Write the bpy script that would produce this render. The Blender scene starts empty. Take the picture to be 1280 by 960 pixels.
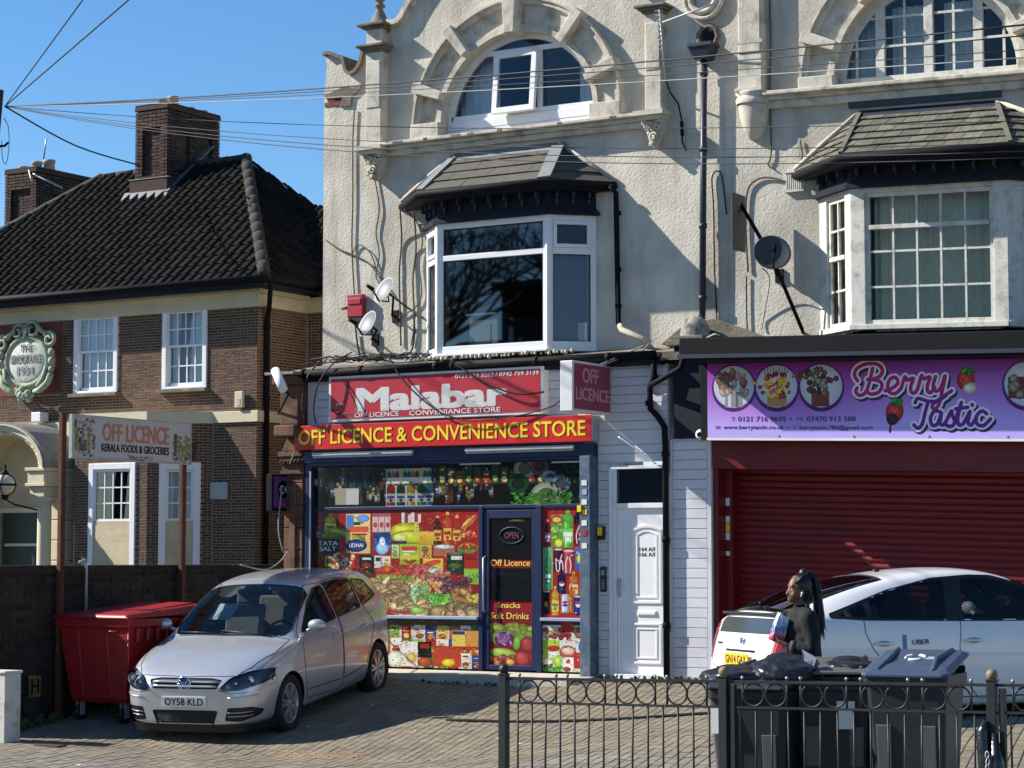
import bpy, bmesh, math, random
import numpy as np
from mathutils import Vector, Matrix
from mathutils.geometry import tessellate_polygon
from mathutils.bvhtree import BVHTree
random.seed(7)
sc = bpy.context.scene
COL = sc.collection
# ---------------------------------------------------------------- camera
TH = math.radians(31.3); PITCH = math.radians(4.49); CAM = Vector((13.2, -23.46, 1.36))
cam = bpy.data.objects.new('camera', bpy.data.cameras.new('camera'))
cam.data.sensor_width = 36.0; cam.data.lens = 78.75
cam.data.clip_start = 0.2; cam.data.clip_end = 2000
cam.location = CAM; cam.rotation_euler = (math.pi/2 + PITCH, 0, TH)
COL.objects.link(cam); sc.camera = cam
# ---------------------------------------------------------------- sky, sun, exposure
LD = Vector((1.0, 0.37, -0.755)).normalized()          # the way the sunlight travels
elev = math.asin(-LD.z); azim = math.atan2(-LD.x, -LD.y)   # sky rotation is measured clockwise from +Y
w = bpy.data.worlds.new("World"); sc.world = w; w.use_nodes = True
nt = w.node_tree; nt.nodes.clear()
sky = nt.nodes.new('ShaderNodeTexSky'); sky.sky_type = 'NISHITA'; sky.sun_disc = False
sky.sun_elevation = elev; sky.sun_rotation = azim; sky.air_density = 1.0; sky.dust_density = 0.0; sky.ozone_density = 5.0; sky.altitude = 300
bg = nt.nodes.new('ShaderNodeBackground'); bg.inputs[1].default_value = 0.078
wo = nt.nodes.new('ShaderNodeOutputWorld')
hs = nt.nodes.new('ShaderNodeHueSaturation'); hs.inputs['Saturation'].default_value = 1.16; hs.inputs['Value'].default_value = 1.12
nt.links.new(sky.outputs[0], hs.inputs['Color']); nt.links.new(hs.outputs[0], bg.inputs[0]); nt.links.new(bg.outputs[0], wo.inputs[0])
sl = bpy.data.lights.new('sun', 'SUN'); sl.energy = 5.0; sl.angle = math.radians(0.5); sl.color = (1.0, 0.95, 0.87)
sun = bpy.data.objects.new('sun', sl); COL.objects.link(sun)
sun.rotation_euler = LD.to_track_quat('-Z', 'Y').to_euler(); sun.location = (-20, -10, 25)
sc.view_settings.view_transform = 'Standard'; sc.view_settings.look = 'None'
sc.view_settings.exposure = 0.80; sc.view_settings.gamma = 1.0
sc.render.engine = 'CYCLES'
sc.cycles.max_bounces = 6; sc.cycles.transparent_max_bounces = 12

# ---------------------------------------------------------------- measuring helpers (a photograph point on a real plane)
_r = Vector((math.cos(TH), math.sin(TH), 0)); _h = Vector((-math.sin(TH), math.cos(TH), 0))
_d = _h*math.cos(PITCH) + Vector((0, 0, math.sin(PITCH))); _u = _r.cross(_d)
def ray(x, y): return _d + _r*((x-640)/2800) - _u*((y-480)/2800)
def P(x, y, Y=0.0):
    v = ray(x, y); t = (Y-CAM.y)/v.y; p = CAM + v*t; return p.x, p.z
def PX(x, Y=0.0, y=480): return P(x, y, Y)[0]
def PZ(y, Y=0.0, x=640): return P(x, y, Y)[1]
def Q(x, y, X):
    v = ray(x, y); t = (X-CAM.x)/v.x; p = CAM + v*t; return p.y, p.z
def G(X, Y):                                            # the ground: forecourt falling to the road, gentler on the right
    zl = -.05 + (.01*X if X > 0 else (.02*X if X > -1.5 else -.03-.03*(X+1.5))) + (.115*Y if Y > -5 else -.575 + .02*(max(Y,-9.5)+5))
    zr = -.05 + .01*X + (.04*Y if Y > -5 else -.20 + .075*(max(Y,-9.5)+5))
    t = min(1, max(0, (X-.5)/4.0)); t = t*t*(3-2*t)
    return zl*(1-t) + zr*t

# ---------------------------------------------------------------- mesh builder
class MB:
    def __init__(s): s.v = []; s.f = []; s.m = []; s.sm = []
    def add(s, vs, fs, m=0, smooth=False):
        o = len(s.v); s.v += [tuple(p) for p in vs]
        for f in fs: s.f.append(tuple(i+o for i in f)); s.m.append(m); s.sm.append(smooth)
        return s
    def box(s, x0, x1, y0, y1, z0, z1, m=0, dz=0.0):     # dz: right end drop
        if x0 > x1: x0, x1 = x1, x0
        if y0 > y1: y0, y1 = y1, y0
        if z0 > z1: z0, z1 = z1, z0
        v = [(x0,y0,z0),(x1,y0,z0+dz),(x1,y1,z0+dz),(x0,y1,z0),(x0,y0,z1),(x1,y0,z1+dz),(x1,y1,z1+dz),(x0,y1,z1)]
        return s.add(v, [(0,3,2,1),(4,5,6,7),(0,1,5,4),(1,2,6,5),(2,3,7,6),(3,0,4,7)], m)
    def obox(s, c, ax, ay, az, m=0):                     # centre and three half axes
        c = Vector(c); ax = Vector(ax); ay = Vector(ay); az = Vector(az)
        v = [c+ax*i+ay*j+az*k for k in (-1,1) for i,j in ((-1,-1),(1,-1),(1,1),(-1,1))]
        return s.add(v, [(0,3,2,1),(4,5,6,7),(0,1,5,4),(1,2,6,5),(2,3,7,6),(3,0,4,7)], m)
    def beam(s, a, b, wd, ht, m=0, up=(0,0,1)):
        a = Vector(a); b = Vector(b); d = (b-a); L = d.length; d.normalize()
        sd = d.cross(Vector(up)).normalized(); uu = sd.cross(d)
        return s.obox((a+b)/2, d*L/2, sd*wd/2, uu*ht/2, m)
    def prism(s, pts, y0, y1, m=0, holes=(), T=None, smooth=False):  # outline in (x,z), from y0 to y1
        loops = [list(pts)] + [list(h) for h in holes]
        tris = tessellate_polygon([[Vector((p[0], p[1], 0)) for p in l] for l in loops])
        flat = [p for l in loops for p in l]; n = len(flat)
        v = [(p[0], y0, p[1]) for p in flat] + [(p[0], y1, p[1]) for p in flat]
        if T: v = [T(*p) for p in v]
        fs = [tuple(t) for t in tris] + [tuple(i+n for i in reversed(t)) for t in tris]
        s.add(v, fs, m)
        o = len(s.v)-2*n; k = 0
        for l in loops:
            L = len(l)
            for i in range(L):
                j = (i+1) % L; s.f.append((o+k+i, o+k+j, o+n+k+j, o+n+k+i)); s.m.append(m); s.sm.append(smooth)
            k += L
        return s
    def tube(s, pts, r, n=6, m=0, cap=True):
        pts = [Vector(p) for p in pts]; N = len(pts); rr = r if isinstance(r, (list, tuple)) else [r]*N
        up = Vector((0,0,1)); vs = []; prev = None
        for i, p in enumerate(pts):
            t = (pts[min(i+1,N-1)]-pts[max(i-1,0)]).normalized()
            a = t.cross(up) if prev is None else prev - t*prev.dot(t)
            if a.length < 1e-4: a = t.cross(Vector((1,0,0)))
            a.normalize(); prev = a; b = t.cross(a)
            for k in range(n):
                g = 2*math.pi*k/n; vs.append(p + (a*math.cos(g)+b*math.sin(g))*rr[i])
        fs = [(i*n+k, i*n+(k+1)%n, (i+1)*n+(k+1)%n, (i+1)*n+k) for i in range(N-1) for k in range(n)]
        s.add(vs, fs, m, True)
        if cap:
            o = len(s.v)-len(vs)
            s.f.append(tuple(o+k for k in reversed(range(n)))); s.m.append(m); s.sm.append(False)
            s.f.append(tuple(o+(N-1)*n+k for k in range(n))); s.m.append(m); s.sm.append(False)
        return s
    def lathe(s, prof, c=(0,0,0), n=16, m=0, axis='z', a0=0, a1=2*math.pi, smooth=True):
        vs = []; full = abs(a1-a0-2*math.pi) < 1e-6; K = n if full else n+1
        for r_, h_ in prof:
            for k in range(K):
                g = a0+(a1-a0)*k/n; x, y = r_*math.cos(g), r_*math.sin(g)
                p = (x,y,h_) if axis == 'z' else ((x,h_,y) if axis == 'y' else (h_,x,y))
                vs.append((c[0]+p[0], c[1]+p[1], c[2]+p[2]))
        fs = []
        for i in range(len(prof)-1):
            for k in range(n):
                k2 = (k+1) % K if full else k+1
                fs.append((i*K+k, i*K+k2, (i+1)*K+k2, (i+1)*K+k))
        return s.add(vs, fs, m, smooth)
    def ball(s, c, r, n=10, m=0, sc_=(1,1,1)):
        prof = [(max(1e-4, math.sin(math.pi*i/(n//2+1))), -math.cos(math.pi*i/(n//2+1))) for i in range(n//2+2)]
        o = len(s.v); s.lathe(prof, (0,0,0), n, m)
        for i in range(o, len(s.v)):
            p = s.v[i]; s.v[i] = (c[0]+p[0]*r*sc_[0], c[1]+p[1]*r*sc_[1], c[2]+p[2]*r*sc_[2])
        return s
    def arcband(s, cx, cz, r0, r1, a0, a1, y0, y1, n=16, m=0, T=None):
        out = [(cx+r1*math.cos(a0+(a1-a0)*i/n), cz+r1*math.sin(a0+(a1-a0)*i/n)) for i in range(n+1)]
        inn = [(cx+r0*math.cos(a0+(a1-a0)*i/n), cz+r0*math.sin(a0+(a1-a0)*i/n)) for i in range(n, -1, -1)]
        return s.prism(out+inn, y0, y1, m, T=T)
    def xf(s, M, start=0):
        for i in range(start, len(s.v)): s.v[i] = tuple(M @ Vector(s.v[i]))
        return s
    def tilt(s, k=.031, x0=1.45):                        # settle of the right-hand house
        s.v = [(p[0], p[1], p[2]-k*max(0, p[0]-x0)) for p in s.v]; return s
    def build(s, name, mats, parent=None, origin=None, local=False, **kw):
        me = bpy.data.meshes.new(name)
        W = None
        if parent is not None and not local: W = root_inv(parent)
        elif origin is not None: W = Matrix.Translation(-Vector(origin))
        vs = [tuple(W @ Vector(p)) for p in s.v] if W is not None else s.v
        me.from_pydata(vs, [], s.f)
        if not isinstance(mats, (list, tuple)): mats = [mats]
        for mt in mats: me.materials.append(mt)
        me.polygons.foreach_set('material_index', s.m); me.polygons.foreach_set('use_smooth', s.sm)
        me.update()
        if kw.pop('recalc', True):
            bm = bmesh.new(); bm.from_mesh(me); bmesh.ops.recalc_face_normals(bm, faces=bm.faces)
            bm.to_mesh(me); bm.free()
        o = bpy.data.objects.new(name, me); COL.objects.link(o)
        if parent is not None: o.parent = parent
        elif origin is not None: o.location = origin
        bev = kw.pop('bevel', 0)
        if bev:
            b = o.modifiers.new('bevel', 'BEVEL'); b.width = bev; b.segments = 2; b.limit_method = 'ANGLE'; b.angle_limit = math.radians(40)
        tag(o, **kw)
        return o
_rootM = {}
def root_inv(p):
    while p.parent is not None: p = p.parent
    if p.name not in _rootM:
        _rootM[p.name] = (Matrix.Translation(p.location) @ Matrix.Rotation(p.rotation_euler.z, 4, 'Z')).inverted()
    return _rootM[p.name]
def tag(o, label=None, cat=None, group=None, kind=None):
    if label: o['label'] = label
    if cat: o['category'] = cat
    if group: o['group'] = group
    if kind: o['kind'] = kind
    return o
def thing(name, loc=(0,0,0), rz=0, **kw):
    o = bpy.data.objects.new(name, None); o.empty_display_size = .2; COL.objects.link(o)
    o.location = loc; o.rotation_euler = (0,0,rz); tag(o, **kw); return o
def copy_tree(o, parent=None):
    c = o.copy(); COL.objects.link(c); c.parent = parent
    for ch in list(o.children): copy_tree(ch, c)
    return c

# ---------------------------------------------------------------- materials
def lin(h):
    if isinstance(h, str):
        c = [int(h[i:i+2], 16)/255 for i in (0,2,4)]
        return tuple(((x+.055)/1.055)**2.4 if x > .04045 else x/12.92 for x in c)
    return tuple(h)
def mat(name, col, rough=.7, var=0.0, scale=6.0, bump=0.0, bscale=40.0, metal=0.0, spec=.4, dirt=None, dscale=1.5, damt=.5, dlow=.48, streak=0.0, rnd=0.0, coat=0.0, emit=None, dstretch=(1,1,1), detail=6):
    m = bpy.data.materials.new(name); m.use_nodes = True; n = m.node_tree.nodes; l = m.node_tree.links
    b = n['Principled BSDF']; col = lin(col)
    b.inputs['Roughness'].default_value = rough; b.inputs['Metallic'].default_value = metal
    b.inputs['Specular IOR Level'].default_value = spec; b.inputs['Coat Weight'].default_value = coat
    b.inputs['Coat Roughness'].default_value = .05
    b.inputs['Base Color'].default_value = (*col, 1)
    out = None
    geo = n.new('ShaderNodeNewGeometry')
    if var or dirt:
        rgb = n.new('ShaderNodeRGB'); rgb.outputs[0].default_value = (*col, 1); out = rgb.outputs[0]
    if var:
        t = n.new('ShaderNodeTexNoise'); t.inputs['Scale'].default_value = scale; t.inputs['Detail'].default_value = detail
        l.new(geo.outputs['Position'], t.inputs['Vector'])
        mr = n.new('ShaderNodeMapRange'); mr.inputs[1].default_value = .3; mr.inputs[2].default_value = .7
        mr.inputs[3].default_value = 1-var; mr.inputs[4].default_value = 1+var
        l.new(t.outputs[0], mr.inputs[0])
        mx = n.new('ShaderNodeVectorMath'); mx.operation = 'SCALE'
        l.new(out, mx.inputs[0]); l.new(mr.outputs[0], mx.inputs['Scale']); out = mx.outputs[0]
    if rnd:
        oi = n.new('ShaderNodeObjectInfo'); ad = n.new('ShaderNodeMath'); ad.operation = 'ADD'
        l.new(oi.outputs['Random'], ad.inputs[0]); l.new(geo.outputs['Random Per Island'], ad.inputs[1])
        fr = n.new('ShaderNodeMath'); fr.operation = 'FRACT'; l.new(ad.outputs[0], fr.inputs[0])
        mr = n.new('ShaderNodeMapRange'); mr.inputs[3].default_value = 1-rnd; mr.inputs[4].default_value = 1+rnd
        l.new(fr.outputs[0], mr.inputs[0])
        mx = n.new('ShaderNodeVectorMath'); mx.operation = 'SCALE'
        if out is None:
            rgb = n.new('ShaderNodeRGB'); rgb.outputs[0].default_value = (*col, 1); out = rgb.outputs[0]
        l.new(out, mx.inputs[0]); l.new(mr.outputs[0], mx.inputs['Scale']); out = mx.outputs[0]
    if dirt:
        mp = n.new('ShaderNodeMapping'); mp.inputs['Scale'].default_value = dstretch
        l.new(geo.outputs['Position'], mp.inputs[0])
        t = n.new('ShaderNodeTexNoise'); t.inputs['Scale'].default_value = dscale; t.inputs['Detail'].default_value = 8; t.inputs['Roughness'].default_value = .65
        l.new(mp.outputs[0], t.inputs['Vector'])
        mr = n.new('ShaderNodeMapRange'); mr.inputs[1].default_value = dlow; mr.inputs[2].default_value = dlow+.22; mr.inputs[4].default_value = damt
        l.new(t.outputs[0], mr.inputs[0])
        mx = n.new('ShaderNodeMix'); mx.data_type = 'RGBA'
        l.new(mr.outputs[0], mx.inputs[0]); l.new(out, mx.inputs[6]); mx.inputs[7].default_value = (*lin(dirt), 1); out = mx.outputs[2]
    if streak:                                           # rain streaks
        mp = n.new('ShaderNodeMapping'); mp.inputs['Scale'].default_value = (7,7,.42); l.new(geo.outputs['Position'], mp.inputs[0])
        t = n.new('ShaderNodeTexNoise'); t.inputs['Scale'].default_value = 1.0; t.inputs['Detail'].default_value = 7; t.inputs['Roughness'].default_value = .7; l.new(mp.outputs[0], t.inputs['Vector'])
        mr = n.new('ShaderNodeMapRange'); mr.inputs[1].default_value = .54; mr.inputs[2].default_value = .78; mr.inputs[4].default_value = streak; l.new(t.outputs[0], mr.inputs[0])
        mx = n.new('ShaderNodeMix'); mx.data_type = 'RGBA'; l.new(mr.outputs[0], mx.inputs[0]); l.new(out, mx.inputs[6]); mx.inputs[7].default_value = (.16,.135,.10,1); out = mx.outputs[2]
    if out is not None: l.new(out, b.inputs['Base Color'])
    if bump:
        t = n.new('ShaderNodeTexNoise'); t.inputs['Scale'].default_value = bscale; t.inputs['Detail'].default_value = 4
        l.new(geo.outputs['Position'], t.inputs['Vector'])
        bp = n.new('ShaderNodeBump'); bp.inputs['Strength'].default_value = 1.0; bp.inputs['Distance'].default_value = bump
        l.new(t.outputs[0], bp.inputs['Height']); l.new(bp.outputs[0], b.inputs['Normal'])
    if emit:
        b.inputs['Emission Color'].default_value = (*lin(emit[0]), 1); b.inputs['Emission Strength'].default_value = emit[1]
    return m
def glassmat(name, tint=(.75,.8,.85), ior=1.7, rough=.02):
    m = bpy.data.materials.new(name); m.use_nodes = True; n = m.node_tree.nodes; l = m.node_tree.links
    n.clear(); o = n.new('ShaderNodeOutputMaterial'); mx = n.new('ShaderNodeMixShader')
    tr = n.new('ShaderNodeBsdfTransparent'); tr.inputs[0].default_value = (*tint, 1)
    gl = n.new('ShaderNodeBsdfGlossy'); gl.inputs['Roughness'].default_value = rough
    fr = n.new('ShaderNodeFresnel'); fr.inputs[0].default_value = ior
    l.new(fr.outputs[0], mx.inputs[0]); l.new(tr.outputs[0], mx.inputs[1]); l.new(gl.outputs[0], mx.inputs[2]); l.new(mx.outputs[0], o.inputs[0])
    return m
M = dict(
 render=mat('old_cream_render', (.60,.555,.46), .9, .14, 2.2, .008, 34, dirt=(.27,.24,.19), dscale=1.3, damt=.6, dlow=.46, streak=.55, dstretch=(1,1,.35)),
 render2=mat('grey_cream_render', (.55,.51,.43), .9, .14, 2.2, .008, 34, dirt=(.26,.235,.19), dscale=1.3, damt=.6, dlow=.45, streak=.6, dstretch=(1,1,.35)),
 stone=mat('painted_stone', (.58,.53,.43), .85, .12, 4, .004, 18, dirt=(.15,.13,.10), dscale=4.5, damt=.75, dlow=.50, streak=.5),
 stone_dk=mat('weathered_coping', (.20,.17,.13), .9, .2, 6, .006, 30, dirt=(.05,.04,.035), dscale=5, damt=.8),
 cream=mat('cream_paint', (.62,.55,.38), .7, .05, 3, dirt=(.3,.25,.16), dscale=2, damt=.3),
 brick=mat('brown_brick', (.098,.048,.030), .85, .12, 30, .002, 60, rnd=.36),
 brickred=mat('red_brick', (.22,.05,.035), .85, .2, 30, .003, 60, rnd=.3),
 brickch=mat('chimney_brick', (.060,.034,.026), .9, .2, 20, .003, 60, rnd=.4),
 brickdk=mat('sooty_brick', (.032,.021,.016), .9, .2, 20, .003, 60, rnd=.45),
 mortar=mat('mortar', (.30,.235,.165), .95, .12, 20, .002, 80),
 mortardk=mat('dark_mortar', (.07,.06,.05), .95, .2, 10),
 tile=mat('dark_roof_tile', (.011,.0095,.009), .9, .25, 10, .002, 50, spec=.12, rnd=.45, dirt=(.026,.024,.018), dscale=3, damt=.5),
 hip=mat('hip_tile_concrete', (.040,.034,.029), .9, .25, 12, .005, 30, rnd=.2),
 slate=mat('old_slate', (.125,.118,.095), .8, .3, 9, .004, 30, rnd=.35, dirt=(.13,.125,.05), dscale=7, damt=.7),
 felt=mat('roof_felt', (.10,.092,.075), .9, .12, 6, .003, 50),
 lead=mat('lead_flashing', (.21,.21,.21), .75, .15, 6, .003, 25, spec=.5),
 blacknavy=mat('black_navy_paint', (.010,.013,.024), .6, .1, 8, spec=.2),
 black=mat('black_gloss_paint', (.007,.007,.009), .7, spec=.15),
 blackp=mat('black_plastic', (.012,.012,.013), .5),
 pipeblue=mat('blue_grey_pipe', (.03,.035,.055), .45, .1, 8),
 upvc=mat('white_upvc', (.80,.80,.80), .3, .03, 3, spec=.5),
 upvcdirty=mat('white_board', (.62,.62,.66), .45, .05, 2, dirt=(.35,.33,.30), dscale=1.4, damt=.35),
 oldwhite=mat('flaking_white_paint', (.62,.60,.53), .7, .08, 6, .003, 40, dirt=(.10,.09,.08), dscale=6, damt=.6),
 navy=mat('navy_paint', (.012,.022,.07), .4, .15, 5),
 navylt=mat('chalky_blue_paint', (.07,.11,.17), .6, .25, 9, dirt=(.22,.25,.26), dscale=5, damt=.5),
 sillblue=mat('pale_blue_sill', (.30,.38,.52), .5, .08, 6),
 red=mat('red_sign', (.55,.018,.02), .35, .05, 3),
 redfaded=mat('faded_red_sign', (.42,.022,.035), .4, .06, 2, dirt=(.30,.06,.07), dscale=2, damt=.5),
 pinkred=mat('faded_sign_plum', (.30,.05,.085), .45, .08, 3),
 signwhite=mat('sign_white', (.72,.71,.69), .45, .05, 4),
 silver=mat('silvered_letter', (.60,.60,.56), .35, .05, 9, metal=.0),
 yellow=mat('yellow_vinyl', (.85,.62,.03), .4),
 lettergold=mat('yellow_letter', (.80,.55,.10), .5),
 shutter=mat('dark_red_shutter', (.135,.004,.009), .42, .12, 2, spec=.35, dirt=(.05,.01,.01), dscale=2.5, damt=.4, dstretch=(1,1,3)),
 shutterbox=mat('dark_red_steel', (.13,.004,.009), .4, .08, 2),
 purple=None,
 rust=mat('rusty_steel', (.10,.035,.018), .85, .3, 20, .002, 60),
 terra=mat('terracotta_block', (.16,.075,.045), .85, .25, 5, .004, 30, dirt=(.035,.02,.016), dscale=4, damt=.8, dlow=.44),
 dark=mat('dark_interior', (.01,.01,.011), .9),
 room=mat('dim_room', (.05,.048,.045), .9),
 curtain=mat('net_curtain', (.82,.82,.82), .9, .05, 5),
 curtaingrey=mat('grey_curtain', (.74,.73,.66), .95, .1, 3),
 ply=mat('bare_board', (.55,.46,.30), .8, .12, 5, dirt=(.38,.30,.18), dscale=4, damt=.5, dstretch=(.3,.3,3)),
 glass=glassmat('window_glass', (.92,.95,.97), 1.40), glassrefl=glassmat('reflective_glass', (.55,.6,.65), 1.75), glassold=glassmat('old_glass', (.88,.90,.86), 1.22, .06),
 carglass=glassmat('car_glass', (.60,.68,.66), 1.45), carglassdark=glassmat('tinted_glass', (.30,.33,.34), 1.5),
 redplastic=mat('red_plastic', (.30,.008,.012), .42, .1, 3, .001, 80, spec=.5, dirt=(.12,.02,.02), dscale=3, damt=.5),
 green_verd=mat('verdigris_plaster', (.36,.42,.30), .8, .2, 14, .004, 60, dirt=(.14,.17,.12), dscale=9, damt=.6),
 cement=mat('light_cement', (.50,.45,.36), .9, .15, 6, .006, 30, dirt=(.2,.18,.14), dscale=3, damt=.5),
 cable=mat('cable_black', (.012,.012,.013), .6),
 cablegrey=mat('cable_grey', (.30,.30,.28), .6),
 dish=mat('dish_grey', (.045,.05,.055), .5, .1, 8),  # base darkened for a dish face turned from the sun
 dishlight=mat('dish_pale', (.13,.14,.15), .5, .1, 8),
 galv=mat('galvanised', (.42,.43,.43), .45, .1, 10, metal=.3),
 pot=mat('chimney_pot', (.40,.29,.19), .9, .2, 20),
 wood=mat('pole_wood', (.05,.035,.03), .9, .2, 10),
)
# ================================================================ LEFT-HAND SHOP HOUSE
YW = .55
def circ_region(x0, x1, z0, z1, cx, cz, R, n=14):
    """outline of the part of a disc lying in a rectangle"""
    pts = []
    lo = lambda x: z0
    hi = lambda x: min(z1, cz+math.sqrt(max(0, R*R-(x-cx)**2)))
    a = x0; b = x1
    if z0 <= cz+R:
        hw = math.sqrt(max(0, R*R-(z0-cz)**2)); a = max(a, cx-hw); b = min(b, cx+hw)
    xs = [a+(b-a)*i/n for i in range(n+1)]
    pts = [(a, z0)] + [(b, z0)] + [(x, max(z0, hi(x))) for x in reversed(xs)]
    out = []
    for p in pts:
        if not out or abs(p[0]-out[-1][0])+abs(p[1]-out[-1][1]) > 1e-4: out.append(p)
    if abs(out[0][0]-out[-1][0])+abs(out[0][1]-out[-1][1]) < 1e-4: out.pop()
    return out
def brick_field(parent, X0, X1, Z0, Z1, face, m, L=.118, H=.029, jt=.0115, depth=.004, holes=(), budget=None, axis='x', flip=1, name='brick', mapf=None, jitter=.0015):
    """real bricks, in front of a mortar face. axis x: wall runs along X at y=face; axis y: wall runs along Y at x=face. Returns list of candidate boxes"""
    out = []; row = 0; z = Z0; L0 = L
    while z < Z1-.012:
        z1 = min(z+H, Z1); L = (L0-jt)/2 if row % 4 == 3 else L0; x = X0 - (0 if row % 2 else (L+jt)/2)
        while x < X1-.01:
            a = max(x, X0); b = min(x+L, X1); segs = [(a, b)]
            for (h0, h1, k0, k1) in holes:
                if z1 > k0+.01 and z < k1-.01:
                    ns = []
                    for (p, q) in segs:
                        if q <= h0 or p >= h1: ns.append((p, q)); continue
                        if p < h0: ns.append((p, h0))
                        if q > h1: ns.append((h1, q))
                    segs = ns
            for (p, q) in segs:
                if q-p > .03: out.append((p, q, z, z1))
            x += L+jt
        z += H+jt; row += 1
    return [dict(a=p, b=q, z0=u, z1=v, face=face, axis=axis, d=depth+random.uniform(-jitter, jitter), flip=flip, map=mapf) for p, q, u, v in out]
def brick_center(k):
    c = ((k['a']+k['b'])/2, (k['z0']+k['z1'])/2)
    if k['map']: return Vector(k['map'](c[0], 0, c[1]))
    return Vector((c[0], k['face'], c[1])) if k['axis'] == 'x' else Vector((k['face'], c[0], c[1]))
_bm = {}
def lay_bricks(parent, ks, m, wall, limit=300, visible=None):
    """the nearest ones as brick objects under the wall, the rest joined"""
    W = root_inv(parent)
    vis = [k for k in ks if (visible is None or visible(brick_center(k)))]
    vis.sort(key=lambda k: (brick_center(k)-CAM).length); head = vis[:limit]; ids = set(map(id, head))
    rest = [k for k in ks if id(k) not in ids]
    def box_of(k):
        d = k['d']
        if k['map']:
            f = k['map']; v = [f(x, y, z) for z in (k['z0'], k['z1']) for x, y in ((k['a'], -d), (k['b'], -d), (k['b'], 0), (k['a'], 0))]; return v
        if k['axis'] == 'x': y0, y1 = k['face']-d, k['face']; return [(x,y,z) for z in (k['z0'], k['z1']) for x, y in ((k['a'],y0),(k['b'],y0),(k['b'],y1),(k['a'],y1))]
        x1 = k['face']+d*k['flip']; x0 = k['face']
        return [(x,y,z) for z in (k['z0'], k['z1']) for x, y in ((x0,k['a']),(x1,k['a']),(x1,k['b']),(x0,k['b']))]
    F = [(0,3,2,1),(4,5,6,7),(0,1,5,4),(1,2,6,5),(2,3,7,6),(3,0,4,7)]
    for k in head:
        v = [Vector(p) for p in box_of(k)]; c = sum(v, Vector())/8
        key = (round(k['b']-k['a'], 3), round(k['z1']-k['z0'], 3), k['axis'], k['flip'], m.name, id(k['map']) if k['map'] else 0)
        if key not in _bm:
            me = bpy.data.meshes.new('brick'); me.from_pydata([tuple(p-c) for p in v], [], F); me.materials.append(m)
            _bm[key] = me
        o = bpy.data.objects.new('brick', _bm[key]); COL.objects.link(o); o.parent = wall
        o.location = (W @ c)
        if W.to_3x3() != Matrix.Identity(3): o.rotation_euler.z = W.to_euler().z
    if rest:
        mb = MB()
        for k in rest: mb.add(box_of(k), F)
        r = mb.build('brickwork', m, wall); r['kind'] = 'stuff'
# ---- house thing
HA = thing('terrace_house', (-1.4, .55, 0), label='cream rendered terrace house with arched top window and white bay window, off licence below', cat='building')
cxA, RA, zA = -1.31, 1.13, 6.93
px_out = [(403,458),(408,118),(408.5,84),(407,71),(412,68.5),(430,75),(431.5,84),(434,92),(440,95),(447,91),(453,82),(459,62),(487,40),(487,32),(494,33),(502,30),(508,22),(514,10),(522,-4),(540,-30),(565,-48),(600,-70),(640,-76)]
outl = [P(x, y, YW) for x, y in px_out]
outl[0] = (outl[0][0], 3.0)
outl[1] = (outl[0][0], outl[1][1])
top_mirror = [(2*(-1.375)-x, z) for x, z in outl[-2:11:-1] if 2*(-1.375)-x < 1.3]
wallpoly = outl + top_mirror + [(1.32, 9.0), (1.32, 3.0)]
archhole = [(cxA+RA*math.cos(a), zA+RA*math.sin(a)) for a in [math.pi*i/28 for i in range(29)]]
archhole = [(cxA+RA, zA-.25)] + archhole + [(cxA-RA, zA-.25)]
bayhole = [(-2.55, 3.96), (-2.55, 5.6), (-.32, 5.6), (-.32, 3.96)]
wl = MB(); wl.prism(wallpoly, YW, YW+.32, 0, holes=[archhole, bayhole])
wl.box(-4.30, -4.02, YW+.32, 9.0, 2.9, 7.2)           # flank wall behind
wallA = wl.build('wall', M['render'], HA)
# brick showing where the render came off
zz0 = P(412,133,YW)[1]; zz1 = P(412,113,YW)[1]
for r_ in range(3):
    for c_ in range(3):
        x0 = -4.33+c_*.135+(.05 if r_ % 2 else 0); 
        if x0 > -4.02: continue
        mb = MB(); mb.box(x0, x0+.125, YW-.012-.006*((r_+c_)%2), YW+.02, zz0+r_*.062+.012*c_*0, zz0+r_*.062+.05)
        mb.build('brick', M['brickred'], wallA)
mb = MB(); 
mb.prism([P(x,y,YW) for x,y in [(408,119),(420,114),(432,108),(441,110),(455,104),(451,112),(441,121),(439,133),(425,133),(430,122),(409,124)]], YW-.03, YW+.01)
mb.build('broken_render_edge', M['stone_dk'], wallA)
# copings of the shaped gable
def strip(pts, th, y0, y1, out=1):
    """continuous capping that follows a line of (x,z) points"""
    P_ = [Vector((p[0],0,p[1])) for p in pts]; N = len(P_); up = []
    for i, p in enumerate(P_):
        t = (P_[min(i+1,N-1)]-P_[max(i-1,0)]).normalized(); up.append(p+Vector((-t.z,0,t.x))*th*out)
    mb = MB(); vs = []
    for p, q in zip(P_, up): vs += [(p.x,y0,p.z),(q.x,y0,q.z),(q.x,y1,q.z),(p.x,y1,p.z)]
    mb.add(vs, [(i*4+k, i*4+(k+1)%4, (i+1)*4+(k+1)%4, (i+1)*4+k) for i in range(N-1) for k in range(4)]+[(0,1,2,3),tuple((N-1)*4+k for k in (3,2,1,0))]); return mb
strip([P(x,y,YW) for x, y in px_out[3:12]], .045, YW-.07, YW+.34).build('coping', M['stone_dk'], HA)
cl_ = [P(x,y,YW) for x, y in px_out[13:]]; strip(cl_, .07, YW-.10, YW+.34).build('coping', M['stone'], HA); strip(cl_, -.03, YW-.05, YW+.02).build('coping_bead', M['stone'], HA)
mir = [(2*(-1.375)-x, z) for x, z in cl_]; mir = [p for p in mir if p[0] < 1.2]; strip(mir[::-1], .07, YW-.10, YW+.34).build('coping', M['stone'], HA)
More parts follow.
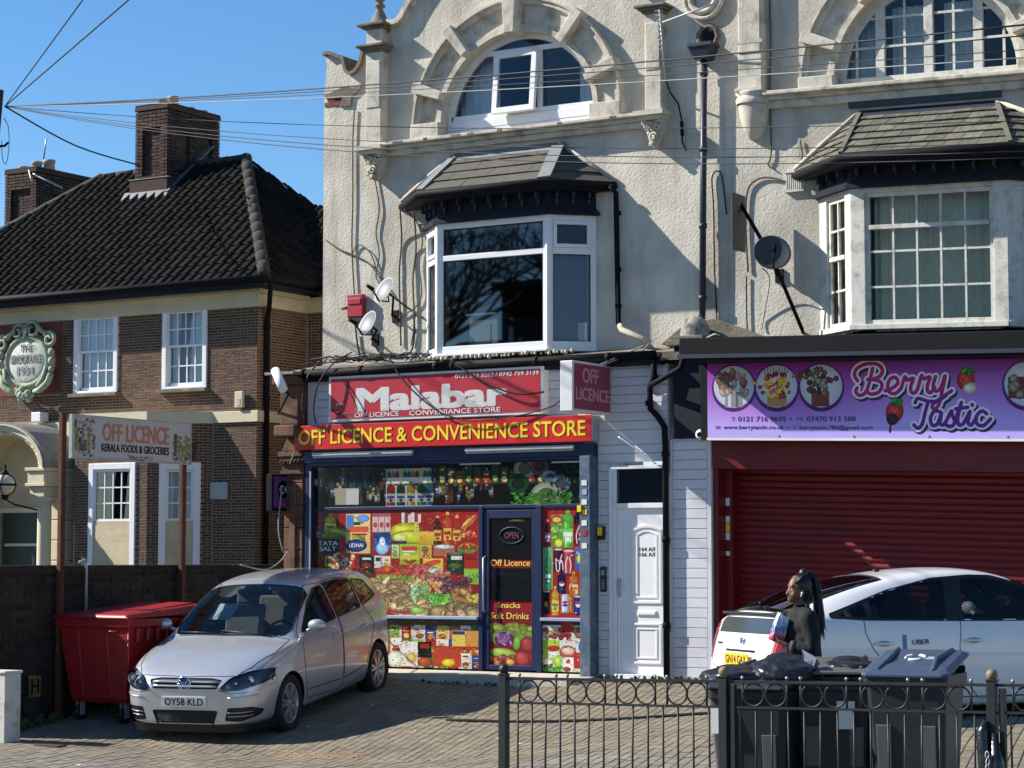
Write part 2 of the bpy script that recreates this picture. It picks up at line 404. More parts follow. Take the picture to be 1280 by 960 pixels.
# pilasters
def pilaster(parent, x0, x1, z0, z1, Y=YW, cap=True, name='pilaster', m='stone', T=0, bracket='scroll', finial=False):
    d = .15
    def fin(mb, nm, mm):
        if T: mb.tilt()
        return mb.build(nm, mm, pil if nm != 'pilaster' else parent)
    mb = MB(); mb.box(x0, x1, Y-d, Y+.02, z0, z1)
    z = z0+.46; 
    mb.box(x0+.012, x1-.012, Y-d-.012, Y-d+.01, z0+.5, z1-.12)
    if T: mb.tilt()
    pil = mb.build(name, M[m], parent, bevel=.012)
    c = (x0+x1)/2; hw = (x1-x0)/2
    # shaped bracket under
    mb = MB()
    if bracket == 'scroll':
        mb.box(x0-.10, x1+.08, Y-d-.13, Y+.02, z0-.07, z0-.012)
        mb.box(x0-.05, x1+.04, Y-d-.08, Y+.02, z0-.12, z0-.07)
        prof = [(x0-.01, z0-.12), (x1+.02, z0-.12), (x1-.01, z0-.26), (c+.05, z0-.40), (c, z0-.46), (c-.05, z0-.40), (x0+.02, z0-.26)]
        mb.prism(prof, Y-.14, Y+.01)
        for (ax, az, r_) in ((c-.06, z0-.20, .065), (c+.075, z0-.21, .055), (c+.01, z0-.33, .06), (c-.01, z0-.42, .035), (c+.10,z0-.15,.035), (c-.11,z0-.15,.035)):
            sp = [(ax+(r_*(1-t/14))*math.cos(t*.75), Y-.17+.0*t, az+(r_*(1-t/14))*math.sin(t*.75)) for t in range(13)]
            mb.tube(sp, .017, 5)
        for k in range(5): mb.ball((c+random.uniform(-.07,.07), Y-.15, z0-.18-.05*k), random.uniform(.025,.04), 6)
    else:
        mb.lathe([(.02, -.52), (.08, -.50), (.14, -.40), (.185, -.25), (.20, -.12), (.205, -.06)], (c, Y, z0), 14, a0=math.pi, a1=2*math.pi)
        mb.lathe([(.225, -.10), (.235, -.05), (.21, -.02), (.21,.0), (.24,.03), (.2, .06), (.05, .065)], (c, Y, z0), 14, a0=math.pi, a1=2*math.pi)
        mb.box(x0-.02, x1+.02, Y-d-.06, Y+.01, z0+.04, z0+.075)
    if T: mb.tilt()
    mb.build('bracket', M[m], pil)
    if cap:
        mb = MB(); mb.box(x0-.03, x1+.03, Y-d-.03, Y+.02, z1, z1+.03); mb.box(x0-.06, x1+.06, Y-d-.06, Y+.06, z1+.03, z1+.06); mb.box(x0-.10, x1+.10, Y-d-.10, Y+.10, z1+.06, z1+.095)
        if T: mb.tilt()
        mb.build('capital', M['stone_dk'] if m == 'stone' else M[m], pil, bevel=.008)
    return pil
x0, x1 = -3.565, -3.315
z0 = P(470, 182, .42)[1]; z1 = P(470, 65, .42)[1]
pl = pilaster(HA, x0, x1, z0, z1)
# upper pedestal and urn finial on the left pilaster
mb = MB(); mb.box(x0+.005, x1-.005, .41, .68, z1+.095, z1+.31)
mb.build('pedestal', M['stone'], HA, bevel=.008)
zc = z1+.31
mb = MB(); mb.box(x0-.04, x1+.04, .36, .73, zc, zc+.03); mb.box(x0-.09, x1+.09, .31, .78, zc+.03, zc+.07)
mb.build('pedestal_cap', M['stone_dk'], HA, bevel=.01)
mb = MB(); mb.lathe([(.15,0),(.15,.03),(.12,.05),(.10,.10),(.055,.19),(.04,.23),(.075,.25),(.075,.27),(.04,.29),(.05,.32),(.10,.38),(.12,.46),(.10,.55),(.05,.62),(.0,.66)], (-3.44,.54,zc+.07), 16)
mb.build('finial', M['stone_dk'], HA)
xr0, xr1 = .585, .81
pilaster(HA, xr0, xr1, P(820,138,.42)[1], P(820,16,.42)[1])
# sill cornice between the pilasters
zc0 = P(640,165,.42)[1]; print('cornice z', zc0, z0)
zk = 6.80
mb = MB(); mb.box(-3.34, .62, YW-.20, YW+.02, zk-.05, zk-.004); mb.box(-3.32, .60, YW-.13, YW+.02, zk-.10, zk-.05); mb.box(-3.30,.58,YW-.08,YW+.02,zk-.17,zk-.10)
mb.build('cornice', M['stone'], HA, bevel=.01)
mb = MB()
for x in (-3.1,-2.62,-2.2,-1.95,-1.5,-.62,.12): mb.box(x, x+random.uniform(.05,.16), YW-.204, YW-.17, zk-.045, zk-.012)
mb.build('crumbling_edge', M['stone_dk'], HA)
# arch mouldings
def arch(parent, cx, cz, R, T=0, m='stone', Y=YW, keys=(90, 55, 22, 125, 158)):
    k = [90, 52, 20, 128, 160]
    def fin(mb, nm, **kw):
        if T: mb.tilt()
        return mb.build(nm, M[m], parent, **kw)
    mb = MB(); mb.arcband(cx, cz, R, R+.07, 0, math.pi, Y-.07, Y+.2, 32); ring = fin(mb, 'arch_moulding')
    mb = MB(); mb.arcband(cx, cz, R+.07, R+.33, 0, math.pi, Y-.035, Y+.02, 32); fin(mb, 'arch_band')
    mb = MB(); mb.arcband(cx, cz, R+.33, R+.385, 0, math.pi, Y-.10, Y+.02, 32); mb.arcband(cx, cz, R+.385, R+.41, 0, math.pi, Y-.13, Y+.02, 32); fin(mb, 'arch_hood')
    for s in (-1, 1):
        mb = MB(); a, b = sorted((cx+s*(R-.02), cx+s*(R+.42))); mb.box(a, b, Y-.15, Y+.02, cz-.14, cz+.06); fin(mb, 'springer_block', bevel=.012)
    for a in k:
        a_ = math.radians(a); u = Vector((math.cos(a_), 0, math.sin(a_))); t = Vector((-math.sin(a_), 0, math.cos(a_)))
        mb = MB(); o = .0 if a != 90 else .06
        c = Vector((cx, 0, cz))
        w0, w1 = (.055, .075) if a != 90 else (.075, .11)
        y0, y1 = (Y-.19, Y+.01) if a != 90 else (Y-.24, Y+.01)
        vs = []
        for r_, w_ in ((R+.0-o, w0), (R+.46+o, w1)):
            for y in (y0, y1):
                for s in (-1, 1): 
                    p = c+u*r_+t*w_*s; vs.append((p.x, y, p.z))
        mb.add(vs, [(0,1,3,2),(4,6,7,5),(0,4,5,1),(2,3,7,6),(0,2,6,4),(1,5,7,3)])
        fin(mb, 'keystone', bevel=.012)
    return ring
arch(HA, cxA, zA, RA)
# arched white window
wn = MB(); wn.arcband(cxA, zA, RA-.075, RA+.01, 0, math.pi, .66, .74, 32)
wn.box(cxA-RA-.01, cxA+RA+.01, .66, .74, zA+.09, zA+.15); wn.box(cxA-RA-.01, cxA-RA+.06, .657, .76, zA-.2, zA+.2); wn.box(cxA+RA-.06, cxA+RA+.01, .657, .76, zA-.2, zA+.2)
xm1 = PX(619, .66, 100); xm2 = PX(674, .66, 100); ztr = P(690,57,.66)[1]
hwt = math.sqrt(RA**2-(ztr-zA)**2)
wn.box(cxA-hwt+.01, cxA+hwt-.01, .662, .738, ztr-.03, ztr+.03)
wn.box(xm1-.03, xm1+.03, .664, .736, zA+.15, ztr-.03); wn.box(xm2-.03, xm2+.03, .664, .736, zA+.15, ztr-.03)
win = wn.build('window', M['upvc'], HA)
for k in range(2):
    mb = MB(); mb.box(cxA-RA, cxA+RA, .655-.004*k, .74, zA-.155+k*.124, zA-.155+k*.124+.120); mb.build('panel_board', M['upvc'], win, bevel=.004)
for (a, b, c0, c1) in ((cxA-RA, xm1-.03, zA+.15, ztr-.03), (xm2+.03, cxA+RA, zA+.15, ztr-.03), (cxA-RA, cxA+RA, ztr+.03, zA+RA)):
    mb = MB(); mb.prism(circ_region(a, b, c0, c1, cxA, zA, RA-.07), .70, .708); mb.build('pane', M['glass'], win)
ow = MB(); a, b, c0, c1 = xm1+.02, xm2-.01, zA+.10, ztr-.02   # casement pushed open at the foot
ow.box(a, b, -.03, .03, 0, .07); ow.box(a, b, -.03, .03, c1-c0-.07, c1-c0); ow.box(a, a+.07, -.03, .03, .07, c1-c0-.07); ow.box(b-.07, b, -.03, .03, .07, c1-c0-.07)
Mo = Matrix.Translation((0, .64, c1)) @ Matrix.Rotation(math.radians(-6), 4, 'X') @ Matrix.Translation((0, 0, -(c1-c0)))
ow.xf(Mo); sash = ow.build('casement', M['upvc'], win)
mb = MB(); mb.box(a+.06, b-.06, -.004, .004, .06, c1-c0-.06); mb.xf(Mo); mb.build('pane', M['glass'], win)
def drape(x0, x1, z0, z1, y, waves=9, amp=.025, gather=0):
    n = waves*6; mb = MB(); vs = []
    for j in range(2):
        for i in range(n+1):
            t = i/n; x = x0+(x1-x0)*t; vs.append((x, y+amp*math.sin(t*waves*2*math.pi)+amp*.4*math.sin(t*waves*5.1), z0 if j == 0 else z1))
    mb.add(vs, [(i, i+1, n+2+i, n+1+i) for i in range(n)], 0, True); return mb
for (a, b) in ((cxA-RA+.02, cxA-.55), (cxA+.68, cxA+RA-.02)):
    drape(a, b, zA, zA+RA*.9, .95, 5, .03).build('net_curtain', M['curtain'], win)
def room(parent, x0, x1, y0, y1, z0, z1, m='room', T=0):
    mb = MB(); v = [(x0,y0,z0),(x1,y0,z0),(x1,y1,z0),(x0,y1,z0),(x0,y0,z1),(x1,y0,z1),(x1,y1,z1),(x0,y1,z1)]
    mb.add(v, [(0,1,2,3),(4,7,6,5),(1,5,6,2),(2,6,7,3),(3,7,4,0)])
    if T: mb.tilt()
    return mb.build('room', M[m], parent)
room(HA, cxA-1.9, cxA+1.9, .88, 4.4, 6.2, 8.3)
# ---- bay window 1
def lerp2(a, b, t): return (a[0]+(b[0]-a[0])*t, a[1]+(b[1]-a[1])*t)
def facet(mb, a, b, u0, u1, z0, z1, d0, d1, m=0):
    """box on the vertical face a->b (plan points), u along it in metres, d = depth from face (negative is outward)"""
    A = Vector((a[0], a[1], 0)); B = Vector((b[0], b[1], 0)); U = (B-A).normalized(); N = Vector((-U.y, U.x, 0))
    if N.y < 0: N = -N
    vs = []
    for z in (z0, z1):
        for u, d in ((u0, d0), (u1, d0), (u1, d1), (u0, d1)):
            p = A+U*u+N*d; vs.append((p.x, p.y, z))
    mb.add(vs, [(0,3,2,1),(4,5,6,7),(0,1,5,4),(1,2,6,5),(2,3,7,6),(3,0,4,7)], m)
def flen(a, b): return math.hypot(b[0]-a[0], b[1]-a[1])
YB = .13
pA, pB, pC, pD = (-2.69, .55), (-2.24, YB), (-.63, YB), (-.18, .55)
zb0, zb1 = 3.95, 5.60
BW = MB()
for a, b in ((pA, pB), (pB, pC), (pC, pD)):
    L = flen(a, b)
    facet(BW, a, b, 0, L, zb0, zb0+.09, 0, .08); facet(BW, a, b, 0, L, zb1-.07, zb1+.03, -.01, .08)
    facet(BW, a, b, .0, .07, zb0+.09, zb1-.07, .0, .08); facet(BW, a, b, L-.07, L, zb0+.09, zb1-.07, .0, .08)
    facet(BW, a, b, -.01, L+.01, zb0-.035, zb0, -.04, .08)
zt1 = P(620, 318, YB)[1]
facet(BW, pB, pC, .07, 1.54, zt1-.035, zt1+.035, .002, .078)
facet(BW, pA, pB, .07, flen(pA,pB)-.07, zt1-.04, zt1+.04, .002, .078); facet(BW, pC, pD, .07, flen(pC,pD)-.07, zt1-.04, zt1+.04, .002, .078)
for p in (pB, pC): BW.lathe([(.055, zb0-.01), (.055, zb1+.02)], (p[0], p[1]+.03, 0), 8)
bay = BW.build('bay_window', M['upvc'], HA, bevel=.006)
for (a, b) in ((pA, pB), (pB, pC), (pC, pD)):
    L = flen(a, b)
    if a != pB:                                          # casements in the side lights
        for (c0, c1) in ((zt1+.04, zb1-.07), ):
            mb = MB(); q0, q1 = .07, L-.07
            facet(mb, a, b, q0, q1, c0, c0+.045, -.02, .04); facet(mb, a, b, q0, q1, c1-.045, c1, -.02, .04)
            facet(mb, a, b, q0, q0+.045, c0+.045, c1-.045, -.02, .04); facet(mb, a, b, q1-.045, q1, c0+.045, c1-.045, -.02, .04)
            mb.build('casement', M['upvc'], bay, bevel=.004)
    for (c0, c1) in ((zb0+.09, zt1-.035), (zt1+.035, zb1-.07)):
        mb = MB(); facet(mb, a, b, .06, L-.06, c0-.01, c1+.01, .035, .043)
        mb.build('pane', M['glassrefl'] if a == pB else M['glass'], bay)
        if a != pC or 1:
            gk = MB()
            for (u0, u1, k0, k1) in ((.07, L-.07, c0, c0+.012), (.07, L-.07, c1-.012, c1), (.07, .082, c0+.012, c1-.012), (L-.082, L-.07, c0+.012, c1-.012)):
                facet(gk, a, b, u0, u1, k0, k1, .025, .034)
            gk.build('gasket', M['blackp'], bay)
# interior of the bay: blind in right light, small cabinet, dark room
mb = MB(); facet(mb, pC, pD, .05, flen(pC,pD)-.05, zb0+.08, zt1, .10, .105); mb.build('blind', mat('blue_grey_blind', (.16,.18,.24), .8), bay)
mb = MB(); mb.box(-2.0, -1.58, .5, .8, zb0, zb0+.50); mb.box(-2.04, -1.54, .47, .83, zb0+.5, zb0+.53); mb.box(-1.9, -1.68, .492, .5, zb0+.16, zb0+.40); mb.build('cabinet', mat('cream_cabinet', (.42,.42,.36), .6), bay, bevel=.006)
mb = MB(); mb.box(-1.56, -.92, .55, .85, zb0, zb0+.46); mb.build('dark_cabinet', mat('dark_cabinet', (.05,.06,.10), .5), bay)
mb = MB(); mb.box(-1.30, -1.24, .54, .55, zb0+.14, zb0+.20); mb.build('label_tag', M['signwhite'], bay)
mb = MB(); mb.box(-.42, -.28, .48, .5, zb0+.05, zb0+.33); mb.build('paper_bag', M['signwhite'], bay)
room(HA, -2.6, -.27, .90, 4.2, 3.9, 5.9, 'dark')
mb = MB(); mb.add([(pA[0]+.05,.58,3.96),(pB[0]+.03,YB+.1,3.96),(pC[0]-.03,YB+.1,3.96),(pD[0]-.05,.58,3.96),(pD[0]-.05,.9,3.96),(pA[0]+.05,.9,3.96)], [(0,1,2,3,4,5)])
mb.build('bay_floor', M['cream'], HA)
# bay eaves: frieze, brackets, gutter, roof
def bay_top(parent, wa, fb, fc, wd, ztop, zgut, T, eaves, ridge, rm, slates=False, nb=(3,8,3)):
    """wa..wd window plan points, eaves plan points (4), ridge (x0,x1,z)"""
    def fin(mb, nm, mm, par=parent, **kw):
        if T: mb.tilt()
        return mb.build(nm, mm, par, **kw)
    plan = [wa, fb, fc, wd]
    mb = MB()
    for a, b in zip(plan[:-1], plan[1:]):
        facet(mb, a, b, -.0, flen(a,b), ztop, zgut-.02, .0, .05)
        facet(mb, a, b, -.03, flen(a,b)+.03, ztop, ztop+.045, -.07, .0)
        facet(mb, a, b, -.01, flen(a,b)+.01, ztop+.045, ztop+.08, -.04, .0)
    fr = fin(mb, 'frieze', M['blacknavy'])
    for (a, b), k in zip(zip(plan[:-1], plan[1:]), nb):
        L = flen(a, b)
        for i in range(k):
            u = L*(i+.5)/k; mb = MB()
            facet(mb, a, b, u-.016, u+.016, zgut-.12, zgut-.03, -.10, 0); facet(mb, a, b, u-.014, u+.014, ztop+.13, zgut-.12, -.045, 0)
            fin(mb, 'bracket', M['pipeblue'], fr, bevel=.006)
        mb = MB(); n = int(L/.05)
        for i in range(n): facet(mb, a, b, L*(i+.3)/n, L*(i+.65)/n, zgut-.075, zgut-.04, -.012, 0)
        dn = fin(mb, 'dentils', M['blacknavy'], fr); dn['kind'] = 'stuff'
    # soffit + gutter
    E4 = [Vector((e[0], e[1], 0)) for e in eaves]; W4 = [Vector((p[0], p[1]+.04, 0)) for p in plan]
    mb = MB()
    for i in range(3):
        vs = [(E4[i].x,E4[i].y,zgut-.02),(E4[i+1].x,E4[i+1].y,zgut-.02),(W4[i+1].x,W4[i+1].y,zgut-.02),(W4[i].x,W4[i].y,zgut-.02)]
        mb.add(vs+[(p[0],p[1],p[2]-.02) for p in vs], [(0,1,2,3),(7,6,5,4),(0,4,5,1)])
    fin(mb, 'soffit', M['blacknavy'])
    mb = MB(); g = [Vector((e[0], e[1]-.02, zgut+.02)) for e in eaves]; g[0].y = g[3].y = .545
    mb.tube(g, .05, 8); fin(mb, 'gutter', M['black'])
    # roof
    rx0, rx1, rz = ridge; R0 = Vector((rx0, .545, rz)); R1 = Vector((rx1, .545, rz))
    Z = zgut+.05; e = [Vector((p[0], p[1], Z)) for p in eaves]; e[0].y = e[3].y = .545
    mb = MB(); mb.add([e[0], e[1], e[2], e[3], R1, R0], [(0,1,5),(1,2,4,5),(2,3,4),(0,5,4,3,2,1)]); base = fin(mb, 'roof', rm, recalc=True)
    def course(a, b, c, d, rows, wid, m, nm, th=.012, tri=False):
        """a,b eave, c,d top; rows of slates"""
        for r_ in range(rows):
            t0 = r_/rows; t1 = min(1, (r_+1.12)/rows)
            p0 = a.lerp(d, t0); p1 = b.lerp(c, t0); q0 = a.lerp(d, t1); q1 = b.lerp(c, t1)
            L = (p1-p0).length
            if L < .05: continue
            nn = ((p1-p0).cross(q0-p0)).normalized()
            if nn.z < 0: nn = -nn
            k = max(1, round(L/wid)); off = (r_ % 2)*.5
            cuts = [0]+[ (i+off)/k for i in range(0 if off else 1, k)]+[1]
            cuts = sorted(set(round(min(1,max(0,c_)),4) for c_ in cuts))
            for u0, u1 in zip(cuts[:-1], cuts[1:]):
                if u1-u0 < .02: continue
                g_ = .004/L; lift = random.uniform(0, .006)
                # keep vertical joints square to the eave
                d0 = p0.lerp(p1, u0+g_); d1 = p0.lerp(p1, u1-g_)
                def up_(pt):
                    ue = (p1-p0).normalized(); s_ = (pt-p0).dot(ue); W_ = (q1-q0); s0 = (q0-p0).dot(ue); s1 = (q1-p0).dot(ue)
                    s_c = min(max(s_, s0), s1); base_ = q0 + W_.normalized()*(s_c-s0) if W_.length > 1e-4 else q0
                    return base_
                v0, v1 = up_(d0), up_(d1); mb = MB()
                top = [d0+nn*(th+.014+lift), d1+nn*(th+.014+lift), v1+nn*(.006), v0+nn*(.006)]
                bot = [p-nn*th for p in top]
                mb.add(bot+top, [(0,1,2,3),(4,7,6,5),(0,4,5,1),(1,5,6,2),(2,6,7,3),(3,7,4,0)])
                fin(mb, nm, m, base)
    if slates:
        course(e[1], e[2], R1, R0, 6, .20, M['slate'], 'slate'); course(e[0], e[1], R0, R0, 6, .19, M['slate'], 'slate'); course(e[2], e[3], R1, R1, 6, .19, M['slate'], 'slate')
    else:
        course(e[1], e[2], R1, R0, 4, .62, M['felt'], 'roof_sheet', .010); course(e[0], e[1], R0, R0, 4, .7, M['felt'], 'roof_sheet', .010); course(e[2], e[3], R1, R1, 4, .5, M['felt'], 'roof_sheet', .010)
    for a, b, w_ in ((e[1], R0, .05 if slates else .10), (e[2], R1, .05 if slates else .17)):
        mb = MB(); nseg = 1; d = (b-a)
        nn = Vector((0,-.4,1)).normalized()
        mb.obox((a+b)/2+Vector((0,-.012,.03)), d/2, d.cross(nn).normalized()*w_/2, d.cross(nn).cross(d).normalized()*.012*(1 if True else 0))
        fin(mb, 'hip_flashing', M['slate'] if slates else M['lead'], base)
    mb = MB(); a, b = R0, R1
    mb.add([a+Vector((-.06,-.10,-.055)), b+Vector((.06,-.10,-.055)), b+Vector((.04,.0,.05)), a+Vector((-.04,0,.05)), a+Vector((-.06,-.10,-.075)), b+Vector((.06,-.10,-.075)), b+Vector((.04,.004,.05)), a+Vector((-.04,.004,.05))], [(0,1,2,3),(0,4,5,1),(4,7,6,5)])
    fin(mb, 'wall_flashing', M['lead'] if not slates else M['pipeblue'], base)
    for a, b in ((R0, e[0]), (R1, e[3])):
        mb = MB(); mb.tube([a+Vector((0,-.02,.03)), (a+b)/2+Vector((0,-.03,.04)), b+Vector((0,-.02,.04))], .03, 6)
        fin(mb, 'mortar_fillet', M['cement'], base)
    return base
bay_top(HA, pA, pB, pC, pD, 5.60, 5.93, 0, [(-3.08,.55), (-2.32,-.17), (-.50,-.17), (.10,.55)], (-2.24, -.70, 6.53), M['felt'], nb=(3,7,3))
# roof of the shop projection between shopfront and upper wall
mb = MB(); vs = [(-4.45,-.12,3.80),(1.30,-.12,3.80),(1.30,.56,3.93),(-4.45,.56,3.93)]
mb.add(vs+[(x,y,z-.10) for x,y,z in vs], [(0,1,2,3),(7,6,5,4),(0,4,5,1),(1,5,6,2),(3,7,4,0)]); mb.build('shop_roof', M['stone_dk'], HA)
mb = MB()
for k in range(40):
    x = -2.7+k*.062; mb.ball((x, .10+random.uniform(-.03,.03), 3.885+random.uniform(0,.02)), random.uniform(.018,.034), 5)
ce = mb.build('mortar_bedding', M['cement'], HA); ce['kind'] = 'stuff'
mb = MB(); mb.box(-4.15, 1.05, -.13, .0, 3.66, 3.80); mb.build('fascia_board', M['blacknavy'], HA)
mb = MB(); mb.tube([(-4.1,-.19,3.76),(-1.8,-.19,3.765)], .05, 8); mb.tube([(-1.8,-.19,3.765),(1.02,-.19,3.77)], .048, 8); 
for x in (-4.1,-3.2,-2.05,-1.8,-.6,.4): mb.tube([(x-.03,-.19,3.765),(x+.03,-.19,3.765)], .058, 8)
mb.build('gutter', M['black'], HA)
# shopfront fascia boards and side cladding
def boards(parent, x0, x1, z0, z1, y, pitch=.105, m='upvcdirty', T=0, holes=()):
    z = z0
    while z < z1-.01:
        zt = min(z+pitch-.007, z1); segs = [(x0, x1)]
        for (h0, h1, k0, k1) in holes:
            if zt > k0 and z < k1:
                segs = [s_ for a, b in segs for s_ in ((a, min(b, h0)), (max(a, h1), b)) if s_[1]-s_[0] > .02]
        for a, b in segs:
            mb = MB(); mb.box(a, b, y-.018, y, z, zt)
            if T: mb.tilt()
            mb.build('cladding_board', M[m], parent, bevel=.004)
        z += pitch
mb = MB(); mb.box(-4.12, 1.09, .001, .25, 2.60, 3.67); mb.box(.145, .40, .001, .2, 0, 2.6); mb.box(1.07,1.09,.001,.2,0,2.6)
back = mb.build('fascia_wall', M['upvcdirty'], HA)
boards(back, -4.10, 1.085, 2.80, 3.66, 0, .105)
boards(back, .15, 1.085, .0, 2.80, 0, .105, holes=[(.30, 1.2, -.1, 2.475)])
mb = MB(); mb.box(-4.15,-4.0,-.03,.0,3.05,3.68); mb.build('fascia_end_board', M['upvcdirty'], HA)
# ================================================================ printed graphics, painted by code
class Print:
    def __init__(s, wm, hm, frame, ppm=380, bg=(.6,.05,.05)):
        s.W = int(wm*ppm); s.H = int(hm*ppm); s.fr = frame; s.a = np.ones((s.H, s.W, 3), np.float32)*np.array(bg, np.float32)
        s.sx = s.W/(frame[2]-frame[0]); s.sy = s.H/(frame[3]-frame[1]); s.rg = random.Random(s.W*7+s.H); s.sat = .84
    def _blk(s, x0, y0, x1, y1, pad=2):
        X0 = int(max(0, (min(x0,x1)-s.fr[0])*s.sx-pad)); X1 = int(min(s.W, (max(x0,x1)-s.fr[0])*s.sx+pad+1))
        Y0 = int(max(0, (min(y0,y1)-s.fr[1])*s.sy-pad)); Y1 = int(min(s.H, (max(y0,y1)-s.fr[1])*s.sy+pad+1))
        if X1 <= X0 or Y1 <= Y0: return None
        yy, xx = np.mgrid[Y0:Y1, X0:X1].astype(np.float32)
        return (slice(Y0,Y1), slice(X0,X1)), (xx+.5)/s.sx+s.fr[0], (yy+.5)/s.sy+s.fr[1]
    def _mix(s, sl, al, col):
        al = np.clip(al, 0, 1)[..., None]; s.a[sl] = s.a[sl]*(1-al)+np.clip(col, 0, 1)*al
    def rect(s, x0, y0, x1, y1, col, al=1, grad=0.0):
        b = s._blk(x0,y0,x1,y1)
        if not b: return
        sl, x, y = b; k = s.sx; m = np.minimum(np.minimum((x-x0)*k, (x1-x)*k), np.minimum((y-y0)*s.sy, (y1-y)*s.sy))+.5
        c = np.array(col, np.float32)*np.ones(x.shape+(1,), np.float32)
        if grad: c = c*(1+grad*(.5-(y-y0)/(y1-y0+1e-6)))[..., None]
        s._mix(sl, m*al if al == 1 else np.clip(m,0,1)*al, c)
    def ell(s, cx, cy, rx, ry, col, sh=.5, ang=0, al=1):
        R = max(rx, ry)*1.1; b = s._blk(cx-R,cy-R,cx+R,cy+R)
        if not b: return
        sl, x, y = b; ca, sa = math.cos(ang), math.sin(ang); u = ((x-cx)*ca+(y-cy)*sa)/rx; v = (-(x-cx)*sa+(y-cy)*ca)/ry
        r = np.sqrt(u*u+v*v); m = (1-r)*min(rx,ry)*s.sx+.5
        lt = 1+sh*(.35-.9*r**2.5)+sh*.6*np.exp(-(((u+.35)**2+(v+.4)**2)*7))
        s._mix(sl, np.clip(m,0,1)*al, np.array(col, np.float32)*lt[..., None])
    def stroke(s, pts, wd, col, al=1, steps=8):
        p = [np.array(q, np.float32) for q in pts]; C = []
        if len(p) > 2:
            for i in range(len(p)-1):
                a = p[max(i-1,0)]; b = p[i]; c = p[i+1]; d = p[min(i+2,len(p)-1)]
                for t in np.linspace(0, 1, steps, endpoint=False):
                    C.append(.5*((2*b)+(-a+c)*t+(2*a-5*b+4*c-d)*t*t+(-a+3*b-3*c+d)*t**3))
            C.append(p[-1])
        else: C = p
        C = np.array(C); w_ = wd
        bl = s._blk(C[:,0].min()-w_, C[:,1].min()-w_, C[:,0].max()+w_, C[:,1].max()+w_)
        if not bl: return
        sl, x, y = bl; D = np.full(x.shape, 1e9, np.float32); q = s.sx/s.sy
        for a, b in zip(C[:-1], C[1:]):
            vx, vy = b-a; L = vx*vx+vy*vy+1e-9; t = np.clip(((x-a[0])*vx+(y-a[1])*vy)/L, 0, 1)
            D = np.minimum(D, np.hypot(x-a[0]-t*vx, y-a[1]-t*vy))
        s._mix(sl, np.clip((wd/2-D)*s.sx+.5, 0, 1)*al, np.array(col, np.float32)*np.ones(x.shape+(1,), np.float32))
    def pile(s, x0, y0, x1, y1, n, rx, ry, cols, sh=.55, jit=.25, ang=1.0):
        its = sorted([(s.rg.uniform(y0, y1), s.rg.uniform(x0, x1)) for _ in range(n)])
        for y, x in its:
            c = np.array(s.rg.choice(cols))*s.rg.uniform(.85, 1.12); k = s.rg.uniform(1-jit, 1+jit); a = s.rg.uniform(-ang, ang)
            s.ell(x, y+ry*.12, rx*k*1.07, ry*k*1.1, c*.45, 0, a); s.ell(x, y, rx*k, ry*k, c, sh, a)
    def leaves(s, x0, y0, x1, y1, n, L, cols):
        for _ in range(n):
            x, y = s.rg.uniform(x0,x1), s.rg.uniform(y0,y1); a = s.rg.uniform(0, 6.28); c = np.array(s.rg.choice(cols))*s.rg.uniform(.75,1.2)
            s.ell(x, y, L, L*.38, c, .5, a)
    def bottle(s, cx, yb, w_, h, col, cap=(.9,.9,.9), lab=None, labc2=None, neck=.3, shoulder=.3):
        c = np.array(col); yt = yb-h
        s.rect(cx-w_/2, yb-h*(1-shoulder), cx+w_/2, yb, c*.8); s.rect(cx-w_*.36, yb-h*(1-shoulder), cx+w_*.16, yb, c); s.rect(cx-w_*.28, yb-h*(1-shoulder)+2, cx-w_*.12, yb-2, np.minimum(c*1.35+.08, 1))
        s.ell(cx, yb-h*(1-shoulder), w_/2, h*shoulder*.55, c*.9, .3); s.rect(cx-w_*neck/2, yt, cx+w_*neck/2, yb-h*(1-shoulder), c*.9)
        s.rect(cx-w_*neck/2*1.15, yt, cx+w_*neck/2*1.15, yt+h*.09, cap)
        if lab is not None:
            s.rect(cx-w_/2, yb-h*.50, cx+w_/2, yb-h*.14, lab)
            if labc2 is not None: s.rect(cx-w_*.42, yb-h*.40, cx+w_*.42, yb-h*.30, labc2); s.ell(cx, yb-h*.22, w_*.22, w_*.2, labc2, 0)
    def can(s, x0, y0, x1, y1, col, lab=None):
        c = np.array(col); w_ = x1-x0
        s.rect(x0, y0, x1, y1, c*.7); s.rect(x0+w_*.1, y0, x1-w_*.25, y1, c); s.rect(x0+w_*.2, y0, x0+w_*.35, y1, np.minimum(c*1.25+.05,1))
        s.ell((x0+x1)/2, y0, w_/2, w_*.12, (.75,.75,.77), .2); s.ell((x0+x1)/2, y1, w_/2, w_*.1, c*.6, 0)
        if lab is not None: s.ell((x0+x1)/2, (y0+y1)/2, w_*.32, (y1-y0)*.2, lab, 0)
    def pack(s, x0, y0, x1, y1, col, seed=0, inner=None, n=4):
        r = random.Random(seed+int(x0*13+y0*7)); s.rect(x0, y0, x1, y1, np.array(col)*.7); s.rect(x0+1, y0+1, x1-1.5, y1-1.5, col, grad=.15)
        w_, h = x1-x0, y1-y0
        for k in range(n):
            cc = inner or r.choice([(.95,.92,.85),(.8,.1,.08),(.1,.3,.12),(.95,.75,.1),(.1,.15,.45)])
            a = x0+w_*r.uniform(.08,.3); yy = y0+h*r.uniform(.1,.6)
            s.rect(a, yy, min(a+w_*r.uniform(.3,.6), x1-2), yy+h*r.uniform(.03,.1), cc)
        s.ell((x0+x1)/2, y0+h*.72, w_*.33, h*.18, r.choice([(.85,.55,.2),(.9,.8,.4),(.6,.25,.12),(.75,.2,.1),(.5,.65,.2)]), .5)
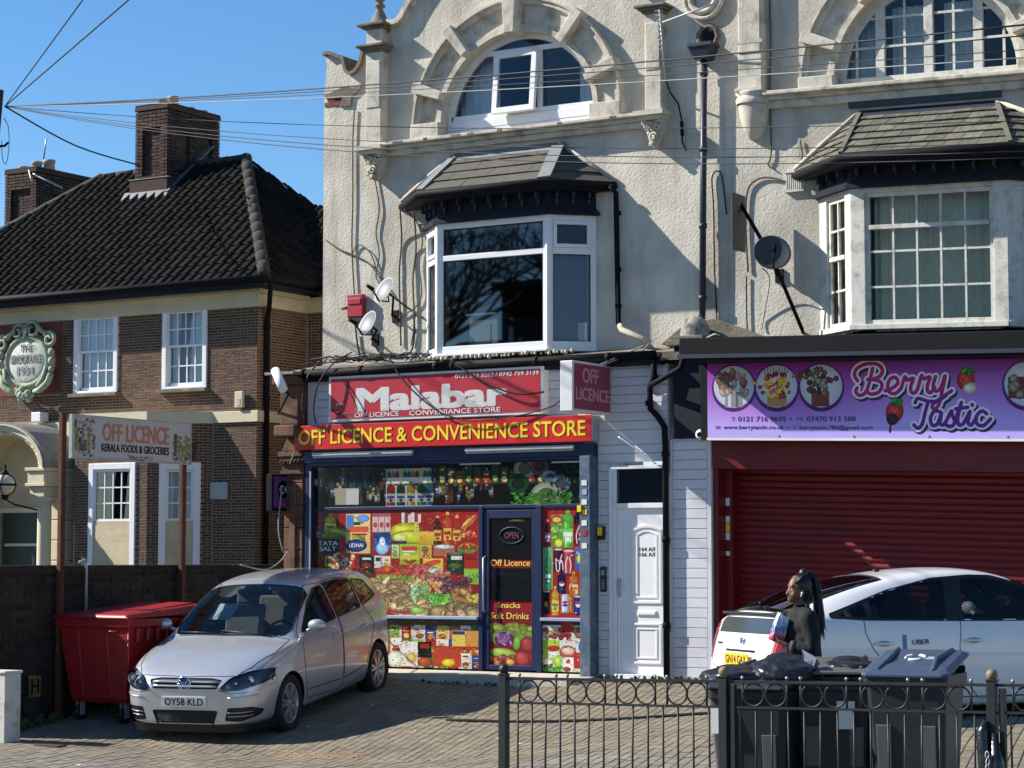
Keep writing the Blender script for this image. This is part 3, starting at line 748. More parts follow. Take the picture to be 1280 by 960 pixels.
        for k in range(5): s.ell(x0+w_*r.uniform(.25,.75), y0+h*r.uniform(.62,.84), w_*.08, h*.05, r.choice([(.9,.3,.1),(.3,.55,.15),(.95,.85,.5)]), .4)
    def busy(s, n, sc_=1.0):
        for _ in range(n):
            x = s.rg.uniform(s.fr[0], s.fr[2]); y = s.rg.uniform(s.fr[1], s.fr[3]); w_ = s.rg.uniform(3,14)*sc_; c = s.rg.choice([(.95,.93,.88),(.1,.1,.1),(.8,.15,.1),(.15,.35,.15),(.9,.75,.2),(.2,.25,.5),(.4,.2,.1)])
            if s.rg.random() < .6: s.rect(x, y, x+w_, y+s.rg.uniform(1,2.6)*sc_, c, .75)
            else: s.ell(x, y, w_*.35, w_*.3, c, .4, s.rg.uniform(0,3), .7)
    def noise(s, k=.05):
        rs = np.random.RandomState(5); s.a *= 1+(rs.rand(s.H, s.W, 1)-.5).astype(np.float32)*2*k; s.a = np.clip(s.a, 0, 1)
    def image(s, name):
        g = s.a.mean(2, keepdims=True); s.a = s.a*s.sat+g*(1-s.sat)
        im = bpy.data.images.new(name, s.W, s.H); b = np.ones((s.H, s.W, 4), np.float32); b[..., :3] = np.clip(s.a[::-1], 0, 1)
        im.pixels.foreach_set(b.ravel()); im.pack(); return im
def printmat(name, pr, rough=.35, coat=.0, mul=.88, spec=.4):
    m = bpy.data.materials.new(name); m.use_nodes = True; n = m.node_tree.nodes; l = m.node_tree.links; b = n['Principled BSDF']
    t = n.new('ShaderNodeTexImage'); t.image = pr.image(name); t.extension = 'EXTEND'
    g = n.new('ShaderNodeVectorMath'); g.operation = 'SCALE'; g.inputs['Scale'].default_value = mul
    l.new(t.outputs[0], g.inputs[0]); l.new(g.outputs[0], b.inputs['Base Color'])
    b.inputs['Roughness'].default_value = rough; b.inputs['Coat Weight'].default_value = coat; b.inputs['Coat Roughness'].default_value = .04; b.inputs['Specular IOR Level'].default_value = spec
    nz = n.new('ShaderNodeTexNoise'); nz.inputs['Scale'].default_value = 5; geo = n.new('ShaderNodeNewGeometry'); l.new(geo.outputs['Position'], nz.inputs['Vector'])
    bp = n.new('ShaderNodeBump'); bp.inputs['Distance'].default_value = .004; bp.inputs['Strength'].default_value = .5; l.new(nz.outputs[0], bp.inputs['Height']); l.new(bp.outputs[0], b.inputs['Normal'])
    return m
def panel(name, corners, m, parent, thick=.004, **kw):
    """corners: bl, br, tr, tl; printed face, thin sheet behind"""
    c = [Vector(p) for p in corners]; nn = (c[1]-c[0]).cross(c[3]-c[0]).normalized()*thick
    me = bpy.data.meshes.new(name); W = root_inv(parent) if parent else Matrix.Identity(4)
    v = [W @ p for p in c]+[W @ (p-nn) for p in c]
    me.from_pydata([tuple(p) for p in v], [], [(0,1,2,3),(7,6,5,4),(0,4,5,1),(1,5,6,2),(2,6,7,3),(3,7,4,0)])
    me.materials.append(m); uv = me.uv_layers.new(name='UVMap'); U = [(0,0),(1,0),(1,1),(0,1)]
    for i, lo in enumerate(me.loops): uv.data[i].uv = U[lo.vertex_index % 4]
    o = bpy.data.objects.new(name, me); COL.objects.link(o)
    if parent: o.parent = parent
    tag(o, **kw); return o
# ---- lettering
def text(s_, x0, x1, z0, z1, y, m, parent, bold=.0, name='lettering', extr=.003, face='-y', xc=None, T=0, tiltk=.031, keep=False, shear=0, rot=0):
    """flat lettering filling the box; face -y: read from the street; face +x: on a plane x=y, x0..x1 run along Y"""
    cu = bpy.data.curves.new(name, 'FONT'); cu.body = s_; cu.offset = 0 if bold > .014 else min(bold, .012); cu.extrude = .01; cu.fill_mode = 'BOTH'; cu.shear = shear; cu.resolution_u = 3
    cu.space_line = .95; cu.align_x = 'CENTER'
    ob = bpy.data.objects.new('t', cu); COL.objects.link(ob); dg = bpy.context.evaluated_depsgraph_get(); dg.update()
    me = bpy.data.meshes.new_from_object(ob.evaluated_get(dg)); bpy.data.objects.remove(ob)
    co = np.zeros(len(me.vertices)*3, np.float32); me.vertices.foreach_get('co', co); co = co.reshape(-1, 3)
    if rot:
        c_, s2 = math.cos(rot), math.sin(rot); a, b = co[:,0].copy(), co[:,1].copy(); co[:,0] = a*c_-b*s2; co[:,1] = a*s2+b*c_
    mn = co.min(0); mx = co.max(0)
    sx = (x1-x0)/(mx[0]-mn[0]); sy = (z1-z0)/(mx[1]-mn[1])
    if keep: sx = sy = min(sx, sy)
    X = x0+(co[:,0]-mn[0])*sx; Z = z0+(co[:,1]-mn[1])*sy; D = np.where(co[:,2] > 0, -extr, 0.0)
    if T: Z = Z-tiltk*np.maximum(0, X-1.45)
    if face == '-y': V = np.stack([X, y+D, Z], 1)
    else: V = np.stack([y-D, X, Z], 1)
    W = np.array(root_inv(parent)) if parent else np.eye(4)
    V = V @ W[:3,:3].T + W[:3,3]
    V0 = V.copy(); me.vertices.foreach_set('co', V.astype(np.float32).ravel())
    if bold > .014:                                      # heavier face: the glyphs once more, a hair to each side and a hair deeper
        bmt = bmesh.new(); bmt.from_mesh(me); hgt = abs(z1-z0); e = (bold-.0)*.62*hgt/(.7 if '\n' not in s_ else 1.6)
        dirs = [(e,e*.6),(-e,e*.6),(e,-e*.6),(-e,-e*.6)]+([(e*1.3,0),(-e*1.3,0),(e*.5,0),(-e*.5,0)] if bold > .028 else [])
        for i_, (dx_, dz_) in enumerate(dirs):
            m2 = me.copy(); vv = V0.copy(); 
            if face == '-y': vv[:,0] += dx_; vv[:,1] += .0003*(i_+1)
            else: vv[:,1] += dx_; vv[:,0] -= .0003*(i_+1)
            vv[:,2] += dz_; m2.vertices.foreach_set('co', vv.astype(np.float32).ravel()); bmt.from_mesh(m2); bpy.data.meshes.remove(m2)
        bmt.to_mesh(me); bmt.free()
    me.materials.clear(); me.materials.append(m); me.update()
    o = bpy.data.objects.new(name, me); COL.objects.link(o)
    if parent: o.parent = parent
    return o
# ================================================================ SHOPFRONT of the left shop
SF = thing('shopfront', (-2.0, 0, 0), label='navy framed off licence shopfront covered in colourful grocery vinyls', cat='shopfront')
FR = MB(); 
FR.box(-4.155, -4.055, -.07, .08, -.02, 2.60)
FR.box(-1.53, -1.47, -.03, .06, -.0, 2.02); FR.box(-.70, -.63, -.03, .06, -.0, 2.02)
FR.box(-4.05, 0.0, -.02, .06, 1.99, 2.035); FR.box(-4.05, -.001, -.03, .06, 2.55, 2.6)
FR.build('frame', M['navy'], SF, bevel=.005)
mb = MB(); mb.box(-.001, .143, -.20, .10, -.06, 2.60); post = mb.build('post', M['navylt'], SF, bevel=.008)
for k, zc_ in enumerate((2.28,2.17,2.05,1.93,1.80,1.68,1.53)):
    mb = MB(); mb.box(.03+.01*(k%2), .10, -.206, -.2005, zc_-.035, zc_+.03); mb.build('sticker', M[['signwhite','sillblue','signwhite','yellow','signwhite','redfaded','signwhite'][k]], post)
mb = MB(); mb.box(-4.075,-4.055,-.085,-.07,.6,2.5); mb.build('guide_rail', M['galv'], SF)
mb = MB(); mb.box(-4.15, .14, -.12, .0, 2.60, 2.76); mb.build('shutter_box', M['navy'], SF, bevel=.01)
for k in range(4):
    mb = MB(); mb.box(-4.05, 0, -.10, -.095, 2.565+k*.0, 2.60) if k == 0 else None
    if k == 0: mb.build('shutter_edge', M['navy'], SF)
for (a, b, yy) in ((392, 517, 569), (583, 718, 562)):
    xa = PX(a, -.13, yy); xb = PX(b, -.13, yy); mb = MB(); mb.box(xa, xb, -.17, -.10, 2.69, 2.735); mb.box(xa+.01, xb-.01, -.155, -.115, 2.665, 2.69)
    mb.build('strip_light', M['galv'], SF, bevel=.006)
for (xa, xb) in ((-4.05, -1.53), (-.63, -.001)):
    mb = MB(); mb.box(xa, xb, -.07, .02, .625, .665); mb.build('sill', M['sillblue'], SF, bevel=.006)
mb = MB(); mb.box(-4.05, .0, .02, .05, 0, 2.6); mb.build('backing', M['dark'], SF)
# painted vinyls
A = Print(2.52, 1.325, (100,238,760,676), 330, (.66,.10,.10))
A.rect(100,238,200,500,(.42,.07,.07)); A.rect(600,238,760,440,(.72,.09,.10))
A.bottle(165,335,46,85,(.85,.70,.15),(.8,.6,.1),(.9,.85,.3),(.2,.5,.2))
A.ell(205,330,60,16,(.55,.60,.12),.5,.2); A.ell(160,345,60,14,(.35,.45,.1),.5)
A.pack(100,300,130,360,(.15,.2,.45),3); A.pack(230,252,330,420,(.93,.82,.45),1); A.rect(232,256,262,330,(.25,.50,.85)); A.ell(300,272,26,16,(.35,.60,.90),.3); A.rect(238,306,322,330,(.9,.35,.2)); A.ell(290,390,30,26,(.96,.9,.55),.4)
A.rect(112,358,202,420,(.03,.10,.11)); 
A.ell(272,386,44,27,(.10,.14,.42),.2); A.ell(272,386,38,21,(.13,.18,.55),.1)
for k in range(3): A.rect(338+k*25,252,361+k*25,330,(.86,.72,.70)); A.rect(338+k*25,252,361+k*25,266,(.7,.35,.4)); A.ell(350+k*25,300,8,11,(.75,.2,.2),.4)
A.rect(344,332,412,405,(.10,.30,.68),grad=-.5); A.ell(378,398,26,26,(.55,.78,.92),.4); A.ell(378,372,12,22,(.85,.93,.98),.3)
for k in range(6): A.rect(455+k*13,250+3*(k%3),467+k*13,292,[(.85,.85,.82),(.6,.2,.25),(.9,.8,.75)][k%3])
A.ell(470,330,62,38,(.80,.78,.15),.4); A.ell(500,352,88,30,(.72,.74,.12),.5); A.rect(505,290,524,350,(.85,.80,.3)); A.rect(410,368,476,378,(.15,.18,.35)); A.ell(450,352,30,16,(.88,.86,.45),.3)
A.rect(525,330,592,385,(.90,.70,.14),grad=.2)
for cx, c, cap in ((597,(.35,.12,.06),(.85,.65,.15)),(636,(.85,.30,.12),(.9,.85,.3)),(672,(.75,.20,.10),(.9,.8,.3))): A.bottle(cx,384,30,136 if cx == 636 else 120,c,cap,(.9,.75,.25),(.7,.15,.1),.38,.35)
A.ell(718,292,40,13,(.86,.66,.30),.5,-.8); A.ell(720,294,34,6,(.75,.22,.12),.4,-.8); A.stroke([(700,322),(712,300),(724,288),(738,268)],3,(.9,.8,.2))
A.pile(690,330,750,352,14,9,6,[(.8,.25,.15),(.9,.6,.3)])
A.pack(415,382,447,440,(.75,.85,.55),5); A.pack(448,380,528,470,(.62,.78,.16),6,(.92,.92,.88)); A.rect(458,390,518,408,(.85,.25,.2)); A.rect(452,425,524,445,(.85,.80,.2))
A.pack(526,385,575,440,(.88,.68,.2),7); A.rect(582,392,664,430,(.72,.40,.26)); A.ell(623,392,41,9,(.75,.78,.80),.4)
A.pack(540,440,620,512,(.92,.76,.18),9); A.ell(578,458,34,10,(.85,.25,.12),.3,-.2); A.ell(582,494,30,12,(.65,.78,.85),.4,-.25)
A.rect(634,420,700,506,(.10,.17,.10),grad=-.3); A.rect(650,430,692,446,(.85,.87,.8)); A.ell(667,470,28,13,(.25,.36,.12),.6); A.ell(667,420,33,7,(.35,.40,.35),.4)
A.ell(716,398,40,22,(.75,.55,.22),.5); A.leaves(680,395,752,408,30,9,[(.3,.6,.15)]); A.pile(690,385,745,398,10,7,5,[(.8,.15,.1)])
A.rect(704,440,758,480,(.75,.16,.10)); A.ell(731,440,27,8,(.5,.1,.08),.4); A.rect(700,482,758,545,(.62,.78,.15)); A.leaves(705,500,755,535,30,8,[(.35,.7,.15),(.5,.85,.25)])
A.rect(285,425,345,505,(.05,.16,.13)); A.rect(297,436,333,446,(.8,.85,.8)); A.ell(315,470,20,12,(.6,.12,.1),.4); A.rect(346,428,376,480,(.8,.84,.8)); A.rect(352,436,372,452,(.3,.15,.3))
for k in range(5): A.pack(378+k*0,430,412,478,(.9,.88,.8),20)
A.rect(145,430,185,475,(.75,.65,.2)); A.rect(150,440,180,462,(.2,.3,.15)); A.pile(180,420,262,500,60,9,8,[(.88,.78,.6),(.85,.7,.5),(.75,.2,.15)],.4)
A.rect(100,500,360,560,(.35,.10,.08)); A.pile(100,490,330,560,80,13,11,[(.4,.2,.1),(.5,.15,.1),(.45,.35,.15)])
A.pile(362,478,500,520,46,20,15,[(.80,.18,.10),(.86,.26,.13),(.78,.30,.12)],.6)
A.pile(495,470,560,520,24,13,10,[(.82,.3,.3),(.75,.25,.2)],.5)
A.leaves(360,515,540,560,220,13,[(.42,.55,.18),(.62,.60,.22),(.55,.70,.28)])
A.pile(540,500,640,560,60,12,11,[(.72,.35,.30),(.80,.45,.35)],.5); A.pile(590,525,720,600,110,12,10,[(.42,.22,.26),(.50,.28,.32),(.36,.20,.24)],.6)
A.pile(490,530,610,600,60,12,9,[(.88,.62,.34),(.85,.72,.45),(.86,.52,.28)],.5)
A.leaves(440,550,560,640,260,12,[(.62,.78,.50),(.75,.86,.62),(.50,.72,.40)])
A.pile(660,570,760,620,20,22,13,[(.70,.50,.28),(.62,.42,.22)],.5); A.stroke([(600,585),(650,600),(710,612),(758,622)],12,(.72,.52,.28)); A.pile(715,590,758,616,14,9,8,[(.88,.75,.25)])
A.pile(345,545,470,650,44,30,21,[(.70,.56,.36),(.62,.48,.30),(.76,.62,.42)],.6); A.leaves(530,590,650,650,240,13,[(.40,.74,.20),(.55,.84,.30),(.30,.62,.18)])
A.pile(450,610,560,672,22,30,20,[(.66,.58,.38),(.72,.60,.38)],.6); A.pile(600,632,755,676,20,32,22,[(.66,.52,.34),(.58,.48,.30)],.6)
A.pile(100,560,350,676,70,28,20,[(.5,.4,.26),(.45,.34,.2),(.55,.42,.28)],.6)
A.stroke([(340,632),(400,650),(450,662),(500,664)],16,(.66,.22,.20)); A.stroke([(340,628),(400,645),(450,656)],5,(.82,.45,.40)); A.ell(520,655,30,16,(.55,.72,.3),.5)
A.busy(1500, .75); A.noise()
mA = printmat('grocery_print', A, .3, .35)
panel('window_vinyl', [(-4.05,.0,.665),(-1.53,.0,.665),(-1.53,.0,1.99),(-4.05,.0,1.99)], mA, SF, .015, label='large window print of vegetables, packets and bottles')
T_ = Print(4.05, .515, (100,65,1160,235), 300, (.05,.06,.06))  # bottles painted dark: the shade on this strip is in the print
rg = random.Random(3)
for k in range(95):
    cx = 105+k*11.2+rg.uniform(-3,3); c = rg.choice([(.10,.20,.12),(.22,.12,.05),(.05,.18,.2),(.25,.2,.1),(.12,.12,.14),(.30,.10,.08),(.28,.27,.2)]); T_.bottle(cx,rg.uniform(140,232),rg.uniform(11,18),rg.uniform(60,100),c,rg.choice([(.5,.45,.2),(.6,.6,.6),(.3,.05,.05)]),rg.choice([(.5,.5,.45),(.5,.4,.15),(.1,.15,.35),(.35,.08,.08)]),rg.choice([(.6,.6,.6),(.2,.3,.2)]))
T_.rect(392,78,572,235,(.62,.62,.64))
for k in range(11):
    cx = 404+k*16; c = [(.15,.35,.15),(.7,.35,.1),(.5,.1,.1),(.75,.72,.2),(.1,.3,.3)][k%5]; T_.bottle(cx,150,15,70,c,(.7,.7,.7),(.8,.8,.75))
for cx, c in ((412,(.45,.1,.12)),(452,(.06,.20,.08)),(492,(.55,.42,.10)),(534,(.12,.36,.10)),(562,(.1,.3,.35))): T_.bottle(cx,232,34,100,c,(.6,.55,.2),(.55,.56,.5),(.15,.2,.4))
T_.rect(185,155,280,225,(.60,.58,.45)); T_.rect(230,160,282,225,(.70,.70,.70))
T_.rect(810,65,1160,235,(.03,.07,.07)); 
for k in range(12): T_.pack(600+k*34,70+12*(k%3),630+k*34,150,(.2+.1*(k%3),.25,.15),k)
for (cx, cy, r_, c) in ((930,90,42,(.55,.53,.45)),(985,85,34,(.45,.25,.25)),(1020,130,30,(.45,.52,.62)),(1062,155,36,(.35,.4,.5)),(905,150,40,(.1,.25,.12)),(1010,205,60,(.5,.55,.45))): T_.ell(cx,cy,r_,r_,c,.3); T_.ell(cx,cy,r_*.6,r_*.6,np.array(c)*.6,.2)
T_.leaves(880,190,1100,235,80,12,[(.2,.45,.1)]); T_.leaves(1000,80,1150,230,50,10,[(.08,.2,.08)])
T_.noise(); mT = printmat('bottle_print', T_, .25, .4, 1.0)
panel('transom_vinyl', [(-4.05,.0,2.035),(-.001,.0,2.035),(-.001,.0,2.55),(-4.05,.0,2.55)], mT, SF, .015, label='row of bottles printed across the top of the window, shade put into their dark colours')
for (a, b, z_) in ((575, 626, 2.535), (690, 726, 2.53)):
    mb = MB(); mb.box(PX(a,-.02,578), PX(b,-.02,578), -.03, -.02, z_, z_+.018); mb.build('light_strip', M['signwhite'], SF)
B_ = Print(2.52, .60, (100,690,760,892), 300, (.86,.84,.78))
cols = [(.75,.12,.12),(.92,.78,.2),(.2,.5,.2),(.9,.88,.82),(.85,.35,.15),(.55,.75,.25),(.2,.25,.55),(.92,.9,.86)]
rg = random.Random(11); B_.rect(100,690,760,720,(.30,.32,.20))
for r_ in range(3):
    for k in range(15):
        x = 100+k*45+rg.uniform(-4,4); y = 715+r_*58; B_.pack(x, y+rg.uniform(-4,6), x+rg.uniform(36,50), y+64, cols[(k*3+r_*2)%8], k+r_*40)
B_.rect(455,785,520,888,(.92,.92,.92)); B_.ell(497,852,24,24,(.9,.82,.55),.3); B_.ell(497,852,18,18,(.85,.68,.35),.4); B_.rect(522,785,575,850,(.05,.08,.05)); B_.rect(530,792,566,812,(.7,.15,.1)); B_.ell(548,868,28,20,(.7,.3,.15),.5)
B_.ell(430,860,30,34,(.88,.92,.85),.3); B_.rect(580,800,690,885,(.8,.25,.15)); B_.ell(640,868,26,16,(.9,.8,.1),.4); B_.rect(655,735,705,800,(.95,.85,.3)); B_.rect(656,738,704,752,(.2,.2,.5)); B_.rect(708,735,756,800,(.9,.6,.25)); B_.rect(650,800,758,815,(.8,.2,.15))
B_.busy(900, .8); B_.noise(); mB = printmat('packets_print', B_, .3, .3)
panel('stall_riser_vinyl', [(-4.05,.0,.02),(-1.53,.0,.02),(-1.53,.0,.625),(-4.05,.0,.625)], mB, SF, .015, label='strip of printed snack packets under the window sill')
C_ = Print(.63, 1.325, (232,55,462,625), 420, (.74,.12,.10))
C_.bottle(258,255,30,140,(.30,.10,.15),(.9,.9,.9),(.6,.3,.5),(.9,.9,.95)); C_.rect(276,92,334,262,(.40,.66,.22),grad=.2); C_.ell(305,118,30,24,(.80,.22,.12),.2); C_.ell(305,118,22,13,(.9,.8,.3),.1); C_.ell(314,238,20,20,(.95,.88,.2),.3); C_.leaves(280,140,332,210,30,10,[(.3,.6,.2),(.65,.85,.3)])
C_.bottle(361,262,52,196,(.35,.78,.25),(.3,.75,.3),(.45,.85,.3),(.95,.95,.95),.35,.22); C_.bottle(421,250,58,190,(.09,.05,.05),(.92,.92,.92),(.55,.05,.08),(.75,.1,.12),.4,.2); C_.rect(394,140,450,250,(.50,.05,.10))
for k in range(1): C_.stroke([(408,240),(404,200),(412,170),(420,150)],5,(.95,.9,.9)); C_.stroke([(425,242),(430,205),(424,178),(436,150)],5,(.95,.9,.9)); C_.stroke([(414,222),(424,210),(418,190)],4,(.95,.9,.9))
C_.stroke([(350,180),(350,210),(352,240)],6,(.9,.97,.9)); C_.stroke([(362,190),(362,235)],6,(.9,.97,.9)); C_.stroke([(374,182),(374,235)],6,(.9,.97,.9)); C_.stroke([(368,200),(382,200)],5,(.9,.97,.9))
C_.rect(234,262,284,480,(.40,.72,.45)); C_.bottle(260,480,34,200,(.30,.68,.42),(.3,.6,.35),(.25,.6,.35),(.9,.95,.9)); C_.can(290,272,336,385,(.25,.06,.20)); C_.stroke([(300,320),(304,380),(318,378),(316,335),(300,325)],5,(.92,.92,.95)); C_.stroke([(330,300),(318,350),(330,330),(338,385)],5,(.92,.92,.95)); C_.can(338,280,394,402,(.74,.22,.26)); C_.stroke([(352,390),(350,345),(360,310)],5,(.97,.9,.9)); C_.stroke([(372,392),(376,350),(370,315),(384,300)],5,(.97,.9,.9))
C_.rect(398,262,460,380,(.16,.42,.78),grad=.2); C_.ell(430,320,26,26,(.9,.85,.2),.3); C_.leaves(400,265,458,300,16,9,[(.2,.35,.8),(.9,.9,.5)])
C_.bottle(330,500,44,118,(.10,.10,.28),(.1,.1,.3)); C_.ell(330,450,13,13,(.9,.9,.92),.1); C_.ell(330,444,12,6,(.8,.15,.15),0); C_.bottle(390,520,44,134,(.84,.48,.18),(.95,.6,.2),(.9,.85,.6),(.9,.4,.1)); C_.bottle(440,500,36,130,(.50,.12,.10),(.3,.1,.1)); C_.bottle(448,610,30,180,(.78,.40,.12),(.8,.5,.2))
C_.can(234,490,268,605,(.06,.06,.07)); C_.ell(250,555,10,14,(.6,.55,.2),.2); C_.bottle(296,612,36,150,(.88,.68,.15),(.9,.75,.3),(.92,.8,.3),(.3,.6,.2)); C_.can(326,508,368,598,(.78,.80,.84)); C_.ell(347,552,14,15,(.9,.9,.95),.1); C_.ell(347,545,13,7,(.8,.15,.15),0); C_.ell(347,560,13,7,(.12,.2,.6),0); C_.bottle(378,595,22,140,(.80,.40,.12),(.8,.4,.1)); C_.can(392,515,432,608,(.08,.16,.50)); C_.ell(412,556,13,15,(.9,.9,.95),.1); C_.ell(412,549,12,6,(.8,.12,.15),0)
C_.busy(170); C_.noise(); mC = printmat('drinks_print', C_, .3, .35)
panel('window_vinyl', [(-.63,.0,.665),(-.001,.0,.665),(-.001,.0,1.99),(-.63,.0,1.99)], mC, SF, .015, label='tall window print of drinks bottles and cans')
D_ = Print(.63, .60, (232,645,462,898), 420, (.86,.86,.82))
D_.rect(232,645,462,665,(.15,.18,.25)); D_.rect(325,650,390,700,(.78,.10,.12)); D_.pile(238,685,330,725,26,12,9,[(.75,.58,.35),(.82,.7,.5),(.6,.2,.15)]); D_.pile(392,680,455,720,16,12,10,[(.75,.5,.25),(.6,.3,.2)])
D_.rect(232,740,320,860,(.72,.84,.22)); D_.ell(288,782,32,14,(.75,.15,.15),.2); D_.rect(262,800,315,830,(.93,.93,.9)); D_.ell(258,868,26,22,(.28,.10,.10),.4); D_.ell(258,850,24,16,(.93,.9,.85),.3); D_.pile(320,700,370,735,12,12,9,[(.75,.2,.18),(.6,.1,.1)]); D_.ell(360,800,42,34,(.74,.30,.26),.3); D_.ell(360,792,34,20,(.88,.72,.62),.3)
D_.rect(340,825,385,895,(.95,.94,.92)); D_.rect(352,838,372,856,(.8,.2,.2)); D_.rect(390,800,425,880,(.80,.16,.12)); D_.ell(438,770,24,36,(.10,.42,.80),.3); D_.ell(450,830,24,46,(.15,.35,.75),.3); D_.ell(444,832,17,28,(.65,.78,.25),.4); D_.leaves(232,870,330,898,60,9,[(.3,.65,.2)]); D_.ell(310,845,22,30,(.65,.85,.25),.4); D_.ell(355,885,20,12,(.6,.2,.1),.5)
D_.busy(220); D_.noise(); panel('stall_riser_vinyl', [(-.63,.0,.02),(-.001,.0,.02),(-.001,.0,.625),(-.63,.0,.625)], printmat('snack_print', D_, .3, .3), SF, .015, label='printed dessert packets below the drinks window')
text('TATA\nSALT', -3.99, -3.68, 1.475, 1.60, -.001, M['signwhite'], SF, .02)
text('UDHAI', -3.50, -3.28, 1.52, 1.57, -.001, M['signwhite'], SF, .01)
# door of the shop
DR = MB(); DR.box(-1.47,-1.39,-.01,.04,.02,1.97); DR.box(-.78,-.70,-.01,.04,.02,1.97); DR.box(-1.39,-.78,-.01,.04,1.87,1.97); DR.box(-1.39,-.78,-.01,.04,.02,.08)
door = DR.build('door', M['navy'], SF, bevel=.004)
E_ = Print(.61, 1.79, (103,240,295,892), 420, (.60,.07,.11))
E_.rect(103,240,295,270,(.25,.10,.05)); E_.ell(225,255,38,10,(.75,.72,.1),.3); E_.rect(103,620,295,720,(.60,.09,.13),grad=.3)
E_.pile(104,725,294,780,26,28,18,[(.52,.58,.18),(.48,.62,.22),(.62,.64,.25)],.4); E_.ell(168,778,44,34,(.40,.18,.42),.5); E_.leaves(135,750,200,800,26,12,[(.5,.3,.5),(.62,.45,.6)]); E_.ell(226,792,18,34,(.45,.68,.2),.4,.2); E_.ell(272,798,34,34,(.62,.20,.22),.5); E_.ell(162,838,60,21,(.60,.74,.30),.4,.08); E_.ell(248,860,36,32,(.68,.24,.22),.5); E_.pile(104,855,210,890,20,14,12,[(.6,.25,.2),(.75,.45,.25)]); E_.ell(195,878,20,14,(.80,.65,.25),.5); E_.ell(290,855,16,16,(.55,.15,.2),.5)
E_.noise(); panel('door_vinyl', [(-1.39,.012,.08),(-.78,.012,.08),(-.78,.012,1.87),(-1.39,.012,1.87)], printmat('door_print', E_, .3, .3), door, .01)
for (z0_, z1_) in ((1.37,1.83),(.86,1.26)):
    mb = MB(); mb.box(-1.375, -.80, .004, .010, z0_, z1_); mb.build('pane', mat('dark_shop_glass', (.012,.013,.015), .06, spec=.6), door)
sg = mat('neon_off_red', (.16,.05,.05), .5)
mb = MB(); ringp = [(-1.07+.17*math.cos(a/16*6.283), .0, 1.66+.10*math.sin(a/16*6.283)) for a in range(17)]; mb.tube(ringp, .007, 5); mb.build('neon_ring', M['pipeblue'], door)
text('OPEN', -1.17, -.97, 1.62, 1.70, .002, sg, door, .01)
text('Off Licence', -1.375, -.81, 1.285, 1.365, .010, M['lettergold'], door, .012)
text('Snacks', -1.28, -.95, .775, .845, .010, M['lettergold'], door, .012)
text('Soft Drinks', -1.375, -.83, .64, .72, .010, M['lettergold'], door, .012)
mb = MB(); mb.tube([(-1.44,-.01,.72),(-1.44,-.06,.74),(-1.44,-.06,1.38),(-1.44,-.01,1.40)], .013, 6); mb.build('handle', M['galv'], door)
# ---- signs on the left shop
R1 = thing('fascia_sign', (-2.0,-.2,2.77), label='long red sign with yellow letters OFF LICENCE & CONVENIENCE STORE', cat='sign')
mb = MB(); mb.box(-4.235, .163, -.20, -.165, 2.772, 3.085); mb.build('sign_board', M['red'], R1, bevel=.003)
mb = MB(); 
for x in (-3.9,-2,-.1): mb.box(x-.03,x+.03,-.165,-.0,2.80,2.86)
mb.box(.163,.175,-.195,-.02,2.775,3.08); mb.build('bracket', M['galv'], R1)
blu = mat('letter_shade_green', (.25,.35,.02), .5)
text('OFF LICENCE & CONVENIENCE STORE', -4.17, .09, 2.835, 3.03, -.2005, blu, R1, .022, extr=.002)
text('OFF LICENCE & CONVENIENCE STORE', -4.165, .085, 2.84, 3.025, -.2035, M['yellow'], R1, .010, extr=.003)
R2 = thing('box_sign', (-2.1,-.17,3.11), label='faded red lightbox sign reading Malabar Off Licence Conveniance Store with phone numbers', cat='sign')
x0, x1, z0, z1 = -3.715, -.525, 3.118, 3.705
mb = MB(); mb.box(x0, x1, -.17, -.022, z0, z1); mb.build('sign_case', M['signwhite'], R2, bevel=.008)
mb = MB(); mb.box(x0+.04, x1-.035, -.178, -.1705, z0+.04, z1-.035); mb.build('sign_face', M['redfaded'], R2)
text('Malabar', -3.25, -1.05, 3.25, 3.525, -.179, M['silver'], R2, .105)
text('OFF LICENCE', -3.30, -2.62, 3.165, 3.225, -.179, M['signwhite'], R2, .02); text('CONVENIANCE STORE', -2.46, -1.12, 3.165, 3.225, -.179, M['signwhite'], R2, .02)
text('0121 523 3262 / 0742 759 3139', -1.78, -.575, 3.60, 3.655, -.179, M['silver'], R2, .012)
text('the', -3.60, -3.47, 3.33, 3.37, -.179, M['silver'], R2, .02)
xs = PX(765, -.03, 480); yn = Q(717, 480, xs)[0]; xl = PX(700, yn, 480); zt_ = Q(717, 450, xs)[1]; zb_ = Q(717, 513.5, xs)[1]
print('proj sign', xs, yn, xl, zt_, zb_)
R3 = thing('projecting_sign', (xs, -.4, zb_), label='boxy OFF LICENCE lightbox sticking out at right angles beside the Malabar sign', cat='sign')
mb = MB(); mb.box(xl, xs-.012, yn, -.04, zb_, zt_); mb.build('sign_case', M['signwhite'], R3, bevel=.01)
mb = MB(); mb.box(xs-.012, xs-.002, yn+.03, -.07, zb_+.03, zt_-.03); mb.build('sign_face', M['pinkred'], R3)
pk = mat('pink_letter', (.62,.30,.34), .5)
text('OFF', yn+.22, -.36, (zt_+zb_)/2+.05, zt_-.075, xs-.001, pk, R3, .03, face='+x'); text('LICENCE', yn+.06, -.10, zb_+.14, (zt_+zb_)/2-.01, xs-.001, pk, R3, .03, face='+x')
mb = MB()
for z in (zb_+.1, zt_-.1): mb.tube([(xl+.08,-.05,z),(xl+.08,.02,z)], .015, 6)
mb.build('bracket', M['galv'], R3)
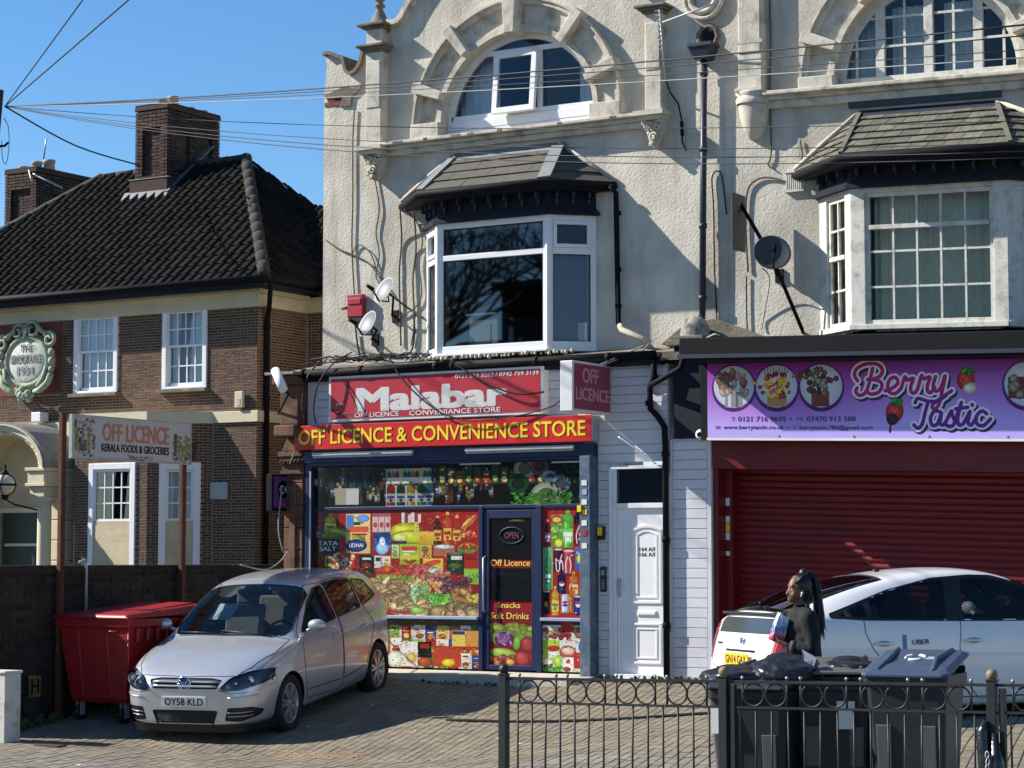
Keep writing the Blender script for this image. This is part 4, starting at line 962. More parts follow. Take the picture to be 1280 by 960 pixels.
# white front door of the flats
DW = thing('flat_entrance', (.73,0,0), label='white panelled front door of the upstairs flats with dark fanlight', cat='door')
mb = MB(); mb.box(.305,.345,-.035,.08,-.03,2.47); mb.box(.36,.40,-.03,.05,-.03,2.47); mb.box(1.05,1.075,-.03,.05,-.03,2.47); mb.box(.345,1.075,-.045,.08,2.435,2.475); mb.box(.40,1.05,-.04,.05,1.97,2.03); mb.box(.345,.36,-.02,.08,0,2.44)
mb.box(.35,1.09,-.10,.05,-.05,.02)
mb.build('frame', M['upvc'], DW, bevel=.004)
mb = MB(); mb.box(.40,1.05,.0,.008,2.03,2.435); mb.build('fanlight', M['glass'], DW)
mb = MB(); mb.box(.40,1.05,.05,.06,2.03,2.44); mb.build('fanlight_blind', mat('dark_blind', (.03,.035,.05), .8), DW)
mb = MB(); mb.box(.405,.485,-.01,.05,.02,1.97); mb.box(.485,1.04,.0,.05,.02,1.97)
dl = mb.build('door_leaf', M['upvc'], DW, bevel=.004)
def ringbox(mb, x0, x1, z0, z1, w_, y0, y1, arch_=0):
    mb.box(x0,x1,y0,y1,z0,z0+w_); mb.box(x0,x0+w_,y0,y1,z0+w_,z1-w_); mb.box(x1-w_,x1,y0,y1,z0+w_,z1-w_)
    if arch_:
        n = 8; cx = (x0+x1)/2; pts = [(x0+(x1-x0)*i/n, z1-w_+arch_*math.sin(math.pi*i/n)) for i in range(n+1)]
        mb.prism(pts+[(p[0], p[1]+w_) for p in reversed(pts)], y0, y1)
    else: mb.box(x0,x1,y0,y1,z1-w_,z1)
for (a, b, c, d, ar) in ((.60,.99,.85,1.72,.05), (.60,.99,.14,.62,0)):
    mb = MB(); ringbox(mb, a, b, c, d, .028, -.016, 0, ar); ringbox(mb, a+.055, b-.055, c+.06, d-.06, .02, -.010, 0, ar)
    mb.build('panel_moulding', M['upvc'], dl, bevel=.005)
mb = MB(); mb.box(.67,.92,-.012,0,.70,.765); mb.box(.68,.91,-.02,-.012,.715,.75); mb.build('letterbox', M['upvc'], dl, bevel=.004)
mb = MB(); mb.box(.425,.455,-.03,-.01,.92,1.14); mb.tube([(.44,-.03,1.06),(.44,-.06,1.06),(.53,-.06,1.06)], .009, 6); mb.build('handle', M['galv'], dl)
text('164 A/B\n166 A/B', .70, .93, 1.40, 1.51, -.0005, M['blackp'], dl, .01, extr=.002)
# little boxes beside the door
K1 = thing('alarm_keypad', (.17,-.02,1.7), label='small yellow and black box on the cladding right of the chalky blue post', cat='alarm')
mb = MB(); mb.box(.17,.255,-.07,-.018,1.60,1.76); mb.build('case', M['blackp'], K1, bevel=.006); mb = MB(); mb.box(.172,.235,-.075,-.0705,1.65,1.75); mb.build('sticker', M['yellow'], K1)
K2 = thing('entry_phone', (.22,-.02,1.0), label='grey metal entry phone panel left of the white door', cat='intercom')
mb = MB(); mb.box(.19,.27,-.045,-.018,.98,1.28); mb.build('case', M['pipeblue'], K2, bevel=.006); mb = MB(); mb.box(.21,.25,-.052,-.0455,1.18,1.24); [mb.box(.215,.245,-.052,-.0455,1.02+.03*k,1.035+.03*k) for k in range(4)]; mb.build('buttons', M['galv'], K2)
K3 = mb = MB(); mb.box(-.001-.02,.03,-.225,-.2005,1.93,2.01); 
mb.build('sticker', M['yellow'], post)
# brown terracotta pier at the far left of the shopfront
TP = thing('terracotta_pier', (-4.42,0,0), label='brown terracotta pier with carved capital left of the shopfront', cat='pilaster')
z = -.25; k = 0
while z < 2.45:
    mb = MB(); mb.box(-4.50,-4.20,-.06,.5,z,z+.285); mb.build('stone_block', M['terra'], TP, bevel=.01); z += .29; k += 1
mb = MB(); mb.box(-4.40,-4.30,-.085,-.06,.0,2.35); mb.build('fillet', M['terra'], TP, bevel=.01)
mb = MB(); mb.box(-4.54,-4.16,-.10,.5,2.47,2.52); mb.box(-4.52,-4.18,-.08,.5,2.52,2.70)
for k in range(7): mb.tube([(-4.53+.055*k,-.09,2.60),(-4.51+.055*k,-.12,2.64),(-4.49+.055*k,-.09,2.66)], .02, 6)
mb.box(-4.56,-4.16,-.13,.5,2.70,2.76); mb.build('capital', M['terra'], TP, bevel=.006)
mb = MB(); mb.prism([(-4.56,2.76),(-4.2,2.76),(-4.2,2.95),(-4.46,2.95)], -.06, .5); mb.box(-4.50,-4.16,-.30,.5,2.95,3.10); mb.box(-4.46,-4.16,-.22,.5,3.10,3.62); mb.box(-4.52,-4.16,-.32,.5,3.62,3.74); mb.build('console_block', M['terra'], TP, bevel=.02)
mb = MB(); mb.box(-4.56,-4.1,-.42,.5,3.745,3.78); mb.build('lead_cap', M['lead'], TP)
# ================================================================ RIGHT-HAND SHOP HOUSE (settled a little to the right)
HB = thing('terrace_house', (4.2, .55, 0), label='shabby cream terrace house with mossy slate bay roof and many-paned windows, fruit bouquet shop below', cat='building')
cxB, RB, zB = 4.15, 1.12, 6.955
def tb(mb, nm, m, par, **kw): mb.tilt(); return mb.build(nm, m, par, **kw)
hole = [(cxB+RB, zB-.03)] + [(cxB+RB*math.cos(a), zB+RB*math.sin(a)) for a in [math.pi*i/28 for i in range(29)]] + [(cxB-RB, zB-.03)]
wl = MB(); wl.prism([(1.32,3.0),(7.2,3.0),(7.2,9.0),(6.2,9.6),(4.2,10.8),(2.4,9.8),(1.32,9.0)], YW, YW+.32, 0, holes=[hole, [(2.95,4.0),(2.95,5.6),(5.8,5.6),(5.8,4.0)]])
wallB = tb(wl, 'wall', M['render2'], HB)
zp = P(940,118,.40)[1]+.015
pilaster(HB, 1.84, 2.15, zp, 9.6, T=1, bracket='bell', cap=False)
mb = MB()
for (a, b) in ((1.84,2.15),): mb.box(a-.01, b+.01, YW-.165, YW-.14, zp+.62, zp+.66)
tb(mb, 'band', M['stone'], HB)
zkB = 6.90
mb = MB(); mb.box(2.17, 6.4, YW-.19, YW+.02, zkB-.05, zkB); mb.box(2.17, 6.4, YW-.12, YW+.02, zkB-.10, zkB-.05); mb.box(2.17,6.4,YW-.07,YW+.02,zkB-.19,zkB-.10); tb(mb, 'cornice', M['stone'], HB, bevel=.01)
arch(HB, cxB, zB+.02, RB, T=1)
# arched casements with glazing bars
mb = MB(); mb.arcband(cxB, zB, RB-.09, RB+.01, 0, math.pi, .62, .70, 32); mb.box(cxB-RB, cxB+RB, .60, .70, zB-.04, zB+.05)
for x in (3.555, 4.145, 4.735): mb.box(x-.055, x+.055, .61, .69, zB+.05, zB+math.sqrt(RB**2-(x-cxB)**2)-.08)
winB = tb(mb, 'window', M['oldwhite'], HB, bevel=.004)
mulls = [cxB-RB, 3.50, 3.61, 4.09, 4.20, 4.68, 4.79, cxB+RB]
for i in range(0, 8, 2):
    a, b = mulls[i], mulls[i+1]; mid = (a+b)/2 if 0 < i < 6 else (3.26 if i == 0 else 5.03)
    for zc in (zB+.40, zB+.74):
        hw = math.sqrt(max(0, (RB-.08)**2-(zc-zB)**2)); p, q = max(a, cxB-hw), min(b, cxB+hw)
        if q-p > .05:
            mb = MB(); mb.box(p, q, .63, .66, zc-.014, zc+.014); tb(mb, 'glazing_bar', M['oldwhite'], winB)
    zt = zB+math.sqrt(max(.01, (RB-.08)**2-(mid-cxB)**2)); mb = MB(); mb.box(mid-.014, mid+.014, .632, .662, zB+.05, zt); tb(mb, 'glazing_bar', M['oldwhite'], winB)
    for (c, d) in ((a, mid), (mid, b)):
        for (e0, e1) in ((zB+.05, zB+.40), (zB+.40, zB+.74), (zB+.74, zB+RB)):
            pts = circ_region(c, d, e0, e1, cxB, zB, RB-.06)
            if len(pts) > 3 and max(p[1] for p in pts)-e0 > .03 and max(p[0] for p in pts)-min(p[0] for p in pts) > .03:
                mb = MB(); mb.prism(pts, .655, .66); tb(mb, 'pane', M['glass'], winB)
for (a, b) in ((3.62, 4.05), (4.25, 4.6), (3.1,3.4)): tb(drape(a, b, zB+.02, zB+RB*.8, .85, 4, .02), 'net_curtain', M['curtaingrey'], winB)
room(HB, cxB-1.5, cxB+1.5, .88, 4.2, 6.6, 8.4, 'room', 1)
# ---- bay 2
qA, qB_, qC, qD = (2.80,.55), (3.44,-.05), (5.27,-.05), (5.93,.55)
z0b, z1b = 4.0, 5.60
BW = MB()
for a, b in ((qA,qB_),(qB_,qC),(qC,qD)):
    L = flen(a, b); side = a != qB_
    facet(BW, a, b, 0, L, z0b, z0b+.06, -.02, .10); facet(BW, a, b, 0, L, z1b-.05, z1b+.03, 0, .10)
    w0 = .165 if not side else .02; 
    facet(BW, a, b, 0 if side else 0, .17 if a != qA else .20, z0b+.06, z1b-.05, .0, .10); facet(BW, a, b, L-.165, L, z0b+.06, z1b-.05, .0, .10)
bayB = tb(BW, 'bay_window', M['oldwhite'], HB, bevel=.006)
def grid_window(par, a, b, u0, u1, z0, z1, cols, zrows, fr=.05, d0=.03, hop=None, pane='glassold'):
    mb = MB(); f = lambda *k: facet(mb, a, b, *k)
    f(u0, u1, z0, z0+fr, d0, d0+.05); f(u0, u1, z1-fr, z1, d0, d0+.05); f(u0, u0+fr, z0+fr, z1-fr, d0, d0+.05); f(u1-fr, u1, z0+fr, z1-fr, d0, d0+.05)
    if hop: f(u0+fr, u1-fr, hop-.03, hop+.02, d0-.02, d0+.05)
    fr_ = tb(mb, 'window_frame', M['oldwhite'], par, bevel=.003)
    zs = [z0+fr]+zrows+[z1-fr]; us = [u0+fr+(u1-u0-2*fr)*i/cols for i in range(cols+1)]
    for z in zrows:
        if hop and abs(z-hop) < .02: continue
        mb = MB(); facet(mb, a, b, u0+fr, u1-fr, z-.012, z+.012, d0+.005, d0+.035); tb(mb, 'glazing_bar', M['oldwhite'], par)
    for u in us[1:-1]:
        mb = MB(); facet(mb, a, b, u-.012, u+.012, z0+fr, z1-fr, d0+.002, d0+.032); tb(mb, 'glazing_bar', M['oldwhite'], par)
    for i in range(cols):
        for j in range(len(zs)-1):
            mb = MB(); facet(mb, a, b, us[i], us[i+1], zs[j], zs[j+1], d0+.024, d0+.028); tb(mb, 'pane', M[pane], par)
zr = [z0b+.06+.05+k for k in (.385, .80)]; hop = z1b-.05-.39
grid_window(bayB, qB_, qC, .165, flen(qB_,qC)-.165, z0b+.06, z1b-.05, 5, [z0b+.06+.42, z0b+.06+.82, hop], hop=hop)
grid_window(bayB, qA, qB_, .20, flen(qA,qB_)-.165, z0b+.06, z1b-.05, 2, [z0b+.06+.42, z0b+.06+.80, z0b+.06+1.12], hop=z0b+.06+.80)
grid_window(bayB, qC, qD, .17, flen(qC,qD)-.165, z0b+.06, z1b-.05, 2, [z0b+.06+.42, z0b+.06+.80, z0b+.06+1.12], hop=z0b+.06+.80)
tb(drape(3.62, 5.1, z0b, z1b, .22, 14, .02), 'net_curtain', M['curtaingrey'], bayB)
c2 = MB(); 
for s_, (a, b) in enumerate(((qA,qB_),(qC,qD))):
    A = Vector((a[0], a[1], 0)); B = Vector((b[0], b[1], 0)); n = 16; vs = []
    for z in (z0b, z1b):
        for i in range(n+1):
            p = A.lerp(B, i/n); vs.append((p.x+(.07 if s_ == 0 else -.07), p.y+.11+.015*math.sin(i*1.9), z))
    c2.add(vs, [(i,i+1,n+2+i,n+1+i) for i in range(n)], 0, True)
tb(c2, 'net_curtain', M['curtain'], bayB)
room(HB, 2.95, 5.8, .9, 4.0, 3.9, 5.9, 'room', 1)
bay_top(HB, qA, qB_, qC, qD, 5.60, 5.87, 1, [(2.50,.55),(3.50,-.45),(5.45,-.45),(6.45,.55)], (3.33, 4.97, 6.56), M['slate'], slates=True, nb=(3,8,3))
mb = MB(); mb.box(3.20, 5.02, .50, .555, 6.64, 6.78); tb(mb, 'flashing_board', M['pipeblue'], HB)
# air grille
mb = MB(); gx0, gx1, gz0, gz1 = PX(980,.5,225), PX(1004,.5,225), P(990,240,.52)[1], P(990,214,.52)[1]
mb.box(gx0, gx1, .53, .56, gz0, gz1); 
for k in range(8): mb.box(gx0+.02+k*(gx1-gx0-.04)/8, gx0+.035+k*(gx1-gx0-.04)/8, .51, .53, gz0+.02, gz1-.02)
mb.box(gx0,gx1,.50,.53,gz0,gz0+.02); mb.box(gx0,gx1,.50,.53,gz1-.02,gz1); mb.build('air_vent', M['oldwhite'], HB)
# ---- ground floor of the berry shop
YS = -.35
SB = thing('shopfront', (4.0,0,0), label='berry shopfront with closed dark red roller shutter and white boarded pier', cat='shopfront')
pw = MB(); pw.box(1.11, 1.655, .001, .3, -.1, 2.775); pier = pw.build('pier', M['upvcdirty'], SB)
boards(pier, 1.115, 1.15, -.05, 2.77, -.002, 3.0); boards(pier, 1.60, 1.655, -.05, 2.77, -.002, 3.0); boards(pier, 1.154, 1.596, -.0, 2.74, 0, .115)
mb = MB(); mb.box(1.19, 1.66, -.04, .3, 2.78, 3.86); mb.build('upper_pier', M['blacknavy'], SB)
# weathered console head between the two shops
mb = MB(); mb.lathe([(.0,.24),(.07,.235),(.13,.19),(.17,.10),(.18,.0)], (1.40,.10,3.98), 12, m=0); mb.build('console_dome', mat('soot_streaked_stone', (.33,.31,.27), .9, .2, 5, .005, 30, dirt=(.04,.035,.03), dscale=7, damt=.9, dlow=.42), SB)
mb = MB(); mb.box(1.14,1.66,-.16,.3,3.86,3.93); mb.box(1.18,1.60,-.10,.3,3.93,3.98); mb.build('console_head', M['stone_dk'], SB, bevel=.01)
mb = MB(); mb.prism([(.85,3.93),(1.2,4.18),(1.55,4.20),(2.25,3.93)], .28, .56); mb.build('render_haunch', M['stone_dk'], SB)
zt = 3.90; Yc = -.75
xa, zsT = P(884,452,YS); zsB = P(884,547,YS)[1]; xe = PX(1280,YS,500); print('berry sign', xa, zsT, zsB, xe, P(1280,444,YS), P(1280,549,YS), 'canopy', P(900,440,Yc), P(900,419,Yc), P(1270,434,Yc))
cz1 = P(900,419,Yc)[1]+.0; cz0 = P(900,446,Yc)[1]
mb = MB(); mb.box(1.62, 7.2, Yc, .5, cz0+.02, cz1); mb.box(1.66,7.2,Yc+.02,-.2,cz0-.02,cz0+.02)
tb(mb, 'canopy', M['black'], SB, bevel=.01)
mb = MB(); mb.box(1.60, 7.2, Yc-.012, Yc, cz0+.01, cz0+.055); tb(mb, 'drip_rail', M['pipeblue'], SB)
mb = MB(); mb.box(1.66, 7.2, YS+.06, .3, zsB-.01, cz0-.03); tb(mb, 'fascia_box', M['black'], SB)
mb = MB(); mb.box(1.68, 7.1, -.02, .46, 2.42, zsB+.02); tb(mb, 'shutter_housing', M['shutterbox'], SB, bevel=.008)
mb = MB(); mb.box(1.66, 1.725, .02, .46, -.1, 2.42); mb.box(1.725,1.815,.20,.46,-.1,2.42); jamb = tb(mb, 'shutter_guide', M['shutterbox'], SB, bevel=.006)
for k, (za, zb_, mm) in enumerate(((2.00,2.09,'signwhite'),(1.80,1.88,'signwhite'),(1.70,1.79,'yellow'),(1.60,1.69,'signwhite'),(1.42,1.47,'signwhite'))):
    mb = MB(); mb.box(1.735,1.785,.192,.1995,za,zb_); tb(mb, 'sticker', M[mm], jamb)
z = 0.0; n = 0
while z < 2.44:
    mb = MB(); nn = 6; pr = [(i/nn, -.016*math.sin(math.pi*i/nn)) for i in range(nn+1)]; vs = []
    for xx in (1.815, 7.1):
        for t, d in pr: vs.append((xx, .40+d, z+t*.072))
    mb.add(vs, [(i, i+nn+1, i+nn+2, i+1) for i in range(nn)], 0, True); mb.box(1.815,7.1,.398,.405,z+.0725,z+.0765)
    tb(mb, 'slat', M['shutter'], SB); z += .077; n += 1
mb = MB(); mb.box(1.815, 7.1, .42, .46, -.1, 2.45); tb(mb, 'backing', M['dark'], SB)
# purple sign
u2x = lambda u: PX(870+u/3.122, YS, 500)
xA_, xB_ = xa, u2x(1500)
pr = Print(xB_-xA_, zsT-zsB, (45,35,1500,338), 400)
yy = np.linspace(0,1,pr.H)[:,None,None]; xx = np.linspace(0,1,pr.W)[None,:,None]
t_ = np.clip(yy*1.15-.12*np.sin(xx*7)+.05, 0, 1); pr.sat = 1.0; pr.a[:] = (np.array([.58,.12,.58])*(1-t_)+np.array([.76,.68,.97])*t_)
pr.ell(400,60,260,40,(.54,.12,.58),.0,.0,.3); pr.ell(980,60,300,40,(.42,.12,.62),.0,0,.3)
rg = random.Random(4)
for cx, kind in ((157,0),(336,1),(518,2),(1310,3)):
    pr.ell(cx,142,93,94,(.28,.04,.42),0); pr.ell(cx,137,85,83,(.80,.82,.88),.1)
    if kind == 0:
        pr.rect(120,158,194,218,(.55,.55,.57)); pr.rect(132,158,145,218,(.8,.8,.82)); pr.rect(165,158,175,218,(.35,.35,.37))
        for k in range(30):
            x = rg.uniform(92,222); y = rg.uniform(75,150)+abs(x-157)*.3; pr.ell(x,y,11,19,rg.choice([(.50,.40,.36),(.42,.30,.26),(.62,.55,.48),(.5,.25,.2)]),.5,(x-157)*.009)
    if kind == 1:
        pr.prsm = 0; pr.rect(296,178,376,216,(.74,.56,.30)); 
        for k in range(55): pr.ell(rg.gauss(338,34),rg.uniform(85,180),9,8,rg.choice([(.85,.62,.12),(.60,.12,.08),(.78,.35,.10),(.85,.75,.3),(.45,.10,.08)]),.5)
        for x, y in ((352,118),(338,158),(300,120)): pr.leaves(x-12,y-10,x+12,y+10,10,9,[(.92,.78,.15)])
        for k in range(9): pr.stroke([(290+k*11,100-8*(k%3)),(288+k*12,72-6*(k%2))],3,(.3,.1,.05))
    if kind == 2:
        pr.rect(478,160,550,216,(.50,.22,.12),grad=.3); pr.rect(476,158,552,170,(.55,.26,.15))
        for k in range(42):
            x = rg.gauss(514,30); y = rg.uniform(70,165); pr.ell(x,y,11,11,rg.choice([(.20,.14,.10),(.55,.52,.46),(.35,.30,.22),(.4,.15,.12)]),.6)
    if kind == 3:
        pr.rect(1240,110,1380,190,(.45,.14,.08)); pr.pile(1250,115,1370,175,26,14,12,[(.6,.2,.1),(.5,.5,.45),(.3,.2,.12)])
def berry(cx, cy, s, dip, dark=True):
    pr.ell(cx,cy,30*s,36*s,(.70,.10,.14),.55,.25); 
    for k in range(16):
        a = rg.uniform(0,6.28); r_ = rg.uniform(0,.75); pr.ell(cx+26*s*r_*math.cos(a),cy+30*s*r_*math.sin(a),1.6,2.4,(.9,.6,.3),0)
    pr.leaves(cx-6*s,cy-38*s,cx+26*s,cy-24*s,14,13*s,[(.15,.42,.10),(.25,.55,.15)])
    if dip: pr.ell(cx-8*s,cy+24*s,20*s,20*s,(.18,.05,.04),.7); pr.stroke([(cx-14*s,cy+30*s),(cx-16*s,cy+60*s)],7,(.15,.05,.04)); pr.ell(cx-16*s,cy+64*s,5,7,(.15,.05,.04),.5)
    else: pr.ell(cx+14*s,cy+30*s,26*s,20*s,(.80,.74,.70),.5,-.4)
L = [
 [(724,72),(716,105),(704,145),(690,168),(670,174),(656,160),(662,146)], [(664,118),(652,96),(664,70),(700,54),(742,56),(762,76),(754,100),(722,114),(704,114)], [(722,114),(752,122),(760,142),(744,164),(716,170),(704,162)],
 [(772,158),(800,148),(822,128),(814,108),(794,112),(782,138),(790,164),(812,168),(834,150)],
 [(834,150),(850,106),(858,118),(882,112),(872,142),(874,164),(888,166),(900,148)], [(900,148),(914,102),(922,114),(946,108),(936,140),(938,162),(950,165),(964,146)],
 [(968,106),(958,140),(966,160),(986,150),(1004,104),(992,160),(980,208),(962,230),(954,214),(980,192),(1028,160)],
 [(888,204),(900,188),(936,198),(972,198),(1006,178)], [(938,200),(926,240),(914,284),(898,300),(882,288)],
 [(986,240),(962,236),(946,262),(952,288),(972,284),(988,244),(982,280),(994,288),(1008,270)], [(1008,270),(1026,236),(1030,254),(1038,278),(1022,294),(1002,286)],
 [(1038,276),(1064,204),(1050,258),(1052,286),(1066,286),(1080,268)], [(1042,228),(1088,222)], [(1080,268),(1096,238),(1088,278),(1100,288),(1114,268)], [(1104,212),(1106,214)],
 [(1158,246),(1140,236),(1120,256),(1122,284),(1146,290),(1172,266)]]
for off, wd, col in (((7,9),30,(.10,.14,.22)), ((0,0),30,(.96,.92,.99)), ((0,0),0,None)):
    for i, st in enumerate(L):
        if wd: pr.stroke([(x+off[0],y+off[1]) for x, y in st], wd, col)
        else:
            pr.stroke(st, 14, (.68,.06,.46) if i < 7 else (.40,.08,.58))
berry(808,238,1.15,True); berry(1082,118,1.1,False)
pr.noise(.02)
c_t = lambda x, z: z-.031*max(0, x-1.45)
PS = thing('banner_sign', (3.6,YS,2.9), label='purple Berry Tastic banner sign with fruit bouquets in round frames', cat='sign')
zT = zsT+.031*(xA_-1.45); zB2 = zsB+.031*(xA_-1.45)
panel('banner', [(xA_,YS,c_t(xA_,zB2)),(xB_,YS,c_t(xB_,zB2)),(xB_,YS,c_t(xB_,zT)),(xA_,YS,c_t(xA_,zT))], printmat('berry_print', pr, .45, 0, .86), PS, .02)
vz = lambda v: zT-(v-35)/(338-35)*(zT-zB2)
ink = mat('indigo_letter', (.05,.02,.10), .5); mag = mat('magenta_letter', (.35,.04,.28), .5)
def bt(s_, u0, u1, v0, v1, m, bold=.015): text(s_, u2x(u0), u2x(u1), vz(v1), vz(v0), YS-.001, m, PS, bold, T=1, extr=.002)
bt('T:', 138,154,256,273, mag); bt('0121 716 9695', 164,350,255,274, ink, .03); bt('•', 366,374,261,269, ink); bt('M:', 394,420,256,273, mag); bt('07470 913 588', 432,622,255,274, ink, .03)
bt('W:', 74,96,290,305, mag, .01); bt('www.berrytastic.co.uk', 106,342,289,309, ink, .02); bt('•', 356,364,295,302, ink); bt('E:', 380,394,290,305, mag, .01); bt('berrytastic786@gmail.com', 404,688,289,310, ink, .02)
bt('The Exotic', 1212,1330,42,60, mag, .0)
for u in (320,612,905,1212):
    mb = MB(); mb.box(u2x(u)-.008, u2x(u)+.008, YS-.008, YS-.001, vz(338)-.0, vz(326)); tb(mb, 'clip', M['galv'], PS)
mb = MB(); mb.box(xA_-.01, xB_, YS-.006, YS+.05, zB2-.03, zB2-.002); tb(mb, 'frame_rail', M['signwhite'], PS)
# round dome camera at the pier head
DC = thing('dome_camera', (PX(875,-.1,543),-.1,2.7), label='small white dome security camera below the left corner of the purple sign', cat='camera')
cx_, cz_ = P(875,543,-.12); mb = MB(); mb.lathe([(.0,-.05),(.04,-.045),(.06,-.02),(.065,.05),(.0,.055)], (cx_,-.10,cz_), 14, axis='y'); mb.build('housing', M['upvc'], DC)
mb = MB(); mb.ball((cx_,-.135,cz_), .032, 10); mb.build('lens_dome', M['black'], DC)
# ---- downpipes and hopper
DP = thing('downpipe', (1.36,.45,4.2), label='dark blue downpipe with square hopper head between the two gables', cat='pipe')
xt, zt0 = P(880,75,.45); xb_, zb_0 = P(878,395,.45)
mb = MB(); mb.tube([(xt,.45,zt0),(xb_,.45,zb_0)], .04, 10)
for t in (.05,.35,.65,.93): p = Vector((xt,.45,zt0)).lerp(Vector((xb_,.45,zb_0)), t); mb.tube([p+Vector((0,0,.03)), p-Vector((0,0,.03))], .05, 10)
mb.tube([(xb_,.45,zb_0),(xb_-.03,.40,zb_0-.08)], .05, 8); mb.build('pipe', M['pipeblue'], DP)
mb = MB(); mb.add([(xt-.09,.36,zt0),(xt+.09,.36,zt0),(xt+.09,.54,zt0),(xt-.09,.54,zt0),(xt-.15,.32,zt0+.15),(xt+.15,.32,zt0+.15),(xt+.15,.55,zt0+.15),(xt-.15,.55,zt0+.15)], [(0,3,2,1),(0,1,5,4),(1,2,6,5),(2,3,7,6),(3,0,4,7),(4,5,6,7)])
mb.box(xt-.16,xt+.16,.31,.56,zt0+.15,zt0+.19); mb.build('hopper', M['pipeblue'], DP)
mb = MB(); mb.lathe([(.0,-.02),(.09,-.02),(.09,.0),(.06,.01)], (xt+.02,.545,zt0+.32), 10, axis='y'); mb.build('wall_hole', M['dark'], DP)
mb = MB(); mb.lathe([(.0,.0),(.17,.0),(.15,-.03),(.11,-.03),(.10,.01)], (xt+.01,.545,zt0+.30), 9, axis='y'); mb.build('broken_render', M['stone_dk'], DP)
D2 = thing('downpipe', (1.09,-.08,0), label='black downpipe with offset bend beside the white flat door', cat='pipe')
mb = MB(); mb.tube([(.98,-.16,3.74),(.98,-.14,3.52),(.90,-.10,3.38),(.90,-.09,3.14),(.99,-.07,3.04),(1.075,-.07,2.92),(1.085,-.07,2.7),(1.085,-.07,.0)], .036, 10)
for z in (3.5,3.2,2.6,1.6,.6): mb.tube([(1.085 if z < 3 else (.98 if z > 3.4 else .90),-.07 if z < 3 else -.12,z+.03),(1.085 if z < 3 else (.98 if z > 3.4 else .90),-.07 if z < 3 else -.12,z-.03)], .046, 10)
mb.tube([(.93,-.12,3.42),(1.1,-.22,3.46),(1.42,-.32,3.58),(1.44,-.30,3.68)], .034, 8); mb.build('pipe', M['black'], D2)
D3 = thing('downpipe', (.15,.45,4.1), label='black downpipe right of the white bay window with grey elbow at its foot', cat='pipe')
xq, zq = P(770,240,.46); xr_, zr_ = P(773,408,.46)
mb = MB(); mb.tube([(xq-.06,.40,5.93),(xq,.46,5.85),(xr_,.46,zr_+.05),(xr_+.03,.44,zr_)], .035, 8)
for t in (5.6, 4.9, 4.45): mb.tube([(xr_,.46,t+.025),(xr_,.46,t-.025)], .043, 8)
mb.build('pipe', M['black'], D3)
p1 = P(777,412,.40); p2 = P(806,424,.1); mb = MB(); mb.tube([(xr_+.03,.44,zr_+.01),(p1[0],.40,p1[1]),(p2[0],.10,p2[1])], .038, 8); mb.build('elbow', M['cement'], D3)
# ---- ring ornament between the gables
ro = P(880, -2, .52); mb = MB(); mb.tube([(ro[0]+.17*math.cos(a), .50, ro[1]+.17*math.sin(a)) for a in [i*.35 for i in range(20)]], .04, 8); mb.tube([(ro[0]+.25*math.cos(a), .51, ro[1]+.25*math.sin(a)) for a in [i*.35 for i in range(20)]], .03, 8); mb.build('ring_moulding', M['stone'], HB)
# ================================================================ PUBLIC HOUSE on the left
PH = thing('public_house', (-9.5, 1.2, -.5), label='brown brick public house with dark tiled hipped roof, cream eaves and white sash windows', cat='building')
YP = 1.2; XC = -5.93; XL = -14.2
wins_up = [(-9.31, -8.47), (-7.63, -6.82)]; wz = (3.78, 4.97)
mb = MB(); mb.prism([(XL,-1),(XC,-1),(XC,5.0),(XL,5.0)], YP, YP+.25, 0, holes=[[(a,wz[0]),(b,wz[0]),(b,wz[1]),(a,wz[1])] for a, b in wins_up])
mb.box(XC-.25, XC, YP+.25, 2.36, -1, 5.0); mb.box(XC-.1, -4.32, 2.341, 2.5, -1, 5.12); mb.box(XL, XL+.2, YP+.25, 6, -1, 5)
wallP = mb.build('wall', M['mortar'], PH)
vis = lambda c: c.x > -11.3
ks = brick_field(PH, -11.35, XC, 1.15, 4.88, YP, M['brick'], holes=[(a, b, wz[0]-.02, wz[1]) for a, b in wins_up]+[(-8.78,-6.70,1.0,3.44),(-11.4,-9.2,1.0,3.42),(-10.78,-9.58,3.80,4.86)])
lay_bricks(PH, ks, M['brick'], wallP, 300, vis)
ks = brick_field(PH, YP-.02, 2.32, 1.15, 4.88, XC, M['brick'], axis='y')
mbx = MB()
def brick_part(parent, ks, m, name, wallmat=None, thing_=None):
    w = MB(); F = [(0,3,2,1),(4,5,6,7),(0,1,5,4),(1,2,6,5),(2,3,7,6),(3,0,4,7)]
side = MB(); side.box(XC+.0005, XC+.002, YP, 2.32, 1.1, 4.9); sidew = side.build('side_wall', M['mortar'], PH)
lay_bricks(PH, ks, M['brick'], sidew, 300)
ks = brick_field(PH, XC+.03, -4.40, 1.15, 4.88, 2.335, M['brick']); wing = MB(); wing.box(XC,-4.35,2.335,2.34,1.1,4.9); wing = wing.build('wing_wall', M['mortar'], PH); lay_bricks(PH, ks, M['brick'], wing, 120)
